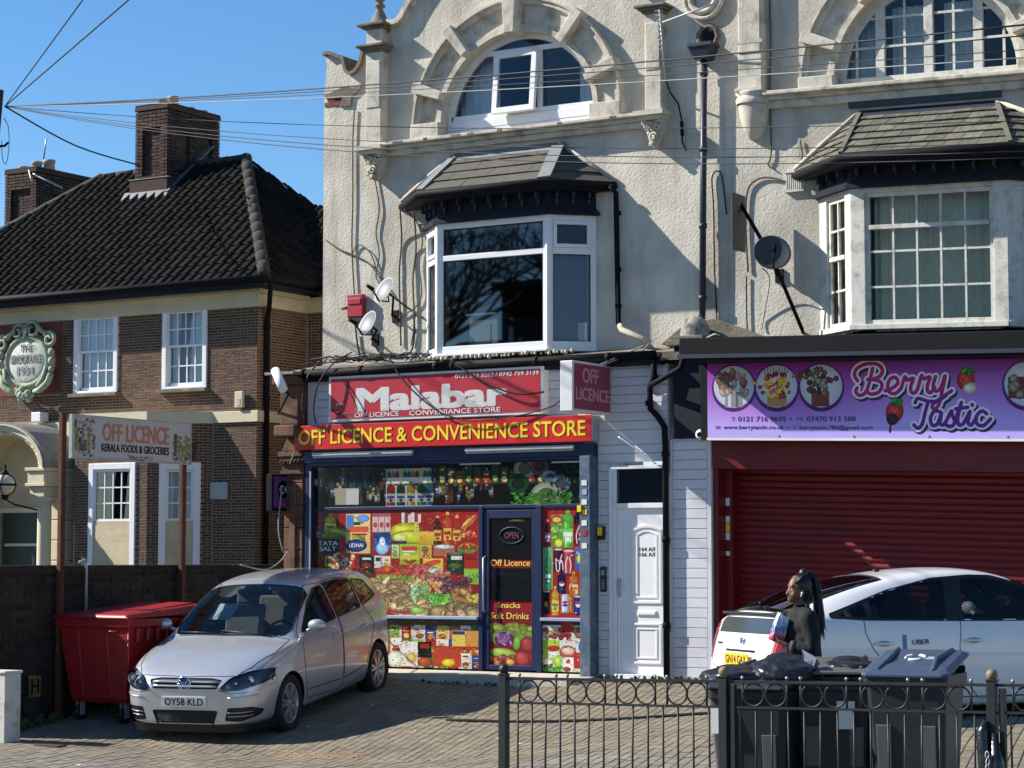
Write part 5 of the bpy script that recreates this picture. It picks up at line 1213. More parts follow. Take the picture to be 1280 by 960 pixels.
# string course, frieze, eaves
mb = MB(); mb.box(-6.74, XC+.035, YP-.035, YP, 3.27, 3.43); mb.box(XC+.002, XC+.035, YP, 2.34, 3.27, 3.43); mb.box(-9.3, -8.75, YP-.035, YP, 3.27, 3.43); mb.build('string_course', M['cream'], PH, bevel=.006)
mb = MB(); mb.box(XL, XC+.05, YP-.05, YP+.02, 4.88, 5.06); mb.box(XC, XC+.05, YP+.02, 2.3, 4.88, 5.06); mb.box(XL, XC+.12, YP-.12, YP-.0, 5.06, 5.12); mb.box(XC+.05,XC+.12,YP,2.25,5.06,5.12); mb.box(XC+.05,-4.35,2.25,2.34,4.88,5.10)
mb.build('frieze', M['cream'], PH, bevel=.006)
mb = MB(); mb.box(XL, XC+.38, YP-.36, YP, 5.12, 5.16); mb.box(XC, XC+.38, YP, 2.0, 5.12, 5.16); mb.box(XC+.38,-4.35,1.98,2.34,5.10,5.14)
mb.box(XL, XC+.36, YP-.34, YP-.32, 5.10, 5.20); mb.box(XC+.34, XC+.36, YP-.32, 2.0, 5.10, 5.20); mb.build('soffit', M['blacknavy'], PH)
mb = MB(); mb.tube([(XL,.82,5.21),(XC+.40,.82,5.21),(XC+.40,1.96,5.21)], .055, 8); mb.tube([(XC+.42,1.98,5.20),(-4.35,1.98,5.20)], .05, 8); mb.build('gutter', M['black'], PH)
mb = MB(); mb.tube([(XC+.40,.98,5.18),(XC+.36,1.0,5.02),(XC+.10,1.32,4.86),(XC+.06,1.34,4.7),(XC+.06,1.34,.5)], .037, 8)
for z in (4.6,3.6,2.5,1.6): mb.tube([(XC+.06,1.34,z+.03),(XC+.06,1.34,z-.03)], .047, 8)
mb.build('downpipe', M['black'], PH)
# hipped roof
EL = [Vector((-13.45,.85,5.20)), Vector((XC+.38,.85,5.20)), Vector((XC+.38,6.3,5.20)), Vector((-13.45,6.3,5.20))]
RR, RL = Vector((-8.05,3.6,7.5)), Vector((-10.98,3.6,7.45))
mb = MB(); mb.add(EL+[RR,RL], [(0,1,4,5),(1,2,4),(2,3,5,4),(3,0,5)])
roof = mb.build('roof', M['tile'], PH)
WR = Vector((XC+.05,3.75,6.62)); WR2 = Vector((-4.2,3.75,6.62)); WE = Vector((XC+.40,2.0,5.19)); WE2 = Vector((-4.2,2.0,5.19))
mb = MB(); mb.add([WE,WE2,WR2,Vector((-6.9,3.75,6.62)),Vector((-4.2,5.5,5.19)),Vector((-6,5.5,5.19))], [(0,1,2,3),(3,2,4,5)]); mb.build('wing_roof', M['tile'], PH)
# interlocking tiles, each a shell with a rolled edge
def tile_mesh(wd, ln):
    prof = [(0,.012),(.10,.036),(.22,.043),(.34,.031),(.44,.012),(.7,.004),(1.0,.012)]
    v = []
    for y, dz in ((0,.018),(ln,.0)):
        for u, h in prof: v.append((u*wd, y, h*1.0+dz))
    n = len(prof); f = [(i,i+1,n+i+1,n+i) for i in range(n-1)]
    for u, h in prof: v.append((u*wd, 0, h-.012+.018-.008))
    f += [(i,2*n+i,2*n+i+1,i+1) for i in range(n-1)]
    me = bpy.data.meshes.new('roof_tile'); me.from_pydata(v, [], f); me.materials.append(M['tile']); return me, v, f
TW, TL = .172, .235
tme, tv, tf = tile_mesh(TW, TL+.03)
def tile_plane(o, ux, uy, poly, parent, quota):
    """o origin at the eave, ux along, uy up the slope; poly = inside test on (a,b) metres"""
    ux = ux.normalized(); uy = uy.normalized(); n = ux.cross(uy); R = Matrix((ux, uy, n)).transposed().to_4x4(); cells = []
    for j in range(60):
        for i in range(-5, 110):
            a, b = i*TW, j*TL
            if poly(a+TW/2, b+TL/2): cells.append((a, b))
    W = root_inv(parent)
    pos = [(o+ux*a+uy*b, a, b) for a, b in cells]
    def onscreen(p):
        v = p-CAM; D = v.dot(_d); return -30 < 640+2800*v.dot(_r)/D < 420
    vis_ = [q for q in pos if onscreen(q[0])]; vis_.sort(key=lambda q: (q[0]-CAM).length); head = vis_[:quota]; hs = set((q[1], q[2]) for q in head)
    for q in head:
        t = bpy.data.objects.new('roof_tile', tme); COL.objects.link(t); t.parent = parent; t.matrix_local = W @ (Matrix.Translation(q[0]+n*random.uniform(0,.006)) @ R)
    mb = MB()
    for q in pos:
        if (q[1], q[2]) in hs: continue
        Mx = Matrix.Translation(q[0]+n*random.uniform(0,.006)) @ R; mb.add([Mx @ Vector(p) for p in tv], tf)
    if mb.v: r_ = mb.build('tiling', M['tile'], parent, recalc=False); r_['kind'] = 'stuff'
fu = Vector((0,2.75,2.3)); SL = fu.length; wdt = (EL[1]-EL[0]).x
def front_in(a, b):
    t = b/SL
    if not 0 <= t <= 1.01: return False
    l = (RL.x-EL[0].x)*t; r_ = wdt-(EL[1].x-RR.x)*t
    p = EL[0]+Vector((a,0,0))+fu.normalized()*b
    if -9.80 < p.x < -9.12 and p.y > 2.95: return False
    return l < a < r_
tile_plane(EL[0]+Vector((0,-.02,.01)), Vector((1,0,0)), fu, front_in, roof, 296)
su = Vector((RR.x-EL[1].x, 0, 2.3)); sl_ = su.length
tile_plane(EL[1]+Vector((0.02,0,.01)), Vector((0,1,0)), su, lambda a, b: 0 <= b <= sl_ and (2.75*b/sl_) < a < 5.45-(2.7*b/sl_), roof, 0)
wu = WR-WE; wu.x = 0
tile_plane(WE+Vector((-1.3,0,.01)), Vector((1,0,0)), wu, lambda a, b: 0 <= b <= wu.length and a+WE.x-1.3 < -4.25 and a > 1.3-.75*b, bpy.data.objects['wing_roof'], 0)
# hip and ridge tiles, one by one
def ridge_run(A, B, nm, parent, r_=.10):
    L = (B-A).length; k = int(L/.33); d = (B-A)/k
    for i in range(k):
        a = A+d*i; b = A+d*(i+1.04); mb = MB(); mb.tube([a, a.lerp(b,.86), b], [r_, r_*.97, r_*1.08], 8); mb.build(nm, M['hip'], parent)
ridge_run(EL[1]+Vector((0,0,.04)), RR+Vector((0,0,.03)), 'hip_tile', roof, .09); ridge_run(RR+Vector((0,0,.03)), RL+Vector((0,0,.03)), 'ridge_tile', roof, .075); ridge_run(EL[0]+Vector((0,0,.04)), RL+Vector((0,0,.03)), 'hip_tile', roof, .085)
ridge_run(WR+Vector((-.6,0,.02)), WR2+Vector((0,0,.02)), 'ridge_tile', bpy.data.objects['wing_roof'], .08)
# chimneys
def chimney(x0, x1, y0, y1, z0, z1, pots, flash=True):
    ch = MB(); ch.box(x0+.06, x1-.06, y0+.06, y1-.06, z0-.8, z1); 
    c = ch.build('chimney', M['mortardk'], roof)
    W0 = z0-.02
    hol = [(x0+.14, x1-.14, z0+.28, z1-.30)]
    ks = brick_field(PH, x0, x1, z0+.02, z1-.0, y0+.06, M['brickch'], L=.16, H=.042, depth=.065, holes=hol)
    ks += [dict(k, face=y0+.06) for k in brick_field(PH, x0+.14, x1-.14, z0+.28, z1-.30, y0+.06, M['brickch'], L=.16, H=.042, depth=.01)]
    ls = [(y0+.18+(y1-y0-.2)*i/2, y0+.18+(y1-y0-.2)*i/2+.36, z0+.35, z1-.35) for i in range(2)]
    ks += brick_field(PH, y0+.0, y1, z0+.02, z1, x1-.06, M['brickch'], L=.16, H=.042, axis='y', depth=.065, holes=ls)
    for l in ls: ks += brick_field(PH, l[0], l[1], l[2], l[3], x1-.06, M['brickch'], L=.16, H=.042, axis='y', depth=.01)
    mb = MB(); F = [(0,3,2,1),(4,5,6,7),(0,1,5,4),(1,2,6,5),(2,3,7,6),(3,0,4,7)]
    for k in ks:
        d = k['d']
        if k['axis'] == 'x': v = [(x,y,z) for z in (k['z0'],k['z1']) for x, y in ((k['a'],k['face']-d),(k['b'],k['face']-d),(k['b'],k['face']),(k['a'],k['face']))]
        else: v = [(x,y,z) for z in (k['z0'],k['z1']) for x, y in ((k['face'],k['a']),(k['face']+d,k['a']),(k['face']+d,k['b']),(k['face'],k['b']))]
        mb.add(v, F)
    bw = mb.build('brickwork', M['brickch'], PH); bw['kind'] = 'stuff'
    mb = MB(); mb.box(x0-.015, x1+.015, y0-.015, y1+.015, z1, z1+.07); mb.box(x0-.01,x1+.01,y0-.01,y1+.01,z1+.07,z1+.10); mb.build('chimney_cap', M['brickch'], roof, bevel=.01)
    mb = MB(); mb.box(x0-.06, x1+.06, y0-.06, y0+.25, z0-.6, z0+.22); mb.build('chimney_plinth', M['brickch'], roof, bevel=.01)
    mb = MB(); mb.box(x0-.07, x1+.09, y0-.07, y0+.02, z0+.22, z0+.235); mb.build('plinth_flashing', M['lead'], roof)
    if flash:
        mb = MB(); p0 = Vector((x0-.16,y0-.20,z0-.175)); p1 = Vector((x1+.10,y0-.20,z0-.175))
        mb.add([p0, p1, p1+Vector((0,.16,.20)), p0+Vector((0,.16,.20)), p0+Vector((0,0,.015)), p1+Vector((0,0,.015)), p1+Vector((0,.15,.215)), p0+Vector((0,.15,.215))], [(0,3,2,1),(4,5,6,7),(0,1,5,4),(1,2,6,5),(2,3,7,6),(3,0,4,7)])
        mb.beam((x1+.06,y0-.1,z0-.02),(x1+.06,y0+1.0,z0+.86),.10,.02); mb.build('lead_flashing', M['dishlight'], roof)
    for (px_, py_, h_, r_) in pots:
        mb = MB(); mb.lathe([(r_*1.05,z1+.08),(r_*.95,z1+.10),(r_*.85,z1+.10+h_*.6),(r_,z1+.10+h_*.7),(r_,z1+.1+h_),(r_*.8,z1+.1+h_),(r_*.75,z1+.1+h_*.5)], (px_,py_,0), 12); mb.build('chimney_pot', M['pot'], roof)
chimney(-9.76, -9.12, 3.0, 4.28, 7.02, 8.33, [(-9.40,3.2,.09,.08),(-9.22,3.25,.13,.09),(-9.3,3.75,.05,.08),(-9.3,4.05,.05,.09)])
chimney(-14.45, -13.72, 5.0, 6.5, 6.9, 8.05, [(-14.0,5.3,.14,.10),(-13.85,5.45,.18,.11),(-14.3,5.3,.08,.1)], False)
mb = MB(); a = P(209,238,2.8); mb.tube([(-13.75,5.2,8.3),(-13.6,5.1,8.62)], .014, 5); mb.tube([(-13.9,5.0,8.1),(-13.72,4.9,7.82)], .016, 5); mb.tube([(-13.8,5.0,8.02),(-13.3,5.2,7.75)], .02, 5); mb.build('aerial', M['galv'], roof)
# white sash windows
def sash(parent, x0, x1, z0, z1, y, cols=4, rows=(2,2), open_=.0, name='window', mfr='upvc', lower=None, fr=.075, split=.5, T=None, curtain=True):
    """two sashes, upper one proud; T maps (u, depth, z) to world for angled walls"""
    F_ = T or (lambda u, d, z: (u, y+d, z))
    def bx(mb, a, b, d0, d1, c, e):
        vs = [F_(u, d, z) for z in (c, e) for u, d in ((a,d0),(b,d0),(b,d1),(a,d1))]; mb.add(vs, [(0,3,2,1),(4,5,6,7),(0,1,5,4),(1,2,6,5),(2,3,7,6),(3,0,4,7)])
    mb = MB(); bx(mb, x0, x0+fr, -.03, .08, z0, z1); bx(mb, x1-fr, x1, -.03, .08, z0, z1); bx(mb, x0+fr, x1-fr, -.03, .08, z1-fr, z1); bx(mb, x0+fr, x1-fr, -.03, .08, z0, z0+.035)
    win_ = mb.build(name, M[mfr], parent, bevel=.005)
    zm = z0+(z1-z0)*split
    for i, (c, e, d, rr) in enumerate(((zm, z1-fr, .0, rows[1]), (z0+.035, zm+.035, .035, rows[0]))):
        if i == 1 and lower:
            mb = MB(); bx(mb, x0+fr, x1-fr, -.012, .01, c, e-.03); mb.build('board', M[lower], win_, bevel=.003); continue
        s_ = .035; mb = MB(); a, b = x0+fr, x1-fr
        bx(mb, a, b, d, d+.03, c, c+s_*(1.6 if i == 1 else 1)); bx(mb, a, b, d, d+.03, e-s_, e); bx(mb, a, a+s_, d, d+.03, c+s_, e-s_); bx(mb, b-s_, b, d, d+.03, c+s_, e-s_)
        mb.build('sash', M[mfr], win_)
        for k in range(1, cols): mb = MB(); u = a+s_+(b-a-2*s_)*k/cols; bx(mb, u-.009, u+.009, d+.004, d+.026, c+s_, e-s_); mb.build('glazing_bar', M[mfr], win_)
        for k in range(1, rr): mb = MB(); z = c+s_+(e-c-2*s_)*k/rr; bx(mb, a+s_, b-s_, d+.006, d+.024, z-.009, z+.009); mb.build('glazing_bar', M[mfr], win_)
        for k in range(cols):
            for r_ in range(rr):
                mb = MB(); u = (b-a-2*s_)/cols; hh = (e-c-2*s_)/rr; bx(mb, a+s_+u*k, a+s_+u*(k+1), d+.012, d+.016, c+s_+hh*r_, c+s_+hh*(r_+1)); mb.build('pane', M['glass'], win_)
    mb = MB(); bx(mb, x0-.04, x1+.04, -.10, .0, z0-.05, z0); mb.build('sill', M['stone_dk'], win_, bevel=.005)
    if curtain:
        n = 40; vs = []; mb = MB()
        for z in (z0, z1):
            for k in range(n+1): vs.append(F_(x0+.05+(x1-x0-.1)*k/n, .16+.02*math.sin(k*1.1), z))
        mb.add(vs, [(k,k+1,n+2+k,n+1+k) for k in range(n)], 0, True); mb.build('net_curtain', M['curtain'], win_)
    mb = MB(); bx(mb, x0, x1, .22, .23, z0, z1); mb.build('backing', M['dark'], win_)
    return win_
for (a, b) in wins_up: sash(PH, a, b, wz[0], wz[1], YP-.0)
# canted bay on the ground floor
b0, b1, b2, b3 = (-8.73,.62), (-7.40,.62), (-6.72,1.2), (-9.3,1.2)
U2 = Vector((b2[0]-b1[0], b2[1]-b1[1], 0)).normalized(); N2 = Vector((U2.y,-U2.x,0))
f2 = lambda u, d, z: (b1[0]+U2.x*u-N2.x*d, b1[1]+U2.y*u-N2.y*d, z)
L2 = math.hypot(b2[0]-b1[0], b2[1]-b1[1])
w1 = (-8.46,-7.60,.9,2.72); w2 = (.16,.74,.9,2.72)
hq = lambda w: [(w[0],w[2]),(w[1],w[2]),(w[1],w[3]),(w[0],w[3])]
mb = MB(); mb.prism([(b0[0],-.8),(b1[0],-.8),(b1[0],3.27),(b0[0],3.27)], .62, .82, holes=[hq(w1)]); mb.prism([(0.0,-.8),(L2,-.8),(L2,3.27),(0.0,3.27)], 0, .2, holes=[hq(w2)], T=lambda x, y, z: f2(x, y, z)); mb.add([(b3[0],b3[1],-.8),(b0[0],b0[1],-.8),(b0[0],b0[1],3.27),(b3[0],b3[1],3.27)], [(0,1,2,3)]); bw = mb.build('bay_wall', M['mortar'], PH)
ks = brick_field(PH, b0[0], b1[0], 1.0, 2.98, b0[1], M['brick'], holes=[w1]); ks += brick_field(PH, 0, L2, 1.0, 3.26, 0, M['brick'], holes=[w2], mapf=f2)
ks += brick_field(PH, b0[0], b1[0], 2.98, 3.26, b0[1], M['brick'])
lay_bricks(PH, ks, M['brick'], bw, 290)
sash(PH, w1[0], w1[1], w1[2], w1[3], .62, 4, (3,3), lower='ply', fr=.085, split=.55, curtain=False)
sash(PH, w2[0], w2[1], w2[2], w2[3], 0, 2, (3,3), lower='ply', fr=.10, split=.55, T=lambda u, d, z: f2(u, d, z), curtain=True)
mb = MB(); mb.add([(p[0],p[1],z) for z in (3.27,3.43) for p in ((-9.3,1.2),(b0[0]-.04,b0[1]-.05),(b1[0]+.02,b1[1]-.05),(b2[0]+.03,1.17))], [(0,1,5,4),(1,2,6,5),(2,3,7,6),(4,5,6,7),(3,2,1,0)]); mb.build('bay_cornice', M['cream'], PH)
mb = MB(); mb.box(-6.72,-6.42,1.165,1.19,2.21,2.44); [mb.box(-6.70,-6.44,1.155,1.165,2.23+.022*k,2.24+.022*k) for k in range(9)]; mb.build('air_vent', M['galv'], PH)
# brick arches of soldier bricks above the bay lights
for k in range(9):
    mb = MB(); u = .18+k*.058; v = [f2(u-.02,-.022,2.76),f2(u+.02,-.022,2.76),f2(u+.03,-.022,3.0),f2(u-.03,-.022,3.0)]; q = [f2(u-.02,.0,2.76),f2(u+.02,0,2.76),f2(u+.03,0,3.0),f2(u-.03,0,3.0)]
    mb.add(v+q, [(0,1,2,3),(0,4,5,1),(1,5,6,2),(2,6,7,3),(3,7,4,0)]); mb.build('brick', M['brick'], bw)
# porch with barrel hood
YF = .35; pxc = PX(-2, YF, 584); xf = PX(56, YF, 584); zf = P(56,584,YF)[1]; ztop = P(0,530,YF)[1]; rx, rz = xf-pxc, ztop-zf
print('porch', pxc, xf, zf, ztop)
def earc(k0, k1, n=18): return [(pxc+rx*k0*math.cos(math.pi*i/n), zf+rz*k1*math.sin(math.pi*i/n)) for i in range(n+1)]
def eband(a, b, y0, y1, m, nm, par):
    mb = MB(); mb.prism(earc(*b)+list(reversed(earc(*a))), y0, y1); return mb.build(nm, m, par)
porch = eband((.88,.84), (1.0,1.0), YF, YP, M['cream'], 'porch_hood', PH)
eband((1.0,1.0), (1.03,1.05), YF-.03, YP, M['lead'], 'hood_lead', porch); eband((.80,.76), (.88,.84), YF+.06, YP, M['cream'], 'hood_moulding', porch); eband((.97,.97),(1.0,1.0), YF-.05, YF, M['cream'], 'hood_edge', porch)
for k in range(13):
    a = math.pi*(k+.5)/13; mb = MB(); mb.ball((pxc+rx*.84*math.cos(a), YF+.05, zf+rz*.80*math.sin(a)), .022, 6); mb.build('bead', M['upvc'], porch)
mb = MB(); mb.box(pxc-rx-.1, pxc+rx+.1, 1.10, 1.19, 0, ztop+.05); mb.build('porch_back', M['cream'], PH)
for s_ in (-1, 1):
    xa_, xb2 = sorted((pxc+s_*rx*1.02, pxc+s_*rx*.60)); mb = MB()
    mb.box(xa_, xb2, YF-.03, YP, zf-.05, zf); mb.box(xa_+.03, xb2-.03, YF, YP, zf-.22, zf-.05); mb.box(xa_+.0, xb2-.0, YF-.02, YP, zf-.27, zf-.22); mb.box(xa_+.05, xb2-.05, YF+.03, YP, zf-.42, zf-.27); mb.build('entablature', M['cream'], PH, bevel=.008)
    cxx = (xa_+xb2)/2+s_*.04; mb = MB(); mb.lathe([(.13,zf-.42),(.14,zf-.47),(.10,zf-.52),(.10,zf-.58)], (cxx,YF+.15,0), 14); mb.lathe([(.10,zf-.58),(.105,.6),(.11,-.4),(.14,-.45)], (cxx,YF+.15,0), 14); mb.build('column', M['cream'], PH)
    for k in range(8): mb = MB(); z = zf-.46-k*.29; mb.box(*sorted((pxc+s_*rx*.97, pxc+s_*rx*.70)), YF+.32, 1.1, z-.28, z); mb.build('stone_block', M['cream'], PH, bevel=.01)
mb = MB(); mb.box(pxc-.48, pxc+.42, .95, 1.0, -.4, 2.05); dd = mb.build('door', mat('dark_green_paint', (.012,.03,.028), .4), PH); mb = MB(); mb.box(pxc-.55,pxc+.5,.93,.99,2.05,2.12); mb.box(pxc-.42,pxc+.36,.93,.95,1.0,1.04); mb.box(pxc-.42,pxc+.36,.935,.95,1.56,1.60); mb.build('door_trim', M['cream'], dd)
LN = thing('porch_lantern', (P(8,600,YF)[0],YF-.25,2.6), label='round cream glass lantern in a black iron frame by the pub porch', cat='lantern')
lx, lz = P(6,606,YF-.2); ly = YF-.2; mb = MB(); mb.ball((lx,ly,lz), .16, 14, 0, (1,1,.95)); mb.build('globe', mat('lantern_glass', (.62,.58,.42), .3), LN)
mb = MB(); mb.lathe([(.168,-.015),(.172,0),(.168,.015)], (lx,ly,lz), 16)
for k in range(4): a = k*math.pi/2+.4; mb.tube([(lx+.165*math.cos(a)*math.cos(t),ly+.165*math.sin(a)*math.cos(t),lz+.16*math.sin(t)) for t in [-1.5+3*i/10 for i in range(11)]], .008, 4)
mb.lathe([(.0,.30),(.02,.27),(.015,.22),(.05,.18),(.06,.15),(.0,.14)], (lx,ly,lz), 8); mb.lathe([(.05,-.15),(.06,-.19),(.0,-.22)], (lx,ly,lz), 8); mb.tube([(lx,ly,lz-.2),(lx+.1,ly+.1,lz-.28),(lx+.45,ly+.45,lz-.4)], .012, 5); mb.build('frame', M['black'], LN)
# plaster cartouche
MD = thing('name_cartouche', (-10.18,1.2,4.3), label='pale green plaster cartouche wreath lettered BROOKVALE 1934 on the pub wall', cat='plaque')
mc, mz = P(36,452,1.12); mb = MB()
mb.lathe([(.0,.0),(.30,.0),(.36,.02),(.40,.06)], (0,0,0), 28, axis='y'); mb.v = [(mc+p[0]*1.06, 1.06+p[1], mz+p[2]*.92) for p in mb.v]; mb.build('disc', M['oldwhite'], MD)
mb = MB(); mb.lathe([(.34,.08),(.36,.0),(.40,-.04),(.44,-.02),(.47,.06),(.47,.12)], (0,0,0), 28, axis='y'); mb.v = [(mc+p[0]*1.0, 1.08+p[1], mz+p[2]*.90) for p in mb.v]
def scroll(cx, cz, r, a0, turns=1.4, w_=.03, dirn=1):
    pts = [(cx+r*(1-.75*t)*math.cos(a0+dirn*t*turns*6.283), 1.06-.03*t, cz+r*(1-.75*t)*math.sin(a0+dirn*t*turns*6.283)) for t in [i/18 for i in range(19)]]; mb.tube(pts, [w_*(1-.4*i/18) for i in range(19)], 6)
scroll(mc+.13, mz+.46, .15, 3.4, 1.3, .035, -1); scroll(mc-.16, mz+.44, .13, -.3, 1.3, .03, 1); scroll(mc+.47, mz+.30, .12, 2.6, 1.4, .035, -1); scroll(mc-.47, mz+.28, .13, .5, 1.4, .035, 1)
mb.tube([(mc+.24,1.05,mz+.50),(mc+.34,1.05,mz+.42),(mc+.42,1.05,mz+.38)], .035, 6); mb.tube([(mc-.24,1.05,mz+.46),(mc-.34,1.05,mz+.40),(mc-.42,1.05,mz+.36)], .035, 6)
for s_ in (-1,1):
    for k in range(3): mb.ball((mc+s_*.50,1.06,mz+.12-.13*k), .06-.005*k, 8, 0, (1,.8,1))
    mb.tube([(mc+s_*.50,1.06,mz-.2),(mc+s_*.44,1.05,mz-.34),(mc+s_*.30,1.04,mz-.44),(mc+s_*.18,1.04,mz-.46)], [.05,.055,.05,.03], 7)
    mb.tube([(mc+s_*.42,1.04,mz-.1),(mc+s_*.38,1.03,mz-.26),(mc+s_*.24,1.03,mz-.38)], [.03,.035,.02], 6)
for k in range(26): a = random.uniform(0,6.28); q = random.random(); mb.ball((mc+.19*q*math.cos(a), 1.02-.05*(1-q), mz-.50+.11*q*math.sin(a)), random.uniform(.03,.055), 7)
for k in range(5): mb.tube([(mc-.02+.0*k,1.04,mz+.34),(mc+.03*(k-2),1.02,mz+.52+.02*(2-abs(k-2)))], [.025,.008], 5)
mb.build('wreath', M['green_verd'], MD)
lm = mat('worn_grey_letter', (.22,.24,.22), .7)
text('THE', mc-.12, mc+.12, mz+.15, mz+.25, 1.05, lm, MD, .02); text('BROOKVALE', mc-.30, mc+.30, mz-.02, mz+.10, 1.05, lm, MD, .03); text('1934', mc-.16, mc+.16, mz-.20, mz-.08, 1.05, lm, MD, .02)
mb = MB(); mb.box(-10.78,-9.58,1.185,1.199,3.80,4.86); mb.build('backing_render', mat('faded_red_render', (.20,.055,.04), .9, .25, 5), MD)
AB = thing('alarm_box', (-6.19,1.17,3.58), label='cream alarm box under the upper floor of the pub near its corner', cat='alarm')
mb = MB(); mb.box(-6.27,-6.13,1.12,1.178,3.47,3.70); mb.build('case', M['cream'], AB, bevel=.01); mb = MB(); mb.box(-6.23,-6.17,1.115,1.12,3.50,3.60); mb.build('lens', M['ply'], AB)
FL = thing('floodlight', (-9.65,1.1,3.5), label='small white floodlight box above the porch roof of the pub', cat='lamp')
a_, c_ = P(51,530,1.1); mb = MB(); mb.box(a_-.10,a_+.08,1.0,1.18,c_+.03,c_+.17); mb.build('housing', M['upvc'], FL, bevel=.008)
# ================================================================ GARDEN WALL, running out to the road
XW = -4.72
GW = thing('garden_wall', (XW,-2.6,-.7), label='dark sooty brick garden wall running from the shop to the road', cat='wall')
mb = MB(); mb.box(XW-.22, XW-.02, -5.15, -.05, -1.2, 1.20); core = mb.build('wall_core', M['mortardk'], GW)
ks = brick_field(GW, -5.15, -.08, -.78, 1.19, XW-.02, M['brickdk'], L=.215, H=.065, jt=.01, axis='y', depth=.014, jitter=.006); lay_bricks(GW, ks, M['brickdk'], core, 300)
for k in range(12):
    mb = MB(); y = -5.15+k*.43; mb.box(XW-.25, XW+.02, y+.004, y+.426, 1.20, 1.30); mb.build('coping_stone', M['brickdk'], GW, bevel=.012)
ks = brick_field(GW, XW-.42, XW+.02, -.9, 1.19, -5.17, M['brickdk'], L=.215, H=.065, jt=.01, depth=.014); mb = MB(); mb.box(XW-.44, XW+.04, -5.17, -5.15+.0, -1.1, 1.2); pr_ = mb.build('end_pier', M['mortardk'], GW); lay_bricks(GW, ks, M['brickdk'], pr_, 100)
mb = MB(); mb.box(XW-.95,XW-.45,-5.5,-5.0,-1.1,1.28); mb.box(XW-1.0,XW-.42,-5.53,-4.97,1.28,1.36); GP = mb.build('gate_pier', M['brickdk'], None, origin=(XW-.7,-5.25,-.75), bevel=.01); tag(GP, 'brick gate pier at the left end of the dark garden wall', 'pillar')
# white cabinet and hydrant marker by the wall end
cb = MB(); yc0, zc0_ = Q(24,918,-4.62); 
cc = MB(); gx = -4.16; gy = -5.5; g0 = G(gx,gy); cc.box(gx-.20,gx+.14,gy-.10,gy+.14,g0-.1,.14); cc.box(gx-.215,gx+.155,gy-.115,gy+.155,.14,.17)
tag(cc.build('service_cabinet', M['oldwhite'], None, origin=(gx,gy,g0), bevel=.008), 'weathered white service cabinet at the foot of the wall end', 'cabinet')
HM = thing('hydrant_marker', (XW+.1,-4.55,G(XW,-4.55)), label='small yellow H hydrant plate on a concrete stub against the dark wall', cat='marker post')
g0 = G(XW,-4.5); mb = MB(); mb.box(XW+.0,XW+.08,-4.58,-4.42,g0-.1,g0+.34); mb.build('stub', M['hip'], HM, bevel=.01)
mb = MB(); mb.box(XW+.08,XW+.095,-4.59,-4.41,g0+.32,g0+.56); mb.build('plate', mat('dirty_shaded_yellow', (.20,.15,.04), .7, .3, 10, dirt=(.04,.035,.02), dscale=8, damt=.9), HM); text('H', -4.56, -4.44, g0+.36, g0+.52, XW+.096, M['black'], HM, .02, face='+x')  # yellow darkened for the shadow by the wall, plus random dirt
# ---- OFF LICENCE sign on two rusty posts along the wall
OS = thing('roadside_sign', (XW+.1,-2.9,-.6), label='peeling OFF LICENCE KERALA FOODS & GROCERIES board raised on two rusty posts', cat='sign')
xs_ = XW+.14
y0s, y1s = Q(90,540,xs_)[0], Q(238,550,xs_)[0]; zts = (Q(90,518,xs_)[1]+Q(238,531,xs_)[1])/2; zbs = (Q(90,573,xs_)[1]+Q(238,578,xs_)[1])/2
print('signpost', y0s, y1s, zts, zbs)
yL = Q(82,600,xs_)[0]; yR = Q(233,600,xs_)[0]
for y_, nm in ((yL,1),(yR,2)):
    g0 = G(xs_,y_); mb = MB(); mb.box(xs_-.08, xs_-.03, y_-.04, y_+.04, g0-.3, zts+.02); mb.box(xs_-.03,xs_-.02,y_-.04,y_-.03,g0-.3,zts); mb.build('post', M['rust'], OS, bevel=.004)
mb = MB(); mb.box(xs_-.02, xs_+.0, y0s+.0, y1s, zbs, zts); mb.box(xs_-.035,xs_+.012,y0s-.012,y0s,zbs-.01,zts+.01); mb.box(xs_-.035,xs_+.012,y1s,y1s+.012,zbs-.01,zts+.01); mb.box(xs_-.035,xs_+.012,y0s,y1s,zbs-.015,zbs); mb.box(xs_-.035,xs_+.012,y0s,y1s,zts,zts+.012)
mb.build('frame', M['galv'], OS)
S = Print(y1s-y0s, zts-zbs, (50,105,1125,555), 330, (.76,.73,.70))
rg = random.Random(8)
for x0_, x1_ in ((60,235),(950,1120)):
    for k in range(130):
        x = rg.uniform(x0_,x1_); y = rg.uniform(120,520) if x0_ < 100 else rg.uniform(230,540); c = rg.choice([(.55,.56,.22),(.45,.42,.25),(.22,.2,.16),(.6,.5,.35),(.7,.7,.66),(.35,.25,.2)])
        S.rect(x, y, x+rg.uniform(8,26), y+rg.uniform(10,40), c, .8)
    for k in range(4): S.rect(x0_+15+k*35, 260+rg.uniform(-60,100), x0_+45+k*35, 480, rg.choice([(.50,.52,.2),(.25,.22,.18)]), .7)
for k in range(160): S.ell(rg.uniform(60,1120), rg.uniform(110,550), rg.uniform(8,40), rg.uniform(2,9), rg.choice([(.60,.57,.58),(.72,.69,.72),(.52,.47,.42)]), 0, 0, .25)
for k in range(40): S.ell(rg.uniform(550,760), rg.uniform(505,550), rg.uniform(10,30), rg.uniform(3,10), (.35,.30,.27), 0, 0, .4)
S.noise(.03)
panel('board', [(xs_+.001,y0s,zbs),(xs_+.001,y1s,zbs),(xs_+.001,y1s,zts),(xs_+.001,y0s,zts)], printmat('peeling_print', S, .6, 0, 1.0), OS, .006)
fy = lambda u: y0s+(u-50)/1075*(y1s-y0s)
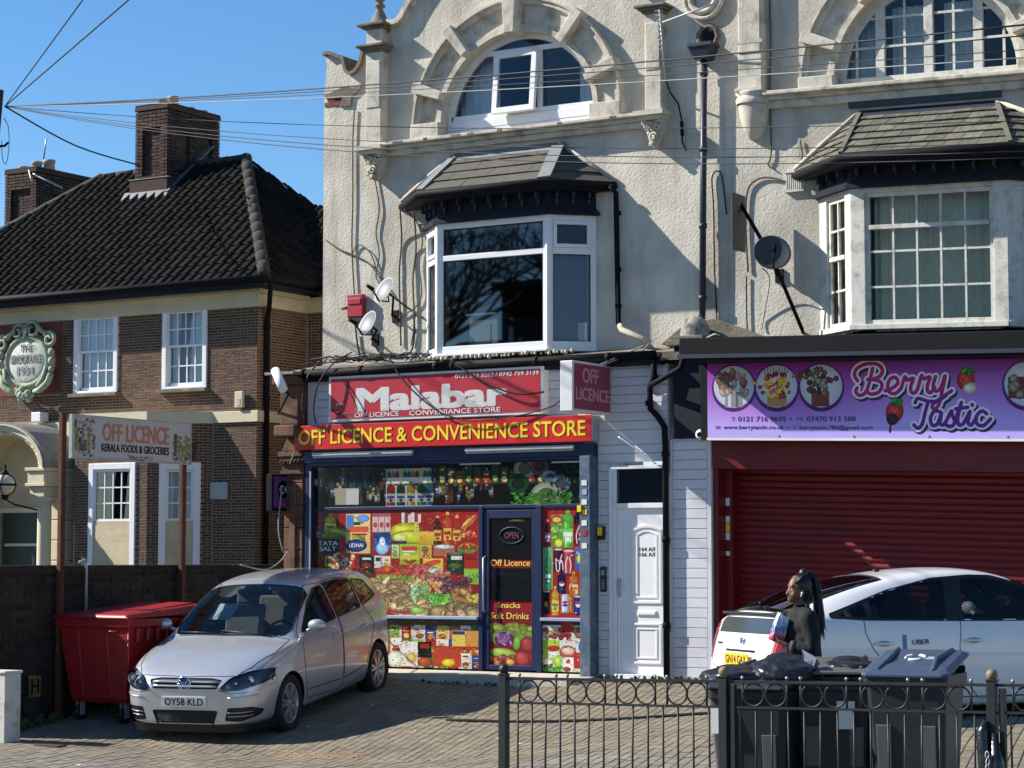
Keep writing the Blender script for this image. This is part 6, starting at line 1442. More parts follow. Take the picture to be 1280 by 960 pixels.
hz = zts-zbs; orange = mat('faded_orange_letter', (.55,.20,.10), .6, .15, 12)
text('OFF LICENCE', fy(315), fy(918), zbs+hz*.44, zbs+hz*.86, xs_+.003, orange, OS, .03, face='+x'); text('KERALA FOODS & GROCERIES', fy(305), fy(918), zbs+hz*.18, zbs+hz*.37, xs_+.003, M['blackp'], OS, .03, face='+x')
PP = MB(); y_ = Q(105,712,XW+.03)[0]; PP.tube([(XW+.06,y_-.12,1.33),(XW+.05,y_,1.36),(XW+.05,y_+.02,1.28),(XW+.05,y_+.02,.3)], .018, 6); tag(PP.build('conduit_pipe', M['galv'], None, origin=(XW+.05,y_,.3)), 'thin bent metal pipe standing against the dark wall between the sign posts', 'pipe')
# ================================================================ GROUND
blockm = mat('buff_block_paving', (.205,.172,.122), .9, .16, 1.3, .002, 60, rnd=.16, dirt=(.085,.072,.055), dscale=1.2, damt=.45)
greym = mat('grey_block_paving', (.20,.178,.14), .9, .12, 4, .002, 60, rnd=.18, dirt=(.13,.12,.10), dscale=1.2, damt=.4)
sand = mat('joint_sand', (.11,.09,.062), .95, .2, 20)
asph = mat('asphalt', (.05,.05,.052), .9, .15, 8, .004, 80)
def sheet(name, x0, x1, y0, y1, dz, m, nx=30, ny=30, kind='structure'):
    mb = MB(); vs = []
    for j in range(ny+1):
        for i in range(nx+1):
            x = x0+(x1-x0)*i/nx; y = y0+(y1-y0)*j/ny; vs.append((x, y, (G(x,y) if abs(x) < 30 else G(30 if x > 0 else -30,y))+dz))
    mb.add(vs, [(j*(nx+1)+i, j*(nx+1)+i+1, (j+1)*(nx+1)+i+1, (j+1)*(nx+1)+i) for j in range(ny) for i in range(nx)])
    return mb.build(name, m, None, recalc=False, kind=kind)
YK = -10.6
fore = sheet('forecourt', -4.8, 12, -5.2, .6, -.03, sand, 30, 29)
pave = sheet('pavement', -30, 40, YK, -5.2, -.03, sand, 40, 20)
sheet('pub_yard', -60, -4.9, -5.2, 1.5, -.30, asph, 30, 20)
mb = MB(); g = -.62-.30
mb.add([(-400,-400,g-.25),(400,-400,g-.25),(400,YK,g+.16),(-400,YK,g+.16)], [(0,1,2,3)]); mb.build('road', asph, None, recalc=False, kind='structure')
mb = MB(); mb.add([(-400,-5.3,-1.5),(400,-5.3,-1.5),(400,400,-1.5),(-400,400,-1.5)], [(0,1,2,3)]); mb.build('ground', sand, None, recalc=False, kind='structure')
kb = thing('kerb', (5,YK,-.7), label='granite kerb along the edge of the pavement by the road', cat='kerb'); kb['kind'] = 'structure'; del kb['category']
for k in range(40):
    x = -12+k*.92; mb = MB(); z = G(min(max(x,-30),30),YK); mb.box(x,x+.91,YK-.14,YK-.002,z-.4,z+.0); mb.build('kerb_stone', M['cement'], kb, bevel=.01)
def paving(parent, x0, x1, y0, y1, m, L=.2, Wd=.1, ang=math.radians(15)):
    """running bond, laid on the skew"""
    bm_v = []; bm_f = []; n = 0; rgp = random.Random(2); g_ = .0022; F = [(4,5,6,7),(0,1,5,4),(1,2,6,5),(2,3,7,6),(3,0,4,7)]
    U = (-math.sin(ang), math.cos(ang)); V_ = (math.cos(ang), math.sin(ang)); R_ = 20
    for r_ in range(int(-R_/Wd), int(R_/Wd)):
        for k in range(int(-R_/L), int(R_/L)):
            u = k*L+(L/2 if r_ % 2 else 0); v = r_*Wd; cx_ = U[0]*(u+L/2)+V_[0]*(v+Wd/2); cy_ = U[1]*(u+L/2)+V_[1]*(v+Wd/2)
            if not (x0 < cx_ < x1 and y0 < cy_ < y1): continue
            t = rgp.uniform(-.003,.003); q = [(u+g_,v+g_),(u+g_,v+Wd-g_),(u+L-g_,v+Wd-g_),(u+L-g_,v+g_)]; c = .004
            q2 = [(u+g_+c,v+g_+c),(u+g_+c,v+Wd-g_-c),(u+L-g_-c,v+Wd-g_-c),(u+L-g_-c,v+g_+c)]
            for qq, dz in ((q,-.03),(q2,0)):
                for a, b in qq: X = U[0]*a+V_[0]*b; Y = U[1]*a+V_[1]*b; bm_v.append((X, min(Y, -.02), G(X,Y)+t+dz))
            bm_f += [tuple(i+n for i in reversed(f)) for f in F]; n += 8
    mb = MB(); mb.v = bm_v; mb.f = bm_f; mb.m = [0]*len(bm_f); mb.sm = [False]*len(bm_f)
    o = mb.build('paving_blocks', m, parent, recalc=False); o['kind'] = 'stuff'
_rootM['forecourt'] = Matrix.Identity(4); _rootM['pavement'] = Matrix.Identity(4)
YV = -6.15
paving(fore, -4.65, 11, -5.2, -.10, blockm); paving(pave, -6.5, 12, YV, -5.2, blockm); paving(pave, -6.5, 12, YK, YV, greym)
# cement apron at the foot of the shopfront
ap = MB(); rgk = random.Random(6); pts = [(-4.1,-.05),(-4.1,-.42),(-3.4,-.46),(-2.8,-.40),(-2.2,-.43),(-1.5,-.38),(-1.0,-.52),(-.5,-.60),(0.0,-.50),(.16,-.30),(.2,-.05)]
n = len(pts); ap.add([(x,y,.0 if y > -.1 else -.03) for x, y in pts]+[(x,y-.03,G(x,y)-.02) for x, y in pts], [tuple(range(n))]+[(i,i+1,n+i+1,n+i) for i in range(n-1)])
ap.build('concrete_apron', M['cement'], None, recalc=True, kind='structure')
mb = MB(); mb.box(.15,1.7,-.12,.02,-.2,-.03); mb.build('doorstep', M['cement'], None, kind='structure')
# overhead wire shadow on the forecourt, drawn as a thin dark tube
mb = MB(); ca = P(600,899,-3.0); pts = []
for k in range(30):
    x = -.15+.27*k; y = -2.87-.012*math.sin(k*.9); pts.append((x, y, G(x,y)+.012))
mb.tube(pts, .019, 6); tag(mb.build('wire_shadow_strip', M['black'], None, origin=pts[0]), 'long thin dark tube standing in for a wire shadow across the paved forecourt', 'cable')
mb = MB(); 
for i in range(5):
    for j in range(3): x = -.95+i*.21; y = -5.0+j*.11; mb.box(x,x+.2,y,y+.1,G(x,y)-.02,G(x+.1,y)+.006)
rp = mb.build('repair_patch', mat('red_paving', (.30,.16,.09), .9, .15, 6, rnd=.2), None); rp['kind'] = 'structure'
mb = MB(); x, y = -3.6, -5.6; mb.box(x,x+.34,y,y+.14,G(x,y)-.02,G(x,y)+.012); mb.build('drain_cover', M['rust'], None, kind='structure')
# scraps of litter
lt = MB(); rl = random.Random(21)
for k in range(22):
    x, y = rl.uniform(-4.2,7.5), rl.uniform(-7.8,-.6); z = G(x,y)+.004; a = rl.uniform(0,3); s_ = rl.uniform(.012,.035); c_, d_ = math.cos(a)*s_, math.sin(a)*s_
    lt.add([(x-c_,y-d_,z),(x+d_,y-c_,z+.004),(x+c_,y+d_,z+.012),(x-d_*.8,y+c_,z+.006)], [(0,1,2,3)])
tag(lt.build('litter', M['signwhite'], None), 'small pale scraps of litter scattered on the block paving', kind='stuff')
# weeds at the wall foot
wd = MB(); rgw = random.Random(9)
def weeds(x0, x1, y0, y1, n, h):
    for _ in range(n):
        x, y = rgw.uniform(x0,x1), rgw.uniform(y0,y1); z = G(x,y); a = rgw.uniform(0,6.28); hh = h*rgw.uniform(.4,1.2); dx, dy = math.cos(a), math.sin(a); l = hh*.7
        wd.add([(x-dy*.012,y+dx*.012,z),(x+dy*.012,y-dx*.012,z),(x+dx*l*.5+dy*.02,y+dy*l*.5-dx*.02,z+hh*.7),(x+dx*l,y+dy*l,z+hh),(x+dx*l*.5-dy*.02,y+dy*l*.5+dx*.02,z+hh*.7)], [(0,1,2,3,4)])
weeds(XW,XW+.25,-5.1,-4.3,90,.12); weeds(XW,XW+.15,-4.3,-2.0,60,.08); weeds(.2,1.7,-.22,-.12,90,.08); weeds(-2.2,-.3,-.62,-.5,40,.05)
tag(wd.build('weeds', mat('weed_green', (.06,.09,.025), .8, .3, 20), None), 'low green weeds growing along the foot of the walls', kind='stuff')
# ================================================================ ACROSS THE ROAD (seen only in reflections)
def bare_tree(x, y, h, seed, lab):
    t = thing('bare_tree', (x,y,-1), label=lab, cat='tree', group='bare trees across the road'); rt = random.Random(seed); tr = MB(); br = MB()
    tr.tube([(x,y,-1),(x+.1,y,h*.2),(x,y+.1,h*.4)], [.28,.22,.17], 7)
    def grow(p, d, L, r, dep):
        q = p+d*L; br.tube([p, p.lerp(q,.5)+Vector((rt.uniform(-1,1),rt.uniform(-1,1),rt.uniform(-1,1)))*L*.06, q], [r, r*.85, r*.65], 4, cap=False)
        if dep == 0: return
        for k in range(3 if dep > 1 else 4):
            nd = (d+Vector((rt.uniform(-1,1),rt.uniform(-1,1),rt.uniform(-.3,.7)))*.75).normalized(); grow(p.lerp(q, rt.uniform(.5,1)), nd, L*rt.uniform(.6,.82), r*.58, dep-1)
    for k in range(4): grow(Vector((x,y,h*(.28+.04*k))), Vector((rt.uniform(-.6,.6),rt.uniform(-.6,.6),1)).normalized(), h*.24, .13, 5)
    tr.build('trunk', M['wood'], t); br.build('crown', M['wood'], t)
bare_tree(-12.5,-28,13,1,'tall bare tree across the road, nearest the corner'); bare_tree(-19.5,-24,13,2,'tall bare tree across the road, behind the first'); bare_tree(-24,-31,14,5,'bare tree across the road beyond the brick house'); bare_tree(-9,-24,12,7,'bare tree across the road opposite the shops'); bare_tree(-16,-33,15,9,'tallest bare tree behind the brick house across the road')
OH = thing('opposite_house', (-17,-27.5,-1), label='dark brick house with a chimney across the road, seen in window reflections', cat='building')
mb = MB(); mb.box(-23,-12,-31,-26,-1,5.0); mb.build('wall', M['brickdk'], OH); mb = MB(); mb.add([(-23.3,-31.3,5.0),(-11.7,-31.3,5.0),(-11.7,-25.7,5.0),(-23.3,-25.7,5.0),(-20.3,-28.5,7.4),(-14.7,-28.5,7.4)], [(0,1,5,4),(2,3,4,5),(1,2,5),(3,0,4),(0,3,2,1)]); mb.build('roof', M['tile'], OH); mb = MB(); mb.box(-18.2,-16.4,-28.5,-27.3,5.8,8.6); mb.box(-18.4,-16.2,-28.7,-27.1,8.6,8.8); mb.build('chimney', M['brickdk'], OH)
# ================================================================ CARS
def interp(tab, x):
    if x <= tab[0][0]: return tab[0][1]
    for (a, u), (b, v) in zip(tab[:-1], tab[1:]):
        if x <= b: return u+(v-u)*(x-a)/(b-a)
    return tab[-1][1]
def inpoly(p, poly):
    x, y = p; c = False; n = len(poly); j = n-1
    for i in range(n):
        xi, yi = poly[i]; xj, yj = poly[j]
        if (yi > y) != (yj > y) and x < (xj-xi)*(y-yi)/(yj-yi)+xi: c = not c
        j = i
    return c
def nearpoly(p, poly):
    best = None; bd = 1e9; px, py = p
    for i in range(len(poly)):
        ax, ay = poly[i]; bx, by = poly[(i+1) % len(poly)]; vx, vy = bx-ax, by-ay; t = max(0, min(1, ((px-ax)*vx+(py-ay)*vy)/(vx*vx+vy*vy+1e-12)))
        qx, qy = ax+vx*t, ay+vy*t; d = (px-qx)**2+(py-qy)**2
        if d < bd: bd = d; best = (qx, qy)
    return best, math.sqrt(bd)
def circle(cx, cz, r, n=40): return [(cx+r*math.cos(2*math.pi*i/n), cz+r*math.sin(2*math.pi*i/n)) for i in range(n)]
def rounded(pts, r=.03, n=4):
    out = []
    for i in range(len(pts)):
        a = Vector(pts[i-1]); b = Vector(pts[i]); c = Vector(pts[(i+1) % len(pts)]); u = (a-b); v = (c-b); k = min(r, u.length*.45, v.length*.45); p = b+u.normalized()*k; q = b+v.normalized()*k
        for j in range(n+1):
            t = j/n; out.append(tuple(p*(1-t)**2+b*2*t*(1-t)+q*t*t))
    return out
AX = {'xz': (0,2,1), 'xy': (0,1,2), 'yz': (1,2,0)}
class Car:
    def __init__(s, name, stations, loc, ex, pitch, label, mats, level=3):
        s.root = thing(name, loc, 0, label=label, cat='car', group='parked cars'); ex = Vector((ex[0], ex[1], 0)).normalized(); ey = Vector((0,0,1)).cross(ex)
        R = Matrix((ex, ey, Vector((0,0,1)))).transposed().to_4x4() @ Matrix.Rotation(-pitch, 4, 'Y')
        s.root.matrix_world = Matrix.Translation(Vector(loc)) @ R; _rootM[s.root.name] = Matrix.Identity(4); s.m = mats
        K = len(stations[0][1]); vs = []; fs = []; n = 2*K-2
        for x, prof in stations:
            ring = [(x, y, z) for y, z in prof]+[(x, -y, z) for y, z in reversed(prof[1:-1])]; vs += ring
        for i in range(len(stations)-1):
            for k in range(n): k2 = (k+1) % n; fs.append((i*n+k, (i+1)*n+k, (i+1)*n+k2, i*n+k2))
        for base, rev in ((0, False), ((len(stations)-1)*n, True)):    # ends as strips of quads
            for k in range(K-1):
                a, b = base+k, base+k+1; c, d = base+(n-k-1 if k+1 < K-1 or True else 0), base+((n-k) % n)
                q = [d, a, b, c] if k+1 < K-1 else [d, a, b]
                if k == 0: q = [a, b, c]
                q = list(dict.fromkeys(q))
                fs.append(tuple(q if not rev else reversed(q)))
        me = bpy.data.meshes.new('cage'); me.from_pydata(vs, [], fs); ob = bpy.data.objects.new('cage', me); COL.objects.link(ob)
        md = ob.modifiers.new('s', 'SUBSURF'); md.levels = level; md.render_levels = level
        dg = bpy.context.evaluated_depsgraph_get(); dg.update(); ev = bpy.data.meshes.new_from_object(ob.evaluated_get(dg)); bpy.data.objects.remove(ob)
        bm = bmesh.new(); bm.from_mesh(ev); bmesh.ops.recalc_face_normals(bm, faces=bm.faces); bm.to_mesh(ev); bm.free(); bpy.data.meshes.remove(me)
        s.V = [v.co.copy() for v in ev.vertices]; s.F = [tuple(p.vertices) for p in ev.polygons]; s.N = [p.normal.copy() for p in ev.polygons]; s.C = [p.center.copy() for p in ev.polygons]
        s.bvh = BVHTree.FromPolygons(s.V, s.F); s.lab = [None]*len(s.F); s.regs = []; bpy.data.meshes.remove(ev)
    def region(s, name, pl, poly, cond=None, side=0):
        s.regs.append((name, pl, poly)); a, b, c = AX[pl]; idx = len(s.regs)-1
        x0 = min(p[0] for p in poly); x1 = max(p[0] for p in poly); y0 = min(p[1] for p in poly); y1 = max(p[1] for p in poly)
        for i, C_ in enumerate(s.C):
            if s.lab[i] is not None: continue
            if side and C_[1]*side < 0: continue
            u, v = C_[a], C_[b]
            if u < x0 or u > x1 or v < y0 or v > y1: continue
            if cond and not cond(C_, s.N[i]): continue
            if inpoly((u, v), poly): s.lab[i] = idx
    def finish(s):
        """pull shared borders onto the drawn outlines, then split"""
        use = [set() for _ in s.V]
        for f, l in zip(s.F, s.lab):
            for v in f: use[v].add(-1 if l is None else l)
        for i, u in enumerate(use):
            if len(u) > 1:
                r_ = min(k for k in u if k >= 0); name, pl, poly = s.regs[r_]; a, b, c = AX[pl]; q, d = nearpoly((s.V[i][a], s.V[i][b]), poly)
                if d > .06: continue
                o = s.V[i].copy(); o[a], o[b] = q; dirn = Vector((0,0,0)); sg = 1 if s.V[i][c] >= 0 else -1
                if pl == 'yz': sg = -1 if s.V[i][0] < 2 else 1
                if pl == 'xy': sg = 1
                o[c] = s.V[i][c]+sg*.5; dirn[c] = -sg; h = s.bvh.ray_cast(o, dirn, 1.2)
                if h[0] is not None and (h[0]-s.V[i]).length < .12: s.V[i] = h[0]
                else: o[c] = s.V[i][c]; s.V[i] = o
    def part(s, sel, name, m, parent=None, push=0.0, smooth=True):
        fs = [f for f, l in zip(s.F, s.lab) if (l is None and sel is None) or (l is not None and s.regs[l][0] == sel)]
        used = sorted(set(v for f in fs for v in f)); mp = {v: i for i, v in enumerate(used)}; me = bpy.data.meshes.new(name)
        vs = [s.V[v] for v in used]
        me.from_pydata([tuple(v) for v in vs], [], [tuple(mp[v] for v in f) for f in fs]); me.materials.append(m)
        me.polygons.foreach_set('use_smooth', [smooth]*len(fs)); me.update()
        bm = bmesh.new(); bm.from_mesh(me); bm.normal_update()
        if push:
            nn = [v.normal.copy() for v in bm.verts]
            for v, n_ in zip(bm.verts, nn): v.co += n_*push
        bm.to_mesh(me); bm.free()
        o = bpy.data.objects.new(name, me); COL.objects.link(o); o.parent = parent or s.root; return o
    def on(s, pl, u, v, side=1, off=0.0):
        a, b, c = AX[pl]; o = Vector((0,0,0)); o[a] = u; o[b] = v; d = Vector((0,0,0)); o[c] = side*6; d[c] = -side
        h = s.bvh.ray_cast(o, d, 12); 
        if h[0] is None: return None
        n = h[1] if h[1][c]*side > 0 else -h[1]; return h[0]+n*off
    def seam(s, pl, pts, side=1, r=.0045, name='seam', m=None, closed=False, off=.0, dense=.05, parent=None):
        P_ = []; L = list(pts)+([pts[0]] if closed else [])
        for (a, b) in zip(L[:-1], L[1:]):
            k = max(1, int(math.hypot(b[0]-a[0], b[1]-a[1])/dense))
            for i in range(k): P_.append((a[0]+(b[0]-a[0])*i/k, a[1]+(b[1]-a[1])*i/k))
        P_.append(L[-1]); Q_ = [s.on(pl, u, v, side, off) for u, v in P_]; Q_ = [q for q in Q_ if q is not None]
        mb = MB(); mb.tube(Q_, r, 5); o = mb.build(name, m or s.m['seam'], parent or s.root, local=True); return o
    def decal(s, pl, poly, name, m, side=1, off=.006, parent=None):
        """small flat shape laid on the skin"""
        pts = [s.on(pl, u, v, side, off) for u, v in poly]; lo = [s.on(pl, u, v, side, -.004) for u, v in poly]
        if any(p is None for p in pts+lo): return None
        n = len(pts); mb = MB(); mb.add(pts+lo, [tuple(range(n))]+[(i,(i+1)%n,n+(i+1)%n,n+i) for i in range(n)]); return mb.build(name, m, parent or s.root, local=True)
    def wheel(s, x, side, R=.315, tw=.20, rr=.215, spokes=7, yout=.86, caps=None):
        y = side*yout; sg = side; t = MB(); t.lathe([(rr-.0,-sg*tw),(R-.02,-sg*(tw-.0)),(R,-sg*(tw-.04)),(R,-sg*.035),(R-.012,-sg*.008),(R-.05,sg*.0),(rr+.012,-sg*.006),(rr,-sg*.02)], (x,y,R), 32, axis='y')
        # part frame: the wheel is the rim, the tyre its child
        m = MB(); m.lathe([(rr,-sg*.02),(rr-.012,-sg*.012),(rr-.02,-sg*.03),(rr-.03,-sg*.14)], (x,y,R), 32, axis='y')
        m.lathe([(.0,-sg*.02),(.045,-sg*.022),(.055,-sg*.035),(.06,-sg*.07)], (x,y,R), 20, axis='y')
        for k in range(spokes):
            a = 2*math.pi*k/spokes+.3; 
            for da in ((-.16,.16) if spokes <= 7 else (0,)):
                p0 = Vector((x+.04*math.cos(a), y-sg*.035, R+.04*math.sin(a))); p1 = Vector((x+(rr-.015)*math.cos(a+da), y-sg*.025, R+(rr-.015)*math.sin(a+da))); m.beam(p0, p1, .030, .03, up=(0,1,0))
        w = m.build('wheel', s.m['rim'], s.root, local=True); t.build('tyre', s.m['tyre'], w, local=True)
        d = MB(); d.lathe([(.0,-sg*.10),(rr-.03,-sg*.10),(rr-.02,-sg*.16),(.0,-sg*.17)], (x,y,R), 24, axis='y'); d.build('brake_drum', s.m['blk'], w, local=True)
        l = MB(); Ra = R+.045; l.lathe([(Ra,sg*.0-sg*.02),(Ra,-sg*(tw+.12)),(.0,-sg*(tw+.14))], (x,y,R), 28, axis='y', a0=0, a1=math.pi); l.lathe([(Ra,-sg*.02),(Ra,-sg*(tw+.12))], (x,y,R), 28, axis='y', a0=-.35, a1=math.pi+.35)
        l.build('wheel_arch', s.m['blk'], s.root, local=True)
tyre = mat('tyre_rubber', (.018,.018,.019), .85, .15, 20); rimm = mat('alloy', (.50,.51,.53), .3, metal=.7); seamm = mat('seam_shadow', (.01,.01,.01), .9)
chrome = mat('chrome', (.75,.76,.78), .12, metal=1.0); silverp = mat('silver_car_paint', (.58,.59,.61), .30, .02, 2, metal=.55, coat=.8); whitep = mat('white_car_paint', (.74,.74,.74), .35, .02, 2, coat=.8)
lampg = glassmat('lamp_glass', (.8,.85,.88), 1.5); redl = mat('red_lamp', (.35,.01,.015), .15, coat=.6); seatm = mat('grey_seat', (.42,.40,.36), .9, .1, 20); blkp = mat('trim_black', (.014,.014,.015), .45); interior = mat('car_interior', (.02,.02,.022), .9)
# ---- silver hatchback
W_ = [(0,.52),(.03,.60),(.09,.69),(.20,.765),(.38,.825),(.6,.855),(.9,.872),(1.3,.878),(2.8,.878),(3.3,.865),(3.7,.835),(3.95,.79),(4.12,.72),(4.2,.60)]
ZB = [(0,.22),(.06,.185),(.3,.16),(3.7,.19),(4.0,.23),(4.2,.33)]
ZT = [(0,.60),(.03,.665),(.08,.72),(.18,.785),(.35,.855),(.6,.925),(.85,.975),(1.08,1.015),(1.2,1.075),(1.45,1.225),(1.75,1.385),(2.0,1.49),(2.2,1.535),(2.6,1.565),(3.0,1.56),(3.4,1.535),(3.75,1.485),(3.90,1.42),(4.02,1.25),(4.12,1.05),(4.17,.85),(4.2,.6)]
ZH = [(0,.56),(.1,.66),(.3,.76),(.6,.86),(1.0,.93),(1.4,.965),(2.2,1.0),(3.2,1.05),(3.9,1.10),(4.05,1.05),(4.15,.85),(4.2,.55)]
WR = [(1.08,.74),(1.3,.735),(1.6,.70),(2.0,.645),(2.5,.63),(3.2,.61),(3.75,.57),(3.95,.62),(4.1,.66),(4.2,.50)]
def prof_g(x):
    w, zb, zt, zh = interp(W_, x), interp(ZB, x), interp(ZT, x), interp(ZH, x)
    lo = [(0,zb),(w*.80,zb),(w*.93,zb+.03),(w*.985,zb+.17),(w*1.0,zb+(zh-zb)*.55),(w*.99,zh-.09)]
    if x < 1.08: hi = [(w*.93,zh),(w*.80,zh+(zt-zh)*.62),(w*.60,zh+(zt-zh)*.85),(w*.33,zh+(zt-zh)*.97),(0,zt)]
    else:
        wr = interp(WR, x); zr = max(zt-.075, zh+.02); 
        hi = [(w*.955,zh),(w*.93+(wr-w*.93)*.45,zh+(zr-zh)*.5),(wr,zr),(wr*.82,zt-.022),(0,zt)]
    return lo+hi
xs = [0,.03,.09,.20,.38,.6,.9,1.08,1.2,1.45,1.75,2.0,2.2,2.6,3.0,3.4,3.6,3.75,3.86,3.95,4.04,4.12,4.17,4.2]
ex = (-math.sin(math.radians(12.9)), math.cos(math.radians(12.9)))
mats = dict(rim=rimm, tyre=tyre, blk=blkp, seam=seamm)
CG = Car('silver_hatchback', [(x, prof_g(x)) for x in xs], (-2.31,-4.65,-.60), ex, math.radians(5.9), 'silver five door hatchback with plate OY58 KLD parked nose out before the off licence', mats)
ax1, ax2, RW = .87, 3.448, .315
for sd in (-1, 1):
    for ax in (ax1, ax2): CG.region('arch', 'xz', circle(ax, RW, .352), lambda c, n: abs(c.y) > .5, sd)
wsx = lambda x: interp(WR, x)-.035
wspoly = [(1.13,-.60),(1.17,-.66)]+[(x,-wsx(x)) for x in (1.3,1.5,1.7,1.9)]+[(1.975,-wsx(2.0)+.06),(2.0,-.45),(2.015,0),(2.0,.45),(1.975,wsx(2.0)-.06)]+[(x,wsx(x)) for x in (1.9,1.7,1.5,1.3)]+[(1.17,.66),(1.13,.60),(1.10,.3),(1.09,0),(1.10,-.3)]
CG.region('windscreen', 'xy', wspoly, lambda c, n: n.z > .25 and c.z > .9)
sw1 = rounded([(1.36,1.02),(2.29,1.065),(2.27,1.445),(2.08,1.43),(1.80,1.31)], .04); sw2 = rounded([(2.35,1.07),(3.06,1.10),(3.10,1.425),(2.72,1.465),(2.33,1.455)], .04); sw3 = rounded([(3.12,1.11),(3.68,1.17),(3.56,1.365),(3.16,1.42)], .05)
for sd in (-1, 1):
    for p in (sw1, sw2, sw3): CG.region('side_window', 'xz', p, lambda c, n: abs(n.y) > .35, sd)
hl = rounded([(.40,.585),(.47,.565),(.62,.575),(.80,.625),(.87,.70),(.82,.765),(.66,.755),(.50,.70)], .03)
for sd in (-1, 1): CG.region('headlight', 'yz', [(y*sd, z) for y, z in hl], lambda c, n: c.x < .50, sd)
CG.region('grille', 'yz', rounded([(-.37,.59),(.37,.59),(.43,.68),(.30,.70),(-.30,.70),(-.43,.68)], .02), lambda c, n: c.x < .4)
CG.region('lower_intake', 'yz', rounded([(-.34,.225),(.34,.225),(.39,.365),(-.39,.365)], .02), lambda c, n: c.x < .4)
for sd in (-1, 1): CG.region('side_intake', 'yz', rounded([(y*sd, z) for y, z in ((.46,.255),(.62,.24),(.76,.29),(.79,.35),(.72,.395),(.50,.395))], .02), lambda c, n: c.x < .5)
CG.region('rear_window', 'yz', rounded([(-.5,1.12),(.5,1.12),(.46,1.40),(-.46,1.40)], .04), lambda c, n: c.x > 3.7)
for sd in (-1, 1): CG.region('tail_light', 'yz', [(y*sd, z) for y, z in ((.58,.80),(.74,.80),(.72,1.05),(.60,1.05))], lambda c, n: c.x > 3.8, sd)
hood = [(.10,-.42),(.13,-.56),(.30,-.66),(.7,-.76),(1.12,-.74),(1.07,0),(1.12,.74),(.7,.76),(.30,.66),(.13,.56),(.10,.42),(.075,0)]
CG.region('bonnet', 'xy', hood, lambda c, n: n.z > .3 and c.z > .6)
d1 = rounded([(1.30,.30),(2.24,.26),(2.33,.40),(2.33,1.47),(2.06,1.47),(1.76,1.345),(1.27,1.02),(1.22,.75)], .04); d2 = rounded([(2.35,.26),(3.02,.30),(3.10,.50),(3.36,.86),(3.14,1.08),(3.13,1.44),(2.7,1.485),(2.35,1.475)], .04)
for sd in (-1, 1):
    CG.region('front_door', 'xz', d1, lambda c, n: abs(n.y) > .3, sd); CG.region('rear_door', 'xz', d2, lambda c, n: abs(n.y) > .3, sd)
CG.finish()
def splitside(car, nm, sides=(-1,1)):
    for i, l in enumerate(car.lab):
        if l is not None and car.regs[l][0] == nm: pass
bodyG = CG.part(None, 'body', silverp)
CG.part('bonnet', 'bonnet', silverp); wsG = CG.part('windscreen', 'windscreen', M['carglass'])
def parts_by_side(car, nm, out, m, split_x=None, push=0):
    res = []
    base = list(car.lab)
    for sd in (-1, 1):
        for rng in (split_x or [(-9, 99)]):
            keep = [ (l if (l is not None and car.regs[l][0] == nm and c.y*sd > 0 and rng[0] < c.x < rng[1]) else -5) for l, c in zip(base, car.C)]
            tmp = [l if l != -5 else None for l in keep]; car.lab = tmp
            if any(l is not None for l in tmp): res.append(car.part(nm, out, m, push=push))
    car.lab = base; return res
parts_by_side(CG, 'side_window', 'side_window', M['carglassdark'], [(0,2.32),(2.32,3.11),(3.11,9)])
parts_by_side(CG, 'front_door', 'front_door', silverp); parts_by_side(CG, 'rear_door', 'rear_door', silverp)
HLs = parts_by_side(CG, 'headlight', 'headlight', lampg, push=.002)
parts_by_side(CG, 'headlight', 'lamp_bowl', mat('lamp_bowl', (.20,.20,.21), .35, metal=.4), push=-.03)
for sd in (-1, 1):
    for (yy, zz, r_) in ((.70,.67,.072),(.565,.645,.052)):
        p = CG.on('yz', yy*sd, zz, -1, -.020)
        if p is None: continue
        mb = MB(); mb.ball((p.x+.01,p.y,p.z), r_*.7, 12, 0, (.6,1,1)); mb.lathe([(r_,-.012),(r_*.86,.01),(r_*.8,.02)], (p.x,p.y,p.z), 18, axis='x'); mb.build('reflector', chrome, HLs[0 if sd < 0 else 1], local=True)
CG.part('grille', 'grille', blkp, push=-.012); CG.part('lower_intake', 'lower_intake', blkp, push=-.02); parts_by_side(CG, 'side_intake', 'side_intake', blkp, push=-.012)
for zz in (.618,.66):
    mb = MB(); q = [CG.on('yz', y, zz, -1, .004) for y in [-.37+.74*i/12 for i in range(13)]]; mb.tube([p for p in q if p], .0115, 6); mb.build('grille_bar', silverp, CG.root, local=True)
for zz in (.30,.34):
    for sd in (-1,1):
        mb = MB(); q = [CG.on('yz', sd*y, zz, -1, .0) for y in (.50,.58,.66,.72)]; mb.tube([p for p in q if p], .005, 5); mb.build('intake_bar', silverp, CG.root, local=True)
for k in range(5): mb = MB(); q = [CG.on('yz', y, .25+.022*k, -1, -.006) for y in (-.33,-.15,0,.15,.33)]; mb.tube([p for p in q if p], .003, 4); mb.build('intake_bar', M['pipeblue'], CG.root, local=True)
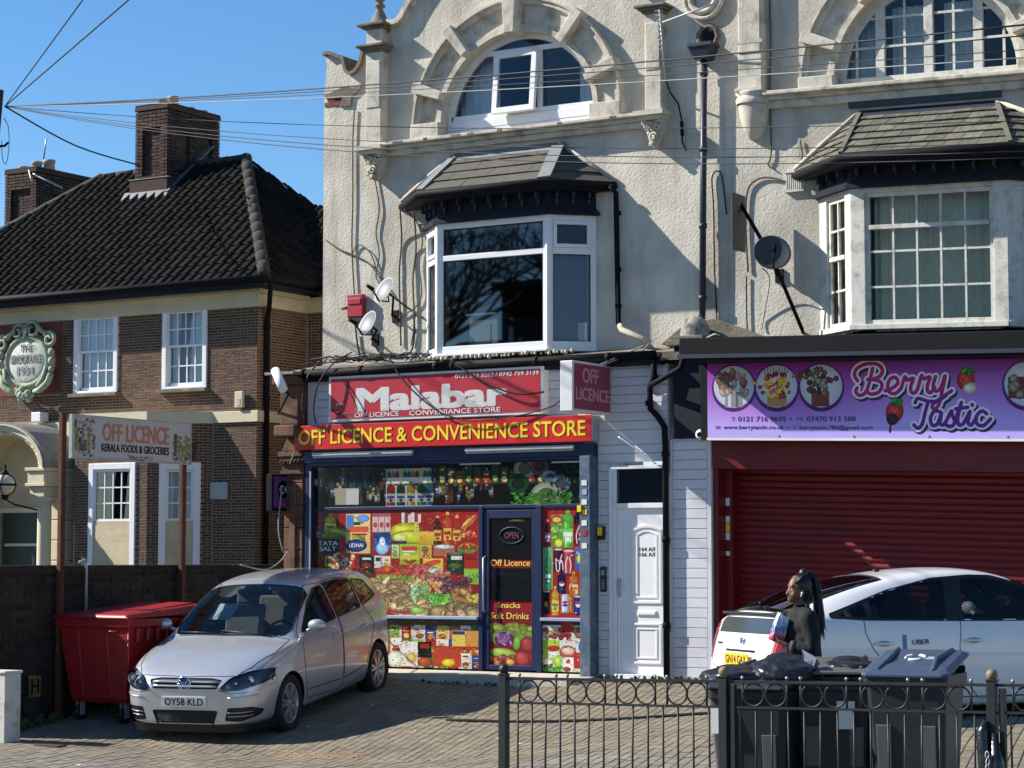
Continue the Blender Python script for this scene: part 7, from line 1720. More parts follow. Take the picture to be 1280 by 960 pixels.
# badge
p = CG.on('yz', 0, .645, -1, .0); bx_ = p.x-.010
mb = MB(); mb.lathe([(.0,-.004),(.066,-.004),(.070,.004),(.070,.02)], (bx_,0,.645), 24, axis='x'); bd = mb.build('badge', mat('badge_blue', (.03,.07,.25), .2), CG.root, local=True)
mb = MB(); mb.tube([(bx_-.004,.074*math.cos(a/24*6.283),.645+.074*math.sin(a/24*6.283)) for a in range(25)], .009, 6)
for pts in ([(-.036,.032),(-.012,-.005),(0,.018),(.012,-.005),(.036,.032)],[(-.048,.006),(-.020,-.042),(0,.0),(.020,-.042),(.048,.006)]): mb.tube([(bx_-.009,y*1.25,.645+z*1.25) for y, z in pts], .0072, 5)
mb.build('emblem', chrome, bd, local=True)
pl_ = CG.on('yz', 0, .45, -1, 0); px_ = min(CG.on('yz', y, z, -1, 0).x for y in (-.2,0,.2) for z in (.41,.45,.50))-.012
def plate(car, x, zc, s_, m, facing=-1, w_=.52, h_=.112, name='number_plate', txtm=None, yc=0, tilt_=0, t2=None, ang=0):
    mb = MB(); mb.box(x-.006, x+.006, yc-w_/2, yc+w_/2, zc-h_/2, zc+h_/2); o = mb.build(name, m, car.root, local=True, bevel=.003)
    if s_:
        t = text(s_, -w_/2+.035, w_/2-.035, -h_/2+.018, h_/2-.018, 0, txtm or M['blackp'], None, .028, extr=.002)
        # rotate to face -x or +x
        Mt = Matrix.Translation((x+facing*.0065, yc, zc)) @ Matrix(((0,-facing*-1,0,0),(facing*-1*1,0,0,0),(0,0,1,0),(0,0,0,1)))
        if facing < 0: Mt = Matrix.Translation((x-.0065, yc, zc)) @ Matrix.Rotation(-math.pi/2, 4, 'Z')
        else: Mt = Matrix.Translation((x+.0065, yc, zc)) @ Matrix.Rotation(math.pi/2, 4, 'Z')
        t.data.transform(Mt); t.parent = o
    return o
plate(CG, px_, .455, 'OY58 KLD', mat('plate_white', (.72,.72,.70), .4))
# bumper seams and rub strips
for sd in (-1,1):
    CG.seam('yz', [(sd*.40,.575),(sd*.55,.545),(sd*.70,.55),(sd*.84,.575)], -1, .003)
    CG.seam('yz', [(sd*.50,.50),(sd*.62,.50),(sd*.76,.515)], -1, .006, 'rub_strip', silverp, off=.006)
    for d_ in (d1, d2): CG.seam('xz', d_, sd, .0042, closed=True, off=.0)
    CG.seam('xz', [(.40,.58),(.52,.60),(.56,.66)], sd, .003); CG.seam('xz', [(1.34,.40),(2.25,.37)], sd, .006, 'rub_strip', blkp, off=.002); CG.seam('xz', [(2.38,.37),(3.0,.42)], sd, .006, 'rub_strip', blkp, off=.002)
    for pts in (sw1, sw2, sw3): CG.seam('xz', pts, sd, .010, 'window_seal', blkp, closed=True, off=-.002, dense=.03)
    for hx in (2.16, 2.98):
        q0, q1 = CG.on('xz', hx-.09, .885, sd, .028), CG.on('xz', hx+.07, .892, sd, .028); mb = MB(); qa, qb = CG.on('xz', hx-.11, .885, sd, .0), CG.on('xz', hx+.09, .892, sd, 0); mb.tube([qa,q0,q1,qb], .012, 6); mb.build('door_handle', silverp, CG.root, local=True)
    # mirror
    b = CG.on('xz', 1.44, 1.02, sd, 0); mb = MB(); mb.tube([b, b+Vector((-.01,sd*.07,.03))], .022, 6); o0 = len(mb.v); mb.ball((b.x-.02,b.y+sd*.15,b.z+.075), .105, 14, 0, (.62,1.02,.66)); mb.build('door_mirror', silverp, CG.root, local=True)
CG.seam('xy', hood, 1, .0042, closed=True); CG.seam('xy', wspoly, 1, .011, 'windscreen_seal', blkp, closed=True, off=-.003, dense=.03)
for y0_, y1_, x1_ in ((-.55,.10,1.16),(.02,.60,1.17)):
    mb = MB(); a, b = CG.on('xy', 1.09, y0_, 1, .012), CG.on('xy', x1_, y1_, 1, .014); c_ = CG.on('xy', (1.09+x1_)/2, (y0_+y1_)/2, 1, .014); mb.tube([a,c_,b], .007, 5); mb.build('wiper', blkp, CG.root, local=True)
mb = MB(); lp = [(x, interp(W_, x)-.012) for x in (.0,.012,.03,.06,.09,.14,.20,.30,.42,.50)]; lp = [(x,-y) for x, y in reversed(lp)]+[(-.012,-.3),(-.016,0),(-.012,.3)]+lp
nl = len(lp); mb.add([(x+.03+.02*(1-k), y*(1-.03*(1-k)), .125+.085*k) for k in (0,1) for x, y in lp], [(i,i+1,nl+i+1,nl+i) for i in range(nl-1)], 0, True); mb.build('front_lip', blkp, CG.root, local=True)
for ax in (ax1, ax2):
    for sd in (-1, 1): CG.wheel(ax, sd, .315, .20, .222, 7, .858)
# cabin
def cabin(car, fl, seats, dash, wheelpos, x0, x1, zf=.42, w_=.66):
    mb = MB(); mb.box(x0, x1, -w_, w_, zf-.03, zf); mb.box(x1-.1,x1,-w_,w_,zf,1.0); cb_ = mb.build('cabin_floor', interior, car.root, local=True)
    for s_ in (-1,1): mb = MB(); mb.box(x0+.35, x1, s_*w_, s_*(w_+.02), zf, .93); mb.build('door_card', interior, cb_, local=True)
    for (sx, sy) in seats:
        mb = MB(); mb.obox((sx,sy,zf+.18), (.24,0,.03), (0,.23,0), (0,0,.07)); mb.obox((sx+.30,sy,zf+.48), (.07,0,.0), (0,.23,0), (.10,0,.30)); mb.obox((sx+.43,sy,zf+.87), (.045,0,0), (0,.13,0), (.02,0,.085)); mb.build('seat', seatm, car.root, local=True, bevel=.03)
    mb = MB(); mb.obox((dash,0,.86), (.24,0,0), (0,.66,0), (0,0,.07)); mb.build('dashboard', mat('dash_grey', (.06,.065,.065), .8), car.root, local=True, bevel=.04)
    mb = MB(); cx_, cy_, cz_ = wheelpos; mb.tube([(cx_+.08*math.sin(a), cy_+.18*math.cos(a), cz_+.17*math.sin(a)) for a in [i*6.283/20 for i in range(21)]], .014, 6); mb.beam((cx_,cy_-.17,cz_),(cx_,cy_+.17,cz_),.04,.03); mb.build('steering_wheel', blkp, car.root, local=True)
cabin(CG, 0, [(2.0,-.36),(2.0,.36),(2.95,-.38),(2.95,.0),(2.95,.38)], 1.42, (1.72,-.36,.92), 1.0, 3.9)
a = [CG.on('xy', x, y, 1, -.012) for x, y in ((1.62,.62-.0),(1.60,.38),(1.86,.34),(1.88,.56))]
mb = MB(); q = [Vector((1.66,.50,1.12)), Vector((1.62,.22,1.12)), Vector((1.86,.20,1.27)), Vector((1.90,.46,1.27))]; mb.add(q+[p+Vector((.0,0,-.004)) for p in q], [(0,1,2,3),(7,6,5,4),(0,4,5,1),(1,5,6,2),(2,6,7,3),(3,7,4,0)]); mb.build('sale_paper', M['signwhite'], CG.root, local=True)
mb = MB(); mb.box(1.98,2.03,-.14,.14,1.36,1.42); mb.build('rear_view_mirror', blkp, CG.root, local=True)
q = [CG.on('xz', x, z, -1, -.012) for x, z in ((1.92,1.06),(2.10,1.08),(2.02,1.33),(1.88,1.30))]
if all(q): mb = MB(); mb.add(q+[p+Vector((0,.004,0)) for p in q], [(0,1,2,3),(7,6,5,4),(0,4,5,1),(1,5,6,2),(2,6,7,3),(3,7,4,0)]); mb.build('sale_paper', M['signwhite'], CG.root, local=True)
# ---- white saloon-hatch
L2 = 4.46
W2 = [(0,.48),(.04,.58),(.12,.68),(.28,.77),(.5,.825),(.9,.855),(1.4,.868),(3.0,.868),(3.5,.85),(3.9,.82),(4.15,.785),(4.32,.74),(4.42,.68),(4.46,.60)]
ZB2 = [(0,.28),(.1,.20),(.4,.16),(3.7,.18),(4.1,.22),(4.46,.36)]
ZT2 = [(0,.56),(.04,.63),(.12,.70),(.3,.79),(.6,.89),(.85,.95),(1.0,1.02),(1.3,1.19),(1.6,1.33),(1.9,1.43),(2.15,1.475),(2.4,1.49),(2.8,1.475),(3.2,1.425),(3.6,1.34),(3.95,1.235),(4.2,1.145),(4.28,1.11),(4.32,.98),(4.37,.88),(4.43,.72),(4.46,.58)]
ZH2 = [(0,.52),(.12,.62),(.3,.69),(.6,.77),(1.0,.85),(1.5,.90),(2.2,.95),(3.0,1.0),(3.7,1.045),(4.1,1.06),(4.26,1.03),(4.32,.93),(4.40,.75),(4.46,.50)]
WR2_ = [(.95,.70),(1.3,.69),(1.7,.645),(2.1,.605),(2.6,.595),(3.1,.585),(3.6,.565),(4.0,.57),(4.2,.60),(4.28,.63),(4.34,.68),(4.46,.5)]
def prof_p(x):
    w, zb, zt, zh = interp(W2, x), interp(ZB2, x), interp(ZT2, x), interp(ZH2, x)
    lo = [(0,zb),(w*.80,zb),(w*.94,zb+.03),(w*.99,zb+.17),(w,zb+(zh-zb)*.55),(w*.992,zh-.10)]
    if x < .95: hi = [(w*.93,zh),(w*.80,zh+(zt-zh)*.62),(w*.60,zh+(zt-zh)*.85),(w*.33,zh+(zt-zh)*.97),(0,zt)]
    else:
        wr = interp(WR2_, x); zr = max(zt-.07, zh+.015); hi = [(w*.955,zh),(w*.93+(wr-w*.93)*.45,zh+(zr-zh)*.52),(wr,zr),(wr*.80,zt-.02),(0,zt)]
    return lo+hi
xs2 = [0,.04,.12,.28,.5,.72,.95,1.1,1.3,1.6,1.9,2.15,2.4,2.8,3.2,3.6,3.95,4.2,4.27,4.31,4.36,4.42,4.46]
axn = Vector((.625,.780,0)).normalized(); nosep = Vector((4.747,-4.725,0))+axn*4.36; side = Vector((axn.y,-axn.x,0)); cpos = nosep - side*.868
z_n, z_t = -.135, -.235
CP = Car('white_hatchback', [(x, prof_p(x)) for x in xs2], (cpos.x, cpos.y, z_n), -axn, math.asin((z_t-z_n)/4.46), 'white taxi hatchback with yellow GN14 GAX plate and UBER door sticker, parked nose in', mats)
a1, a2 = .93, 3.63
for sd in (-1, 1):
    for ax in (a1, a2): CP.region('arch', 'xz', circle(ax, .315, .352), lambda c, n: abs(c.y) > .5, sd)
wsy = lambda x: interp(WR2_, x)-.03
wp2 = [(1.02,-.55)]+[(x,-wsy(x)) for x in (1.15,1.4,1.65,1.8)]+[(1.90,-.5),(1.93,0),(1.90,.5)]+[(x,wsy(x)) for x in (1.8,1.65,1.4,1.15)]+[(1.02,.55),(.98,0)]
CP.region('windscreen', 'xy', wp2, lambda c, n: n.z > .25 and c.z > .85)
rw = [(3.18,-.50),(3.6,-.515),(4.0,-.535),(4.235,-.58),(4.245,0),(4.235,.58),(4.0,.535),(3.6,.515),(3.18,.50),(3.14,0)]
CP.region('rear_window', 'xy', rw, lambda c, n: n.z > .35 and c.z > 1.0)
CP.region('lower_rear_window', 'yz', rounded([(-.60,.905),(.60,.905),(.61,1.05),(-.61,1.05)], .02), lambda c, n: c.x > 4.2 and n.z < .5)
s1 = rounded([(1.26,.965),(2.50,1.0),(2.40,1.375),(2.06,1.375),(1.72,1.28)], .03); s2 = rounded([(2.68,1.005),(3.44,1.035),(3.42,1.20),(3.0,1.325),(2.58,1.375)], .03); s3 = rounded([(3.50,1.045),(3.80,1.065),(3.74,1.095),(3.48,1.175)], .02); sT = rounded([(1.20,.95),(2.5,.985),(3.5,1.02),(3.86,1.05),(3.86,1.085),(3.6,1.16),(3.2,1.285),(2.7,1.385),(2.3,1.405),(2.04,1.395),(1.70,1.30)], .03)
for sd in (-1, 1):
    for p in (s1, s2, s3): CP.region('side_window', 'xz', p, lambda c, n: abs(n.y) > .3, sd)
    CP.region('window_trim', 'xz', sT, lambda c, n: abs(n.y) > .3, sd)
    CP.region('tail_light', 'yz', [(y*sd, z) for y, z in ((.62,.66),(.86,.66),(.82,.98),(.64,1.0))], lambda c, n: c.x > 4.20 and abs(c.y) > .5, sd)
    CP.region('front_door', 'xz', rounded([(1.18,.28),(2.36,.26),(2.52,.45),(2.56,.75),(2.52,.99),(1.15,.94),(1.10,.6)], .04), lambda c, n: abs(n.y) > .3, sd)
    CP.region('rear_door', 'xz', rounded([(2.38,.26),(3.10,.30),(3.22,.50),(3.46,.74),(3.54,.90),(3.54,1.02),(2.54,.985),(2.58,.75),(2.54,.45)], .04), lambda c, n: abs(n.y) > .3, sd)
    CP.region('headlight', 'yz', [(y*sd, z) for y, z in ((.45,.58),(.80,.62),(.80,.76),(.60,.72))], lambda c, n: c.x < .6, sd)
CP.finish()
CP.part(None, 'body', whitep); CP.part('windscreen', 'windscreen', M['carglass']); CP.part('rear_window', 'rear_window', M['carglassdark']); CP.part('lower_rear_window', 'lower_rear_window', mat('grey_rear_glass', (.05,.06,.06), .1, spec=.8))
parts_by_side(CP, 'side_window', 'side_window', M['carglassdark'], [(0,2.55),(2.55,3.46),(3.46,9)]); parts_by_side(CP, 'window_trim', 'window_trim', blkp); parts_by_side(CP, 'front_door', 'front_door', whitep); RD = parts_by_side(CP, 'rear_door', 'rear_door', whitep)
TLs = parts_by_side(CP, 'tail_light', 'tail_light', redl, push=.003); parts_by_side(CP, 'headlight', 'headlight', M['carglass'])
for sd in (-1, 1):
    CP.decal('yz', rounded([(sd*.66,.74),(sd*.79,.74),(sd*.775,.93),(sd*.675,.94)], .01, 2), 'clear_lens', mat('clear_lens', (.65,.55,.55), .2, coat=.5), 1, .008, TLs[0 if sd < 0 else 1])
    for d_ in ([(1.18,.28),(2.37,.26),(2.53,.45),(2.57,.75),(2.53,.985)], [(3.10,.30),(3.22,.50),(3.46,.74),(3.54,.90),(3.54,1.02)], [(1.10,.6),(1.15,.93)]): CP.seam('xz', rounded(d_+[d_[-1]], .0) if 0 else d_, sd, .004, dense=.03)
    CP.seam('xz', sT, sd, .007, 'window_seal', blkp, closed=True, off=-.002, dense=.03)
    CP.seam('xz', [(1.2,.26),(3.1,.29)], sd, .006, 'sill_line', seamm)
    for hx in (2.42, 3.36):
        mb = MB(); pts = [CP.on('xz', hx+dx, .80+.012*dx, sd, o_) for dx, o_ in ((-.10,0),(-.08,.028),(.08,.028),(.10,0))]; mb.tube(pts, .013, 6); mb.build('door_handle', whitep, CP.root, local=True)
        CP.decal('xz', [(hx+.075*math.cos(a), .80+.028*math.sin(a)) for a in [i*.52 for i in range(12)]], 'handle_recess_shade', mat('recess_shade_grey', (.35,.35,.36), .5), sd, .001)  # flat grey oval, the shade of a handle recess as colour
    b = CP.on('xz', 1.38, .97, sd, 0); mb = MB(); mb.tube([b, b+Vector((-.01,sd*.08,.03))], .022, 6); mb.ball((b.x-.02,b.y+sd*.16,b.z+.07), .105, 14, 0, (.6,1.05,.62)); mb.build('door_mirror', whitep, CP.root, local=True)
CP.seam('xy', rw, 1, .008, 'window_seal', blkp, closed=True, dense=.04)
mb = MB(); mb.box(4.19,4.31,-.60,.60,1.075,1.10); mb.build('spoiler', blkp, CP.root, local=True, bevel=.012)
mb = MB(); a, b, c_ = CP.on('xy', 4.12, -.15, 1, .02), CP.on('xy', 3.75, -.35, 1, .015), CP.on('xy', 4.18, .0, 1, .03); mb.tube([c_, a, b], .009, 5); mb.build('rear_wiper', blkp, CP.root, local=True)
for (z_, s_, mm, ww, hh, yc, tm) in ((.665, 'GN14 GAX', mat('plate_yellow', (.80,.50,.02), .4), .50, .112, .0, None),):
    x_ = max(CP.on('yz', y, z, 1, 0).x for y in (-.25,0,.25) for z in (z_-.05,z_+.05))+.012; plate(CP, x_, z_, s_, mm, 1, ww, hh, yc=yc)
x_ = CP.on('yz', -.0, .50, 1, 0).x+.012; tp = plate(CP, x_, .515, '', mat('taxi_plate', (.75,.68,.05), .4), 1, .36, .13, 'licence_plate', yc=.02)
mb = MB(); mb.box(x_+.0062,x_+.008,-.12,.14,.50,.55); mb.build('print_block', mat('pale_print', (.65,.62,.35), .5), tp, local=True); mb = MB(); mb.box(x_+.0062,x_+.008,-.10,.10,.47,.485); mb.build('print_block', blkp, tp, local=True)
q = CP.on('yz', 0, .83, 1, .0); mb = MB()
for rx_, rz_ in ((.05,.034),(.022,.034),(.036,.014)): mb.tube([(q.x+.008, rx_*math.cos(t), .83+rz_*math.sin(t)+(.016 if rz_ < .02 else 0)) for t in [i*6.283/18 for i in range(19)]], .005, 5)
mb.build('badge', mat('blue_chrome', (.25,.30,.55), .2, metal=.6), CP.root, local=True)
mb = MB(); q = [CP.on('yz', y, .745+.0*y, 1, .006) for y in (-.30,-.15,0,.15,.30)]; mb.tube(q, .010, 5); mb.build('boot_strip', seamm, CP.root, local=True)
CP.seam('yz', [(-.62,.92),(-.60,.62),(-.5,.58),(.5,.58),(.60,.62),(.62,.92)], 1, .004)
mb = MB(); q = CP.on('yz', -.45, .80, 1, .004); mb.box(q.x-.002,q.x+.002,-.53,-.42,.795,.815); mb.build('model_badge', chrome, CP.root, local=True)
mb = MB(); q = CP.on('xy', 2.95, .0, 1, 0); mb.lathe([(.045,-.01),(.03,.02),(.008,.035),(.0,.036)], (q.x,0,q.z), 10); mb.tube([(q.x,0,q.z+.02),(q.x+.13,0,q.z+.15)], .006, 5); mb.build('aerial', blkp, CP.root, local=True)
# UBER sticker and blue bar on the rear door facing the road
sdv = 1 if (Vector((0,0,1)).cross(-axn)).dot(-(_h)) > 0 else -1
for sd in (sdv,):
    par = [o for o in RD][0 if sd < 0 else 1]; 
    CP.decal('xz', [(3.125,.70),(3.17,.70),(3.17,.875),(3.125,.875)], 'blue_bar', mat('sticker_blue', (.10,.20,.42), .4), sd, .003, par)
    t = text('UBER', 0, .18, 0, .045, 0, mat('sticker_grey', (.06,.07,.09), .5), None, .02, extr=.001)
    y_ = CP.on('xz', 2.45, .72, sd, .004).y; xr = 3.07; y_ = max(abs(CP.on('xz', x, z, sd, .003).y) for x in (2.88,3.07) for z in (.78,.83))*sd
    if sd > 0: Mt = Matrix.Translation((xr, y_+.002, .782)) @ Matrix.Rotation(math.pi, 4, 'Z')
    else: Mt = Matrix.Translation((xr-.18, y_-.002, .782))
    t.data.transform(Mt); t.parent = par
for ax in (a1, a2):
    for sd in (-1, 1): CP.wheel(ax, sd, .315, .19, .205, 5, .848)
cabin(CP, 0, [(2.05,-.35),(2.05,.35),(2.95,-.36),(2.95,.36)], 1.30, (1.70,.36,.88), .95, 3.9, .38, .62)
# ================================================================ RED WASTE CONTAINER by the wall
RB_ = thing('waste_container', (-4.02,-3.5,G(-4.02,-3.5)), label='large red four-wheeled waste container with a flat lid beside the dark wall', cat='bin')
gz = G(-4.0,-3.6); x0, x1, y0, y1 = -4.60, -3.50, -4.22, -2.86; zt = .70
mb = MB(); ins = .13
ring = lambda k, z: [(x0+k,y0+k,z),(x1-k,y0+k,z),(x1-k,y1-k,z),(x0+k,y1-k,z)]
lv = [(.16,gz+.17),(.13,gz+.22),(.06,zt-.35),(.035,zt-.10),(.0,zt-.095),(.0,zt)]
vs = []; 
for k, z in lv: vs += ring(k, z)
fs = [(0,3,2,1)]+[(i*4+j, i*4+(j+1)%4, (i+1)*4+(j+1)%4, (i+1)*4+j) for i in range(len(lv)-1) for j in range(4)]
mb.add(vs, fs)
for k in range(2): xx = x0+.30+.42*k; mb.add([(xx,y0+.04,zt-.14),(xx+.03,y0+.04,zt-.14),(xx+.05,y0+.125,gz+.24),(xx+.01,y0+.125,gz+.24),(xx-.0,y0+.025,zt-.14),(xx+.03,y0+.025,zt-.14),(xx+.05,y0+.11,gz+.24),(xx+.01,y0+.11,gz+.24)], [(4,5,6,7),(0,4,7,3),(1,2,6,5)])
for k in range(7): yy = y0+.14+.17*k; mb.box(x1-.025,x1+.012,yy,yy+.05,zt-.26,zt-.10)
body = mb.build('body', M['redplastic'], RB_, bevel=.018)
mb = MB(); mb.add([(x0-.04,y0-.05,zt+.005),(x1+.04,y0-.05,zt+.0),(x1+.03,y1+.04,zt+.05),(x0-.03,y1+.04,zt+.05),(x0+.02,y0-.02,zt+.055),(x1-.02,y0-.02,zt+.05),(x1-.05,y1,zt+.15),(x0+.05,y1,zt+.15)], [(0,3,2,1),(4,5,6,7),(0,1,5,4),(1,2,6,5),(2,3,7,6),(3,0,4,7)])
for k in range(2): a = x0+.12+.5*k; mb.add([(a,y0+.10,zt+.065),(a+.36,y0+.10,zt+.062),(a+.34,y1-.1,zt+.165),(a+.02,y1-.1,zt+.17),(a-.02,y0+.06,zt+.05),(a+.38,y0+.06,zt+.045),(a+.38,y1-.05,zt+.14),(a-.02,y1-.05,zt+.14)], [(0,1,2,3),(4,5,1,0),(5,6,2,1),(6,7,3,2),(7,4,0,3)])
mb.build('lid', M['redplastic'], RB_, bevel=.02)
mb = MB(); mb.tube([(x1-.30,y0-.01,zt-.13),(x1-.30,y0-.05,zt-.14),(x1-.14,y0-.05,zt-.14),(x1-.14,y0-.01,zt-.13)], .013, 6); mb.build('handle', M['redplastic'], RB_)
mb = MB(); mb.tube([(x1-.0,y0+.0,zt-.16),(x1-.07,y0+.07,gz+.28)], .012, 6); mb.build('edge_rail', M['redplastic'], RB_)
for (cx_, cy_) in ((x0+.22,y0+.2),(x1-.22,y0+.2),(x0+.22,y1-.2),(x1-.22,y1-.2)):
    g0 = G(cx_,cy_); mb = MB(); mb.lathe([(.0,-.025),(.085,-.022),(.09,0),(.085,.022),(.0,.025)], (cx_,cy_,g0+.09), 16, axis='x'); w_ = mb.build('wheel', M['blackp'], RB_); mb = MB(); mb.box(cx_-.04,cx_-.03,cy_-.03,cy_+.04,g0+.06,gz+.2); mb.box(cx_+.03,cx_+.04,cy_-.03,cy_+.04,g0+.06,gz+.2); mb.build('castor_fork', M['galv'], w_)
text('NSW', y0+.45, y0+.85, zt-.52, zt-.38, x1-.045, mat('stencil_grey', (.20,.17,.17), .6), body, .02, face='+x')
text('ASTE', y0+.43, y0+.88, zt-.70, zt-.58, x1-.07, mat('stencil_grey', (.20,.17,.17), .6), body, .02, face='+x')
# ================================================================ WHEELIE BINS behind the railings
bindark = mat('bin_charcoal', (.018,.021,.027), .5, .1, 6, .001, 60, dirt=(.055,.055,.052), dscale=5, damt=.5, dlow=.52); binblue = mat('bin_slate_blue', (.042,.064,.11), .5, .1, 5, dirt=(.08,.09,.11), dscale=7, damt=.6, dlow=.5); bingrey = mat('bin_grey', (.10,.10,.095), .5, .1, 5); bagm = mat('bin_bag_black', (.012,.013,.016), .28, 0, 1, .012, 14, spec=.6)
def wheelie(x, y, rz, body_m, lid_m, label, lid_open=0.0, sym=False, paper=None, hs=1.0):
    """local: front towards -y, hinge and wheels at +y"""
    g0 = G(x,y); t = thing('wheelie_bin', (x,y,g0), rz, label=label, cat='bin', group='wheelie bins behind the railings'); t.scale = (1,1,hs)
    mb = MB(); lv = [(.235,-.25,.20,.06),(.25,-.27,.22,.10),(.285,-.335,.27,.86),(.29,-.34,.275,.90),(.305,-.36,.30,.905),(.305,-.36,.30,.98)]
    vs = []
    for hw, a, b, z in lv:
        c = .035; vs += [(-hw+c,a,z),(hw-c,a,z),(hw,a+c,z),(hw,b-c,z),(hw-c,b,z),(-hw+c,b,z),(-hw,b-c,z),(-hw,a+c,z)]
    fs = [tuple(reversed(range(8)))]+[(i*8+j, i*8+(j+1)%8, (i+1)*8+(j+1)%8, (i+1)*8+j) for i in range(len(lv)-1) for j in range(8)]
    mb.add(vs, fs); mb.add([(-.26,-.31,.975),(.26,-.31,.975),(.26,.25,.975),(-.26,.25,.975)], [(0,1,2,3)])
    b = mb.build('body', body_m, t, local=True, bevel=.008)
    for s_ in (-1,1):
        mb = MB(); mb.add([(s_*.16-.05,-.30,.30),(s_*.16+.05,-.30,.30),(s_*.16+.055,-.33,.62),(s_*.16-.055,-.33,.62),(s_*.16-.05,-.275,.30),(s_*.16+.05,-.275,.30),(s_*.16+.055,-.30,.62),(s_*.16-.055,-.30,.62)], [(0,1,2,3),(0,4,5,1),(1,5,6,2),(2,6,7,3),(3,7,4,0)]); mb.build('front_rib', bingrey, b, local=True, bevel=.006)
    Lm = Matrix.Translation((0,.30,.985)) @ Matrix.Rotation(-lid_open, 4, 'X') @ Matrix.Translation((0,-.30,-.985)); mb = MB()
    lv = [(.315,-.385,.33,.962),(.315,-.385,.33,.985),(.28,-.33,.29,1.005),(.20,-.24,.22,1.015)]; vs = []
    for hw, a, b_, z in lv:
        c = .04; vs += [(-hw+c,a,z),(hw-c,a,z),(hw,a+c,z),(hw,b_-c,z),(hw-c,b_,z),(-hw+c,b_,z),(-hw,b_-c,z),(-hw,a+c,z)]
    mb.add(vs, [tuple(reversed(range(8)))]+[(i*8+j, i*8+(j+1)%8, (i+1)*8+(j+1)%8, (i+1)*8+j) for i in range(3) for j in range(8)]+[tuple(range(24,32))])
    for s_ in (-1,1): mb.tube([(s_*.20,-.33,1.0),(s_*.17,-.10,1.03),(s_*.20,.26,1.01)], .022, 6)
    mb.v = [(p[0],p[1],p[2]+(p[1]+.385)*.20) for p in mb.v]; mb.xf(Lm); l = mb.build('lid', lid_m, t, local=True, bevel=.006)
    mb = MB(); mb.tube([(-.22,.30,.99),(-.22,.37,1.02),(.22,.37,1.02),(.22,.30,.99)], .018, 6)
    for s_ in (-.24,-.08,.08,.24): mb.lathe([(.028,-.03),(.028,.03)], (s_,.335,1.0), 8, axis='x')
    mb.build('handle', body_m, t, local=True)
    for s_ in (-1,1): mb = MB(); mb.lathe([(.0,-.025),(.095,-.025),(.1,0),(.095,.025),(.0,.025)], (s_*.25,.22,.10), 18, axis='x'); mb.build('wheel', M['blackp'], t, local=True)
    if sym:
        mb = MB(); 
        for k in range(3):
            a0 = k*2.094; pts = [(.07*math.cos(a0+1.5*i/6), -.02+.07*math.sin(a0+1.5*i/6), 1.0745) for i in range(7)]; mb.tube(pts, [.012]*6+[.002], 4)
        mb.box(.08,.17,-.0,.015,1.071,1.073); mb.box(.08,.15,-.04,-.025,1.071,1.073); mb.v = [(p[0],p[1],p[2]-.055+(p[1]+.385)*.20) for p in mb.v]; mb.xf(Lm); mb.build('recycling_mark', M['signwhite'], l, local=True)
    if paper:
        mb = MB(); mb.box(paper[0],paper[0]+.13,-.352,-.345,paper[1],paper[1]+.22); mb.build('paper_label', M['signwhite'], b, local=True)
    return t
bx1, bx2, bx3 = PX(953,-8.25,840), PX(1035,-8.1,840), PX(1136,-8.25,840)
wheelie(bx1+.02, -8.30, .10, bindark, bindark, 'charcoal wheelie bin with black sacks heaped on top behind the railings, leftmost of three', .04, paper=(-.27,.62), hs=.87)
wheelie(bx2, -7.95, .35, bindark, bingrey, 'charcoal wheelie bin with propped open grey lid, between the sack-covered bin and the blue-lidded bin', .10, paper=(.02,.60), hs=.91)
wheelie(bx3, -8.10, .12, bindark, binblue, 'wheelie bin with slate blue lid and white recycling symbol, rightmost behind the railings', .0, sym=True, hs=.98)
wheelie(PX(925,-8.0,860)-.02, -7.60, -.1, bingrey, bingrey, 'plain grey wheelie bin half hidden behind the bin with black sacks', .0, hs=.84)
# black sacks
def sack(x, y, z, rx, ry, rz_, seed, name, label):
    rs = random.Random(seed); bm = bmesh.new(); bmesh.ops.create_icosphere(bm, subdivisions=4, radius=1); ph = [(Vector((rs.gauss(0,1),rs.gauss(0,1),rs.gauss(0,1))), rs.uniform(0,6)) for _ in range(16)]
    for v in bm.verts:
        p = v.co.normalized(); k = 1+sum(.045*abs(math.sin(p.dot(d)*2.6+f)) for d, f in ph)-.30
        if p.z > .75: k += (p.z-.75)*1.1*(.6+.4*math.sin(9*math.atan2(p.y,p.x)))
        if p.z < -.3: p = Vector((p.x,p.y,-.3+(p.z+.3)*.4))
        v.co = Vector((p.x*rx*k, p.y*ry*k, p.z*rz_*k))
    me = bpy.data.meshes.new(name); bm.to_mesh(me); bm.free(); me.materials.append(bagm); me.polygons.foreach_set('use_smooth', [True]*len(me.polygons))
    o = bpy.data.objects.new(name, me); COL.objects.link(o); o.location = (x,y,z); tag(o, label, 'rubbish bag'); return o
zl = G(bx1,-8.3)+.935
sack(bx1-.14, -8.35, zl+.0, .24, .24, .07, 1, 'rubbish_sack', 'flattened black rubbish sack over the left edge of the leftmost bin')
sack(bx1+.20, -8.28, zl+.03, .25, .22, .11, 2, 'rubbish_sack', 'full black rubbish sack heaped on the right side of the leftmost bin')
sack(bx2+.14, -8.02, zl+.06, .20, .18, .07, 3, 'rubbish_sack', 'small black sack bulging from under the propped grey lid')
mb = MB(); q = [(bx1+.36,-8.40,zl+.03),(bx1+.43,-8.36,zl+.02),(bx1+.47,-8.33,zl+.15),(bx1+.34,-8.30,zl+.21),(bx1+.37,-8.37,zl+.11)]; mb.add(q+[(a,b+.012,c) for a,b,c in q], [(0,1,2,3,4),(9,8,7,6,5),(0,5,6,1),(1,6,7,2),(2,7,8,3),(3,8,9,4),(4,9,5,0)])
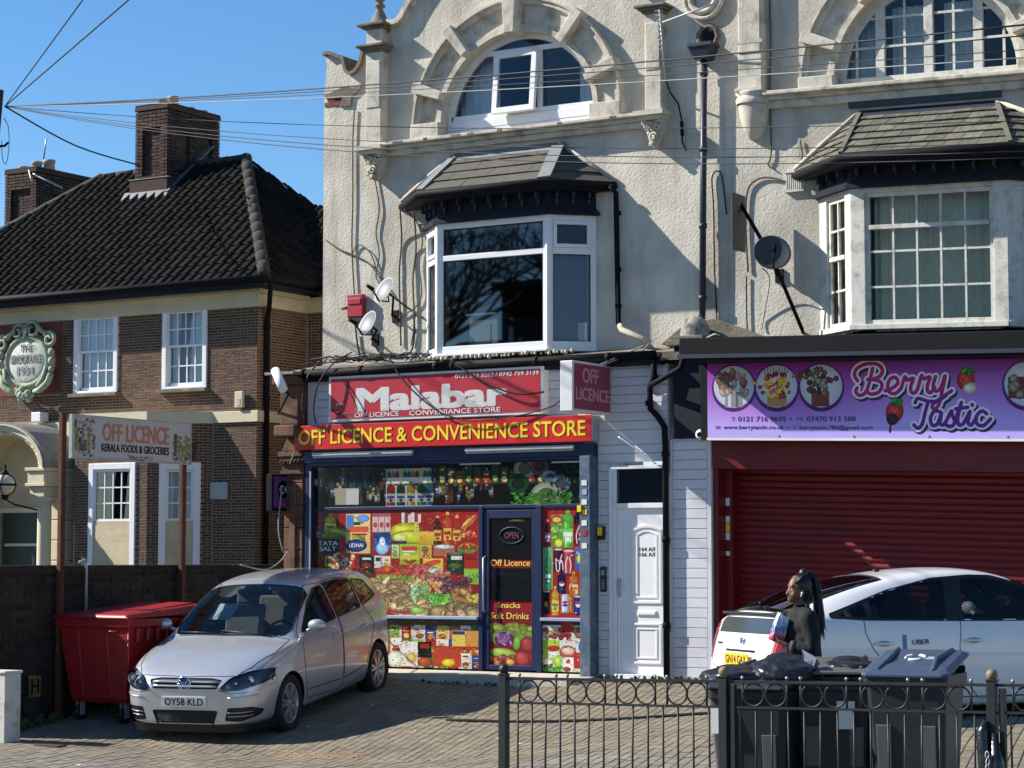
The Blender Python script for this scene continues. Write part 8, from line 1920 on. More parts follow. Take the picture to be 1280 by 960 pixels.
tag(mb.build('torn_plastic', mat('grey_plastic_sheet', (.16,.18,.21), .25, spec=.6), None, origin=(bx1+.4,-8.37,zl)), 'scrap of pale grey plastic sheeting sticking up from the sacks', 'rubbish')
# ================================================================ RAILINGS
YF_ = -9.0
FN = thing('railings', (6.2,YF_,G(6.2,YF_)), label='black bow-less metal railings with a row of hoops and ball-topped posts at the pavement edge', cat='fence')
FN['label'] = 'black metal railings with a row of rings and ball topped posts along the pavement'
iron = mat('railing_black', (.018,.019,.020), .5, .2, 20, .0005, 80); balltan = mat('rusted_ball', (.22,.16,.09), .6, .3, 20)
posts = [PX(630,YF_,850), PX(905,YF_,850), PX(1240,YF_,850)]; posts.append(posts[2]+1.97)
topz = lambda x: .472+(x-posts[0])*.0155
for i, px_ in enumerate(posts):
    tz = topz(px_); g0 = G(px_,YF_)
    mb = MB(); mb.box(px_-.032, px_+.032, YF_-.032, YF_+.032, g0-.2, tz+.03); mb.box(px_-.038,px_+.038,YF_-.038,YF_+.038,tz+.03,tz+.038); pst = mb.build('post', iron, FN, bevel=.003)
    mb = MB(); mb.ball((px_,YF_,tz+.068), .040, 14); mb.lathe([(.02,tz+.036),(.014,tz+.045)], (px_,YF_,0), 8); mb.build('ball_finial', balltan if i else iron, pst)
    if i in (1,2): mb = MB(); mb.box(px_+.052, px_+.092, YF_-.02, YF_+.02, g0-.2, tz-.02); mb.build('gate_stile', iron, FN, bevel=.003)
def bar(mb, a, b, r=.008): mb.tube([a,b], r, 6)
for pi_, (a, b) in enumerate(zip(posts[:-1], posts[1:])):
    z0_, z1_ = topz(a), topz(b); L = b-a; zr = lambda x: topz(x)
    for dz, hh in ((0,.010),(-.180,.008),(-.90,.010)):
        mb = MB(); mb.add([(x,y,zr(x)+dz+s_) for x in (a+.03,b-.03) for y, s_ in ((YF_-.014,-hh),(YF_+.014,-hh),(YF_+.014,hh),(YF_-.014,hh))], [(0,1,5,4),(1,2,6,5),(2,3,7,6),(3,0,4,7),(0,3,2,1),(4,5,6,7)]); mb.build('rail', iron, FN)
    k = (L-.10)/(4*.33+3*.10+.18); u = .33*k; gp = .10*k; x = a+.05+.09*k
    for j in range(4):
        for e in (0, 1):
            xv = x+e*u; mb = MB(); mb.tube([(xv,YF_,zr(xv)+.014),(xv,YF_,zr(xv)-.18)], .008, 6); ob_ = mb.build('upright', iron, FN); mb = MB(); mb.ball((xv,YF_,zr(xv)+.028), .014, 8); mb.build('ball_finial', mat('worn_steel_ball', (.35,.34,.32), .4, metal=.6) if 'worn_steel_ball' not in bpy.data.materials else bpy.data.materials['worn_steel_ball'], ob_)
        for e in (0, 1):
            cx_ = x+u*(.25+.5*e); cz_ = zr(cx_)-.090; mb = MB(); mb.tube([(cx_+.079*math.cos(t),YF_,cz_+.079*math.sin(t)) for t in [i*6.2832/22 for i in range(23)]], .0075, 5, cap=False); mb.build('ring', iron, FN)
        x += u+gp
    nb = round(L/.122)-1
    for j in range(nb):
        xb = a+L*(j+1)/(nb+1); lean = .012*math.sin(j*2.1+pi_)*(1 if random.random() < .5 else .3)
        mb = MB(); mb.tube([(xb,YF_,zr(xb)-.18),(xb+lean,YF_,zr(xb)-.90)], .0075, 6); mb.build('baluster', iron, FN)
# black sleeve and chain on the right-hand post
px_ = posts[2]; g0 = G(px_,YF_); mb = MB()
mb.tube([(px_-.03,YF_-.05,.30),(px_-.05,YF_-.06,.22),(px_-.03,YF_-.06,.0),(px_-.01,YF_-.06,-.3),(px_+.02,YF_-.06,-.5)], [.02,.045,.05,.045,.03], 8); mb.tube([(px_+.03,YF_-.06,.22),(px_+.05,YF_-.07,.0),(px_+.05,YF_-.06,-.4)], [.02,.05,.06], 8)
tag(mb.build('rubbish_sack', bagm, None, origin=(px_,YF_-.05,-.2)), 'limp black plastic bag tied to the right-hand railing post', 'rubbish bag')
mb = MB(); 
for k in range(7): mb.tube([(px_+.012*math.cos(t)+(.004 if k%2 else 0),YF_-.118+.006*math.sin(t)*(k%2),.08-.045*k+.024*math.sin(t)) for t in [i*.785 for i in range(9)]], .005, 4)
tag(mb.build('chain', M['galv'], None, origin=(px_,YF_-.115,.0)), 'short steel chain hanging on the right-hand railing post', 'chain')
# ================================================================ PERSON
def remesh(mb, voxel, smooth_it=4, name='body'):
    me = bpy.data.meshes.new(name); me.from_pydata(mb.v, [], mb.f); bm = bmesh.new(); bm.from_mesh(me); bmesh.ops.recalc_face_normals(bm, faces=bm.faces); bm.to_mesh(me); bm.free()
    ob = bpy.data.objects.new(name, me); COL.objects.link(ob); md = ob.modifiers.new('r', 'REMESH'); md.mode = 'VOXEL'; md.voxel_size = voxel
    sm = ob.modifiers.new('s', 'SMOOTH'); sm.iterations = smooth_it; sm.factor = .5
    dg = bpy.context.evaluated_depsgraph_get(); dg.update(); ev = bpy.data.meshes.new_from_object(ob.evaluated_get(dg)); bpy.data.objects.remove(ob); bpy.data.meshes.remove(me)
    ev.name = name; ev.polygons.foreach_set('use_smooth', [True]*len(ev.polygons)); return ev
PSX, PSY = PX(1000,-7.35,800), -7.35
PE = thing('person', (PSX,PSY,G(PSX,PSY)), math.pi+TH+.22, label='woman in black jacket with long black ponytail and white earbud holding a packet', cat='person'); PE.scale = (.90,.86,.955)
skin = mat('brown_skin', (.17,.075,.045), .5, .05, 20, spec=.4)
b = MB()
def capsule(mb, pts, rs, sy=1.0):
    o = len(mb.v); mb.tube(pts, rs, 14)
    for p, r_ in ((pts[0], rs[0]), (pts[-1], rs[-1])): mb.ball(p, r_, 12)
capsule(b, [(.0,0,.90),(-.01,0,1.05),(-.01,0,1.22),(-.015,0,1.33)], [.12,.10,.10,.075])
for s_ in (-1,1): b.ball((-.01,s_*.07,1.25), .08, 12); b.ball((0,s_*.07,.92), .11, 12); capsule(b, [(0,s_*.085,.90),(.02+.05*s_,s_*.085,.50),(-.01+.06*s_,s_*.085,.09)], [.095,.062,.04]); capsule(b, [(-.03+.06*s_,s_*.085,.045),(.13+.06*s_,s_*.095,.035)], [.04,.03])
capsule(b, [(-.03,0,1.33),(-.005,0,1.46)], [.055,.05])
b.ball((.005,0,1.575), .1, 16, 0, (.98,.78,1.12)); b.ball((.045,0,1.525), .07, 14, 0, (.85,.80,.95)); b.ball((.078,0,1.485), .030, 10, 0, (1,1.1,.8)); b.ball((.098,0,1.545), .018, 10, 0, (1.1,.9,1.5)); b.ball((.113,0,1.533), .013, 10, 0, (1,1.2,.8)); b.ball((.096,0,1.508), .014, 10, 0, (.9,1.7,.6)); b.ball((.093,0,1.499), .014, 10, 0, (.9,1.6,.6)); b.ball((.080,0,1.60), .03, 10, 0, (.6,2.0,.6))
for s_ in (-1,1): b.ball((.0,s_*.078,1.545), .022, 10, 0, (.9,.4,1.4)); b.ball((.06,s_*.04,1.53), .028, 10)
arms = {1: [(-.02,.17,1.33),(-.04,.215,1.08),(.14,.11,1.11)], -1: [(-.02,-.17,1.33),(-.02,-.21,1.09),(.12,-.08,1.16)]}
for s_, pts in arms.items(): capsule(b, pts, [.045,.042,.028])
def hand(mb, w, d, up, side):
    w = Vector(w); d = Vector(d).normalized(); up = Vector(up).normalized(); sd = d.cross(up)
    o0 = len(mb.v); mb.obox(w+d*.045, d*.045, sd*.036, up*.014); 
    for k, (off, L) in enumerate(((.028,.070),(.009,.078),(-.010,.072),(-.028,.055))):
        p0 = w+d*.085+sd*off; p1 = p0+d*L*.45+up*.012; p2 = p1+d*L*.15+up*L*.42; p3 = p2-d*L*.18+up*L*.22; mb.tube([p0,p1,p2,p3], [.0092,.0088,.0082,.007], 7)
    t0 = w+d*.02+sd*.034*side; mb.tube([t0, t0+d*.03+sd*.022*side+up*.012, t0+d*.05+sd*.012*side+up*.04], [.012,.0105,.009], 7)
hand(b, (.145,.105,1.115), (.75,-.45,.35), (-.3,-.2,.9), 1); hand(b, (.125,-.075,1.165), (.8,.35,.35), (-.3,.2,.9), -1)
bme = remesh(b, .0065, 3, 'body'); bme.materials.append(skin); bo = bpy.data.objects.new('body', bme); COL.objects.link(bo); bo.parent = PE
for s_ in (-1,1):
    mb = MB(); mb.ball((.078,s_*.034,1.562), .0125, 8); mb.build('eye', M['signwhite'], PE, local=True); 
mb = MB(); [mb.ball((.0895,s_*.034,1.562), .0055, 6) for s_ in (-1,1)]; mb.build('irises', M['black'], PE, local=True)
mb = MB(); [mb.tube([(.086,s_*.022,1.583),(.082,s_*.042,1.588),(.068,s_*.060,1.580)], .004, 5) for s_ in (-1,1)]; mb.build('eyebrows', M['black'], PE, local=True)
mb = MB(); mb.ball((.008,.090,1.538), .011, 8); mb.tube([(.010,.090,1.535),(.018,.088,1.508)], .005, 5); mb.build('earbud', M['upvc'], PE, local=True)
fab = mat('black_wool', (.012,.012,.013), .9, .2, 30, .004, 60); j = MB()
capsule(j, [(-.02,0,.80),(-.025,0,.95),(-.025,0,1.10),(-.025,0,1.26),(-.02,0,1.33)], [.185,.170,.158,.158,.10])
for s_ in (-1,1): j.ball((-.025,s_*.10,1.28), .105, 12); j.ball((-.015,s_*.06,1.14), .135, 12); j.ball((.0,s_*.055,1.26), .105, 12); j.ball((-.02,s_*.07,.88), .155, 12)
for s_, pts in arms.items(): capsule(j, [pts[0], (Vector(pts[0])+Vector(pts[1]))/2+Vector((-.01,0,0)), pts[1], Vector(pts[1]).lerp(Vector(pts[2]),.85)], [.085,.072,.068,.050])
capsule(j, [(-.06,.06,1.36),(-.075,0,1.385),(-.06,-.06,1.36)], [.045,.05,.045]); capsule(j, [(-.025,0,1.30),(-.012,0,1.405)], [.135,.074]); capsule(j, [(-.02,.14,1.345),(-.02,0,1.375),(-.02,-.14,1.345)], [.075,.08,.075])
jme = remesh(j, .011, 4, 'jacket')
rsj = random.Random(4); ph = [(Vector((rsj.gauss(0,9),rsj.gauss(0,9),rsj.gauss(0,14))), rsj.uniform(0,6)) for _ in range(7)]
for v in jme.vertices: v.co += v.normal*sum(.0028*math.sin(v.co.dot(d)+f) for d, f in ph)
jme.materials.append(fab); jo = bpy.data.objects.new('jacket', jme); COL.objects.link(jo); jo.parent = PE
cuff = mat('grey_cuff', (.05,.05,.05), .8, .2, 30); mb = MB()
for s_, pts in arms.items(): a, c_ = Vector(pts[1]).lerp(Vector(pts[2]),.72), Vector(pts[1]).lerp(Vector(pts[2]),.93); mb = MB(); mb.tube([a,c_], [.056,.050], 12); mb.build('cuff', cuff, PE, local=True)
tr = MB()
for s_ in (-1,1): capsule(tr, [(0,s_*.085,.90),(.02+.05*s_,s_*.085,.50),(-.01+.06*s_,s_*.085,.12)], [.115,.082,.062])
tr.ball((0,0,.92), .15, 12, 0, (1,1.1,.9)); tme = remesh(tr, .014, 3, 'trousers'); tme.materials.append(M['blackp']); to = bpy.data.objects.new('trousers', tme); COL.objects.link(to); to.parent = PE
mb = MB(); [mb.obox((.05+.06*s_,s_*.09,.03),(.125,.0,0),(0,.045,0),(0,0,.032)) for s_ in (-1,1)]; mb.build('shoes', M['blackp'], PE, local=True, bevel=.02)
hairm = mat('black_hair', (.008,.007,.007), .38, .2, 60, .002, 200, spec=.5); hh = MB(); hh.ball((-.022,0,1.592), .105, 16, 0, (.95,.86,1.05)); hh.ball((-.05,0,1.55), .09, 14, 0, (.8,.9,1.1)); hh.ball((-.04,0,1.695), .045, 12)
rh = random.Random(12); mb = MB(); mb.v, mb.f, mb.m, mb.sm = hh.v, hh.f, hh.m, hh.sm
for k in range(150):
    y = rh.uniform(-.045,.045); w_ = rh.uniform(-.022,.022); r0 = rh.uniform(.002,.0055)
    pts = [(-.05+w_*.3,y*.3,1.70+rh.uniform(-.01,.02)),(-.115+w_*.5,y*.8,1.695+w_*.3),(-.155+w_,y*1.2,1.60),(-.165+w_,y*1.4,1.48),(-.17+w_*1.4,y*1.5+.01,1.36),(-.165+w_*1.6,y*1.6+.02,1.28),(-.16+w_*2.6,y*1.8+.02,1.20+rh.uniform(-.06,.08))]
    mb.tube(pts, [r0,r0*1.3,r0*1.4,r0*1.4,r0*1.3,r0,r0*.3], 5)
for k in range(24):
    y = .085*math.sin(k/24*6.283); mb.tube([(.075-.02*abs(y)*8,y*.6,1.655-abs(y)*.5),(.02,y*1.05,1.69-abs(y)*.4),(-.05,y*.6,1.71)], [.004,.008,.006], 5)
for k in range(5): mb.tube([(-.06,.085,1.56),(-.05+.006*k,.10,1.45),(-.04+.004*k,.12,1.30),(-.05,.12,1.18)], [.006,.008,.008,.003], 5)
mb.build('hair', hairm, PE, local=True)
PK = thing('grocery_packet', (PSX-.2,PSY,1.0), label='shiny white blue and red packet held in the woman\'s hands', cat='packet')
PKM = Matrix.Translation(PE.location) @ Matrix.Rotation(math.pi+TH+.22, 4, 'Z'); mb = MB()
pm = bpy.data.materials.new('crumpled_packet'); pm.use_nodes = True; n_ = pm.node_tree.nodes; l_ = pm.node_tree.links; bb = n_['Principled BSDF']; bb.inputs['Roughness'].default_value = .25
tc = n_.new('ShaderNodeTexCoord'); nz = n_.new('ShaderNodeTexNoise'); nz.inputs['Scale'].default_value = 14; sx_ = n_.new('ShaderNodeSeparateXYZ'); l_.new(tc.outputs['Generated'], nz.inputs['Vector']); l_.new(tc.outputs['Generated'], sx_.inputs[0])
ma = n_.new('ShaderNodeMath'); ma.operation = 'MULTIPLY_ADD'; ma.inputs[1].default_value = .35; l_.new(nz.outputs[0], ma.inputs[0]); l_.new(sx_.outputs[2], ma.inputs[2]); cr = n_.new('ShaderNodeValToRGB'); cr.color_ramp.interpolation = 'CONSTANT'; e_ = cr.color_ramp.elements; e_[0].color = (.45,.06,.10,1); e_[1].position = .50; e_[1].color = (.62,.30,.36,1)
for p_, c_ in ((.60,(.15,.24,.50,1)),(.72,(.45,.50,.66,1)),(.90,(.72,.74,.82,1))): k_ = e_.new(p_); k_.color = c_
l_.new(ma.outputs[0], cr.inputs[0]); l_.new(cr.outputs[0], bb.inputs['Base Color'])
bm = bmesh.new(); bmesh.ops.create_cube(bm, size=1); bmesh.ops.subdivide_edges(bm, edges=bm.edges, cuts=7, use_grid_fill=True); rp_ = random.Random(3)
for v in bm.verts:
    x, y, z = v.co; t = 1-.35*max(0, z)**1.5*2; v.co = Vector((.19+x*.10*t-z*.07+rp_.gauss(0,.0045), .015+y*.09*t+rp_.gauss(0,.0045), 1.25+z*.21+x*.05+rp_.gauss(0,.0045)))
bm.transform(Matrix.Translation(PE.location) @ Matrix.Rotation(math.pi+TH+.22, 4, 'Z') @ Matrix.Diagonal((.90,.86,.955,1))); me = bpy.data.meshes.new('packet'); bm.to_mesh(me); bm.free(); me.materials.append(pm); ob_ = bpy.data.objects.new('wrapper', me); COL.objects.link(ob_); ob_.parent = PK; ob_.matrix_parent_inverse = Matrix.Translation(PK.location).inverted()
# ================================================================ WALL FITTINGS
AR = thing('alarm_box', (PX(441,.3,385),.4,4.5), label='red alarm box on the cream wall left of the satellite dishes', cat='alarm')
x0, zt = P(430,368,.38); x1, zb = P(451,400,.38); mb = MB(); mb.box(x0,x1-.03,.45,.54,zb+.06,zt); mb.box(x0+.02,x1-.05,.438,.45,zt-.13,zt-.05); mb.build('case', M['redfaded'], AR, bevel=.02); mb = MB(); mb.box(x0+.01,x1-.04,.46,.54,zb,zb+.06); mb.build('base', M['blackp'], AR); mb = MB(); mb.tube([(x0-.12,.50,zt-.17),(x0,.46,zt-.17)], .02, 6); mb.build('bracket', M['rust'], AR)
def dish(px_, py_, Y, r, aim, m, label, wallp):
    X, Z = P(px_,py_,Y); c = Vector((X,Y,Z)); d = Vector(aim).normalized(); t = thing('satellite_dish', c, label=label, cat='satellite dish', group='satellite dishes on the cream wall')
    R = d.to_track_quat('Z','Y').to_matrix().to_4x4(); mb = MB(); mb.lathe([(.0,.0),(r*.3,r*.02),(r*.6,r*.07),(r*.85,r*.15),(r,r*.21),(r*1.015,r*.2),(r*.85,r*.13),(r*.5,r*.03),(.0,-.015)], (0,0,0), 28); mb.xf(Matrix.Translation(c) @ R @ Matrix.Diagonal((1,1.08,1,1))); mb.build('reflector', m, t)
    lo = c+R.to_3x3()@Vector((0,-r*.95,r*.2)); foc = c+d*r*1.15+R.to_3x3()@Vector((0,-r*.45,0)); mb = MB(); mb.tube([c-d*.03, c-d*.06+Vector((0,0,-r*.6)), lo, foc], .012, 6); mb.build('arm', M['black'], t); mb = MB(); mb.tube([foc-d*.02, foc+d*.09], [.03,.022], 8); mb.build('receiver', M['black'], t)
    w_ = Vector((wallp[0],.55,wallp[1])); mb = MB(); mb.tube([c-d*.03, c-d*.10+Vector((0,.05,-.02)), w_+Vector((0,-.1,0)), w_], .017, 6); mb.box(w_.x-.05,w_.x+.05,.52,.55,w_.z-.08,w_.z+.08); mb.build('wall_mount', M['black'], t)
w0 = P(486,385,.55); dish(482,364,.18,.175,(-.28,-.80,.40),M['dishlight'],'pale oval satellite dish beside the red alarm box, upper of the left pair',(w0[0]+.12,w0[1]-.12))
w0 = P(470,425,.55); dish(461,406,.22,.175,(-.30,-.80,.38),M['dishlight'],'pale satellite dish just under the red alarm box, lower of the left pair',(w0[0],w0[1]))
w0 = P(975,345,.55); dish(965,318,.10,.215,(.45,-.75,.42),M['dish'],'satellite dish coloured dark grey for shade, on a long black pole left of the many-paned bay',(w0[0],w0[1]))
PO = thing('aerial_pole', (2.3,.4,4.5), label='long slanting black pole bracket fixed to the wall behind the dark dish', cat='pole')
a = P(921,247,.25); b_ = P(945,288,.25); c_ = P(1002,412,.40); mb = MB(); mb.tube([(a[0],.25,a[1]),(b_[0],.25,b_[1]),(P(965,322,.2)[0],.20,P(965,322,.2)[1]),(c_[0],.42,c_[1])], .024, 8); mb.tube([(c_[0],.42,c_[1]),(c_[0]-.05,.55,c_[1]-.02)], .02, 6); mb.build('pole', M['black'], PO)
a = P(924,243,.2); b_ = P(924,314,.2); mb = MB(); mb.obox(((a[0]+b_[0])/2,.18,(a[1]+b_[1])/2), (.012,.0,0), (0,.17,0), (0,0,(a[1]-b_[1])/2)); FP = mb.build('panel_aerial', M['dish'], None, origin=(a[0],.2,b_[1]), bevel=.006); tag(FP, 'flat grey panel aerial standing edge-on between the downpipe and the dark dish', 'aerial')
# tv aerial on the right pilaster
TA = thing('tv_aerial', (PX(826,.3,60),.3,7.5), label='thin white television aerial clipped to the right pilaster of the off licence house', cat='aerial')
f = lambda x, y, Y: (P(x,y,Y)[0], Y, P(x,y,Y)[1]); mb = MB(); mb.tube([f(828,28,.15), f(895,4,.0)], .012, 6); mb.tube([f(824,12,.3), f(832,100,.3)], .011, 6); 
for k in range(9): p = Vector(f(823+.8*k,14+6*k,.3)); mb.tube([p+Vector((-.03,-.03,0)), p+Vector((.03,.03,0))], .007, 4)
mb.build('boom', M['galv'], TA)
mb = MB(); mb.tube([f(832,100,.30),f(838,116,.45),f(848,130,.5),f(852,150,.5),f(853,178,.5),f(858,188,.52)], .011, 5); mb.tube([f(852,152,.48),f(853,170,.48)], .022, 6); mb.build('lead', M['black'], TA)
CC = thing('bullet_camera', (-4.6,-.5,3.5), label='white bullet security camera on the corner above the terracotta pier', cat='camera')
a = Vector(f(344,464,-.5)); b_ = Vector(f(353,486,-.62)); mb = MB(); mb.tube([a, b_], .055, 14); mb.tube([a+Vector((0,0,.012)), b_.lerp(a,-.12)+Vector((0,0,.02))], .058, 10); mb.build('housing', M['upvc'], CC); mb = MB(); mb.tube([b_, b_+(b_-a).normalized()*.012], .045, 12); mb.build('lens', M['black'], CC); mb = MB(); mb.tube([a.lerp(b_,.6), a.lerp(b_,.6)+Vector((.05,.12,-.16)), (-4.5,-.2,3.25)], .014, 6); mb.build('bracket', M['black'], CC)
LS = thing('illuminated_sign', (-4.5,-.5,2.1), label='small purple box sign with a round logo jutting out from the terracotta pier', cat='sign')
xs = -4.46; ya, z0_ = Q(342,634,xs); yb, _z = Q(365,634,xs); z1_ = Q(353,596,xs)[1]; mb = MB(); mb.box(xs-.10, xs-.003, ya-.03, yb+.06, z0_-.05, z1_+.03); mb.build('case', M['black'], LS, bevel=.008)
purp = mat('sign_purple', (.13,.03,.17), .4); mb = MB(); mb.box(xs-.003, xs, ya, yb, z0_, z1_); fc = mb.build('face', purp, LS); cy_, cz_ = (ya+yb)/2, z0_+(z1_-z0_)*.58; mb = MB(); mb.lathe([(.0,.0),(.115,.0),(.115,.003)], (xs,cy_,cz_), 20, axis='x'); dk = mb.build('disc', mat('logo_navy', (.02,.03,.10), .4), LS)
text('C+', cy_-.075, cy_+.085, cz_-.055, cz_+.055, xs+.004, M['sillblue'], LS, .05, face='+x'); text('PAYPOINT' if 0 else 'CASH', ya+.05, yb-.05, z0_+.02, z0_+.07, xs+.001, M['pinkred'], LS, .02, face='+x')
# ================================================================ CABLES on the walls
CG_ = [0]
def wire(name, pts, r, m, label, cat='cable', group=None, sm=True):
    P_ = [Vector(p) for p in pts]
    if sm and len(P_) > 2:
        C_ = []
        for i in range(len(P_)-1):
            a, b, c, d = P_[max(i-1,0)], P_[i], P_[i+1], P_[min(i+2,len(P_)-1)]
            for k in range(6): t = k/6; C_.append(.5*((2*b)+(-a+c)*t+(2*a-5*b+4*c-d)*t*t+(-a+3*b-3*c+d)*t**3))
        P_ = C_+[P_[-1]]
    mb = MB(); mb.tube(P_, r, 5); return tag(mb.build(name, m, None, origin=tuple(P_[0])), label, cat, group)
W_y = .525
br = mat('weathered_cable', (.10,.085,.065), .8)
def wl_(pxs, r, m, label, Y=W_y): wire('wall_cable', [f(x,y,Y) if len(q) == 0 else f(x,y,q[0]) for x, y, *q in pxs], r, m, label)
wl_([(443,136),(441,180),(441,250),(440,286),(440,315),(443,370)], .010, br, 'straight cable running down the far left of the cream wall to the alarm box')
wl_([(465,208),(470,232),(474,262),(470,290),(474,318),(470,345),(478,358)], .009, br, 'wavy loose cable dropping from the left scroll bracket to the upper dish')
wl_([(500,262,.4),(502,300),(499,340),(500,390),(501,432)], .012, br, 'cable hanging straight down just left of the white bay window')
wl_([(517,262,.3),(520,310),(516,350),(518,400),(514,432)], .012, br, 'cable hanging down against the left side of the white bay window')
wl_([(505,262,.3),(520,276),(528,300),(524,330),(527,368),(518,385),(496,398)], .009, br, 'slack cable looping beside the left window of the white bay')
wl_([(407,300),(425,312),(440,318),(462,330),(478,352),(492,372)], .010, br, 'cable slanting from the house edge towards the upper dish')
wl_([(440,318),(448,306),(462,315),(470,335)], .008, br, 'short hooped cable above the red alarm box')
wl_([(493,372,.45),(510,385),(530,398)], .014, br, 'thick lead running from the upper dish to the white bay')
wl_([(468,425),(474,440),(490,443),(512,441),(518,420),(517,390)], .012, M['cable'], 'black cable looping along the foot of the wall below the dishes')
wl_([(444,400),(446,425),(450,445)], .012, M['cable'], 'black lead dropping from the alarm box to the shop roof')
wl_([(908,268),(903,225,.53),(898,214),(890,222),(892,260),(893,330),(896,400)], .009, M['cable'], 'thin cable with a loop hanging right of the hopper downpipe')
wl_([(935,340),(932,280),(934,240),(945,225),(962,222),(985,228)], .012, br, 'cable arching over towards the air vent by the slate roof')
wl_([(962,0),(963,60),(962,120),(964,190),(960,205),(968,212)], .010, br, 'long straight cable running down beside the right-hand pilaster')
wl_([(933,345),(933,380),(934,412)], .009, M['cable'], 'thin lead dropping from the dark dish to the canopy')
wl_([(953,335,.2),(962,350,.4),(955,395),(952,412)], .008, M['cablegrey'], 'pale curling lead under the dark dish')
wl_([(1000,175),(1003,195),(998,212),(1012,220,.3)], .010, br, 'short cable crossing the left hip of the slate bay roof')
def fr_(pts, r, m, label): wire('hanging_cable', [f(*p) for p in pts], r, m, label)
fr_([(402,450,-.1),(385,470,-.25),(378,500,-.3),(381,525,-.28)], .012, M['cable'], 'black cable drooping round the left end of the shop fascia')
fr_([(440,440,-.1),(415,456,-.25),(398,480,-.3),(392,510,-.28),(395,530,-.26)], .010, M['cable'], 'thin black cable hanging over the left edge of the Malabar sign')
fr_([(428,475,-.20),(442,500,-.22),(445,515,-.22),(425,518,-.22),(414,512,-.22)], .009, M['cable'], 'black cable forming a hoop across the left end of the Malabar sign')
fr_([(486,446,-.2),(500,470,-.24),(520,492,-.25),(548,514,-.26),(575,524,-.26)], .011, M['cable'], 'black cable swooping diagonally in front of the Malabar sign')
fr_([(558,446,-.2),(580,462,-.24),(610,480,-.24),(645,492,-.25),(680,490,-.2)], .012, M['cable'], 'black cable sagging in front of the last letters of the Malabar sign')
fr_([(575,524,-.26),(600,526,-.26),(650,519,-.24),(690,508,-.2),(705,495,-.1)], .008, M['cable'], 'thin cable along the bottom rim of the Malabar sign')
fr_([(744,458,-.15),(770,447,-.22),(806,432,-.1)], .010, M['cablegrey'], 'pale cable slanting up from the projecting sign to the shop roof')
fr_([(740,462,-.15),(775,448,-.2),(800,440,-.1),(815,425,.2)], .009, M['cablegrey'], 'second pale cable beside the one above the projecting sign')
fr_([(773,546,-.10),(795,561,-.10),(820,580,-.08)], .010, M['upvc'], 'short white cable slanting across the cladding above the flat door')
fr_([(872,432,-.3),(880,425,-.5),(893,418,-.75),(900,420,-.7)], .012, M['cablegrey'], 'pale cable curling over the left end of the black canopy')
fr_([(362,580,-.15),(370,560,-.18),(378,540,-.2)], .010, M['cablegrey'], 'pale cable between the terracotta pier and the red sign')
fr_([(354,690,-.3),(348,660,-.3),(352,610,-.2)], .010, M['cablegrey'], 'pale cable running down the terracotta pier below the purple sign')
fr_([(300,706,-1.5),(330,712,-1.2),(348,704,-.6),(360,690,-.2)], .010, M['cablegrey'], 'pale cable trailing along the top of the dark garden wall')
mb = MB()
for k in range(60):
    x = -4.1+random.random()*1.6; z = 3.93; p = Vector((x,.2+random.uniform(-.2,.2),z)); mb.tube([p, p+Vector((random.uniform(-.2,.2),random.uniform(-.1,.1),random.uniform(0,.08))), p+Vector((random.uniform(-.4,.4),random.uniform(-.1,.1),random.uniform(-.03,.06)))], .007, 4)
cl = mb.build('cable_tangle', M['cable'], None, origin=(-3.4,.2,3.93)); tag(cl, 'tangle of thin cables lying on the shop roof below the dishes', 'cable', kind='stuff')
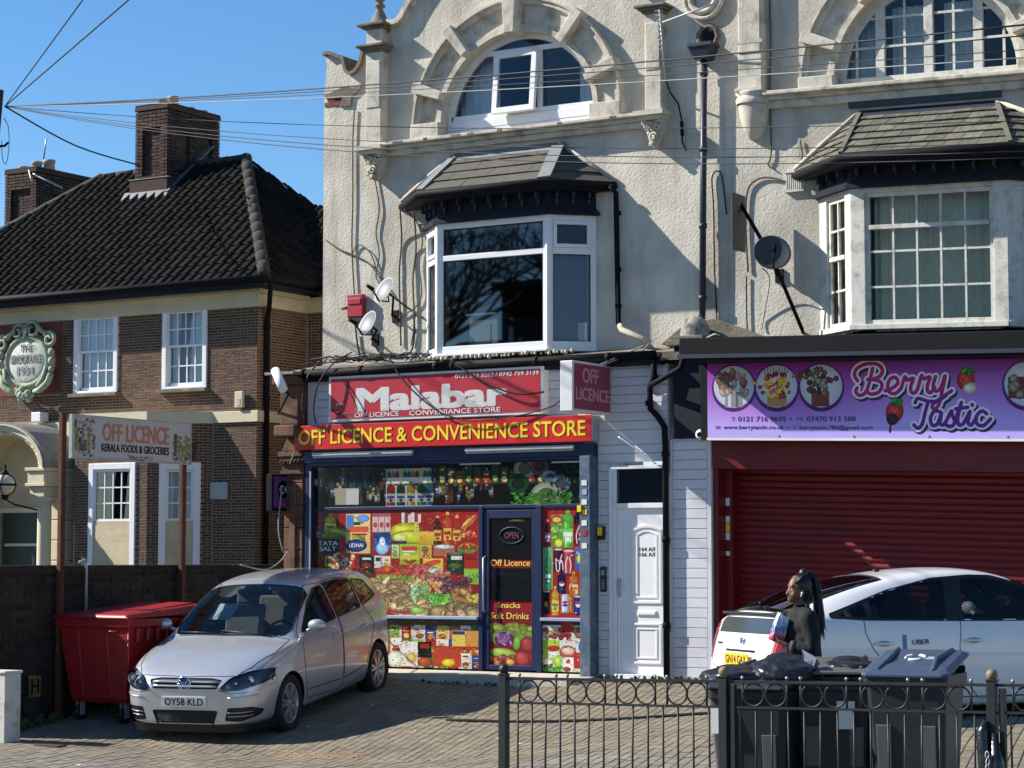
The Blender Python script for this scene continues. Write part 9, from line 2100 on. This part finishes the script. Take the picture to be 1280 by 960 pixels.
# ================================================================ TELEGRAPH POLE and overhead wires
def at(x, y, D): v = ray(x,y); return CAM+v*D
pt = at(0,112,31); PL = thing('telegraph_pole', (pt.x,pt.y,-1), label='dark wooden telegraph pole at the left edge carrying a fan of wires', cat='pole')
mb = MB(); mb.tube([(pt.x-.95,pt.y,-1),(pt.x-.03,pt.y,pt.z)], [.11,.075], 10); mb.build('shaft', M['wood'], PL)
mb = MB(); q = at(6,184,31); mb.tube([(pt.x,pt.y,q.z),(q.x,q.y,q.z+.02),(q.x+.06,q.y,q.z+.06)], .018, 5); mb.build('step_bracket', M['black'], PL); q0 = at(5,140,31)
mb = MB(); mb.tube([(pt.x+.08,pt.y,q0.z-.1)]+[(pt.x+.12+.07*math.cos(t),pt.y,q0.z-.45+.3*math.sin(t)) for t in [1.5-i*.6 for i in range(9)]], .007, 4); mb.build('slack_loop', M['cable'], PL)
st = at(6,133,31)
def over(end, D, mid, r, label, m='cable', s0=None, dm=.5):
    a = s0 or st; b = at(end[0],end[1],D); pts = []
    c = at(mid[0], mid[1], a_ if False else 1/((1-dm)/31+dm/D)) if mid else None
    for i in range(17):
        t = i/16; p = a.lerp(b, t)
        pts.append(p)
    if mid:                                            # sag so that the wire passes the measured point
        best = min(range(17), key=lambda i: abs(((pts[i]-CAM).dot(_r)/(pts[i]-CAM).dot(_d)*2800+640)-mid[0])); p = pts[best]; Dp = (p-CAM).dot(_d); tgt = at(mid[0],mid[1],Dp); t = best/16; k = (tgt.z-p.z)/(4*t*(1-t))
        for i in range(17): t = i/16; pts[i] = pts[i]+Vector((0,0,k*4*t*(1-t)))
    wire('overhead_wire', pts, r, M[m], label, 'wire', 'overhead telephone wires', sm=False)
over((112,-12),22,None,.008,'thin wire rising steeply from the pole, steeper of the two'); over((172,-10),22,None,.009,'thin wire rising from the pole towards the top of the picture')
over((1310,28),17,(640,93),.008,'thick wire from the pole sweeping across both gables, highest on the right'); over((1310,42),17,(640,99),.0055,'wire crossing just below the highest thick wire over the arched windows'); over((1310,60),17,(640,106),.004,'third wire down across the arched windows'); over((1310,70),17,(640,112),.005,'pale thin wire lowest of the group over the arched windows','cablegrey')
over((1310,150),18,(408,157),.0045,'wire passing behind the chimney line and over the right cornice'); over((1310,178),18,(408,174),.0045,'wire crossing the upper part of the cream wall'); over((1310,188),18,(408,182),.005,'wire crossing the cream wall above the bay roofs'); over((1310,196),18,(408,188),.005,'lowest wire across the cream wall touching the bay roof line')
q = at(175,207,33.5); wire('overhead_wire', [st, st.lerp(q,.5)+Vector((0,0,-.12)), q], .012, M['cable'], 'thick wire running down from the pole to the chimney', 'wire', 'overhead telephone wires')
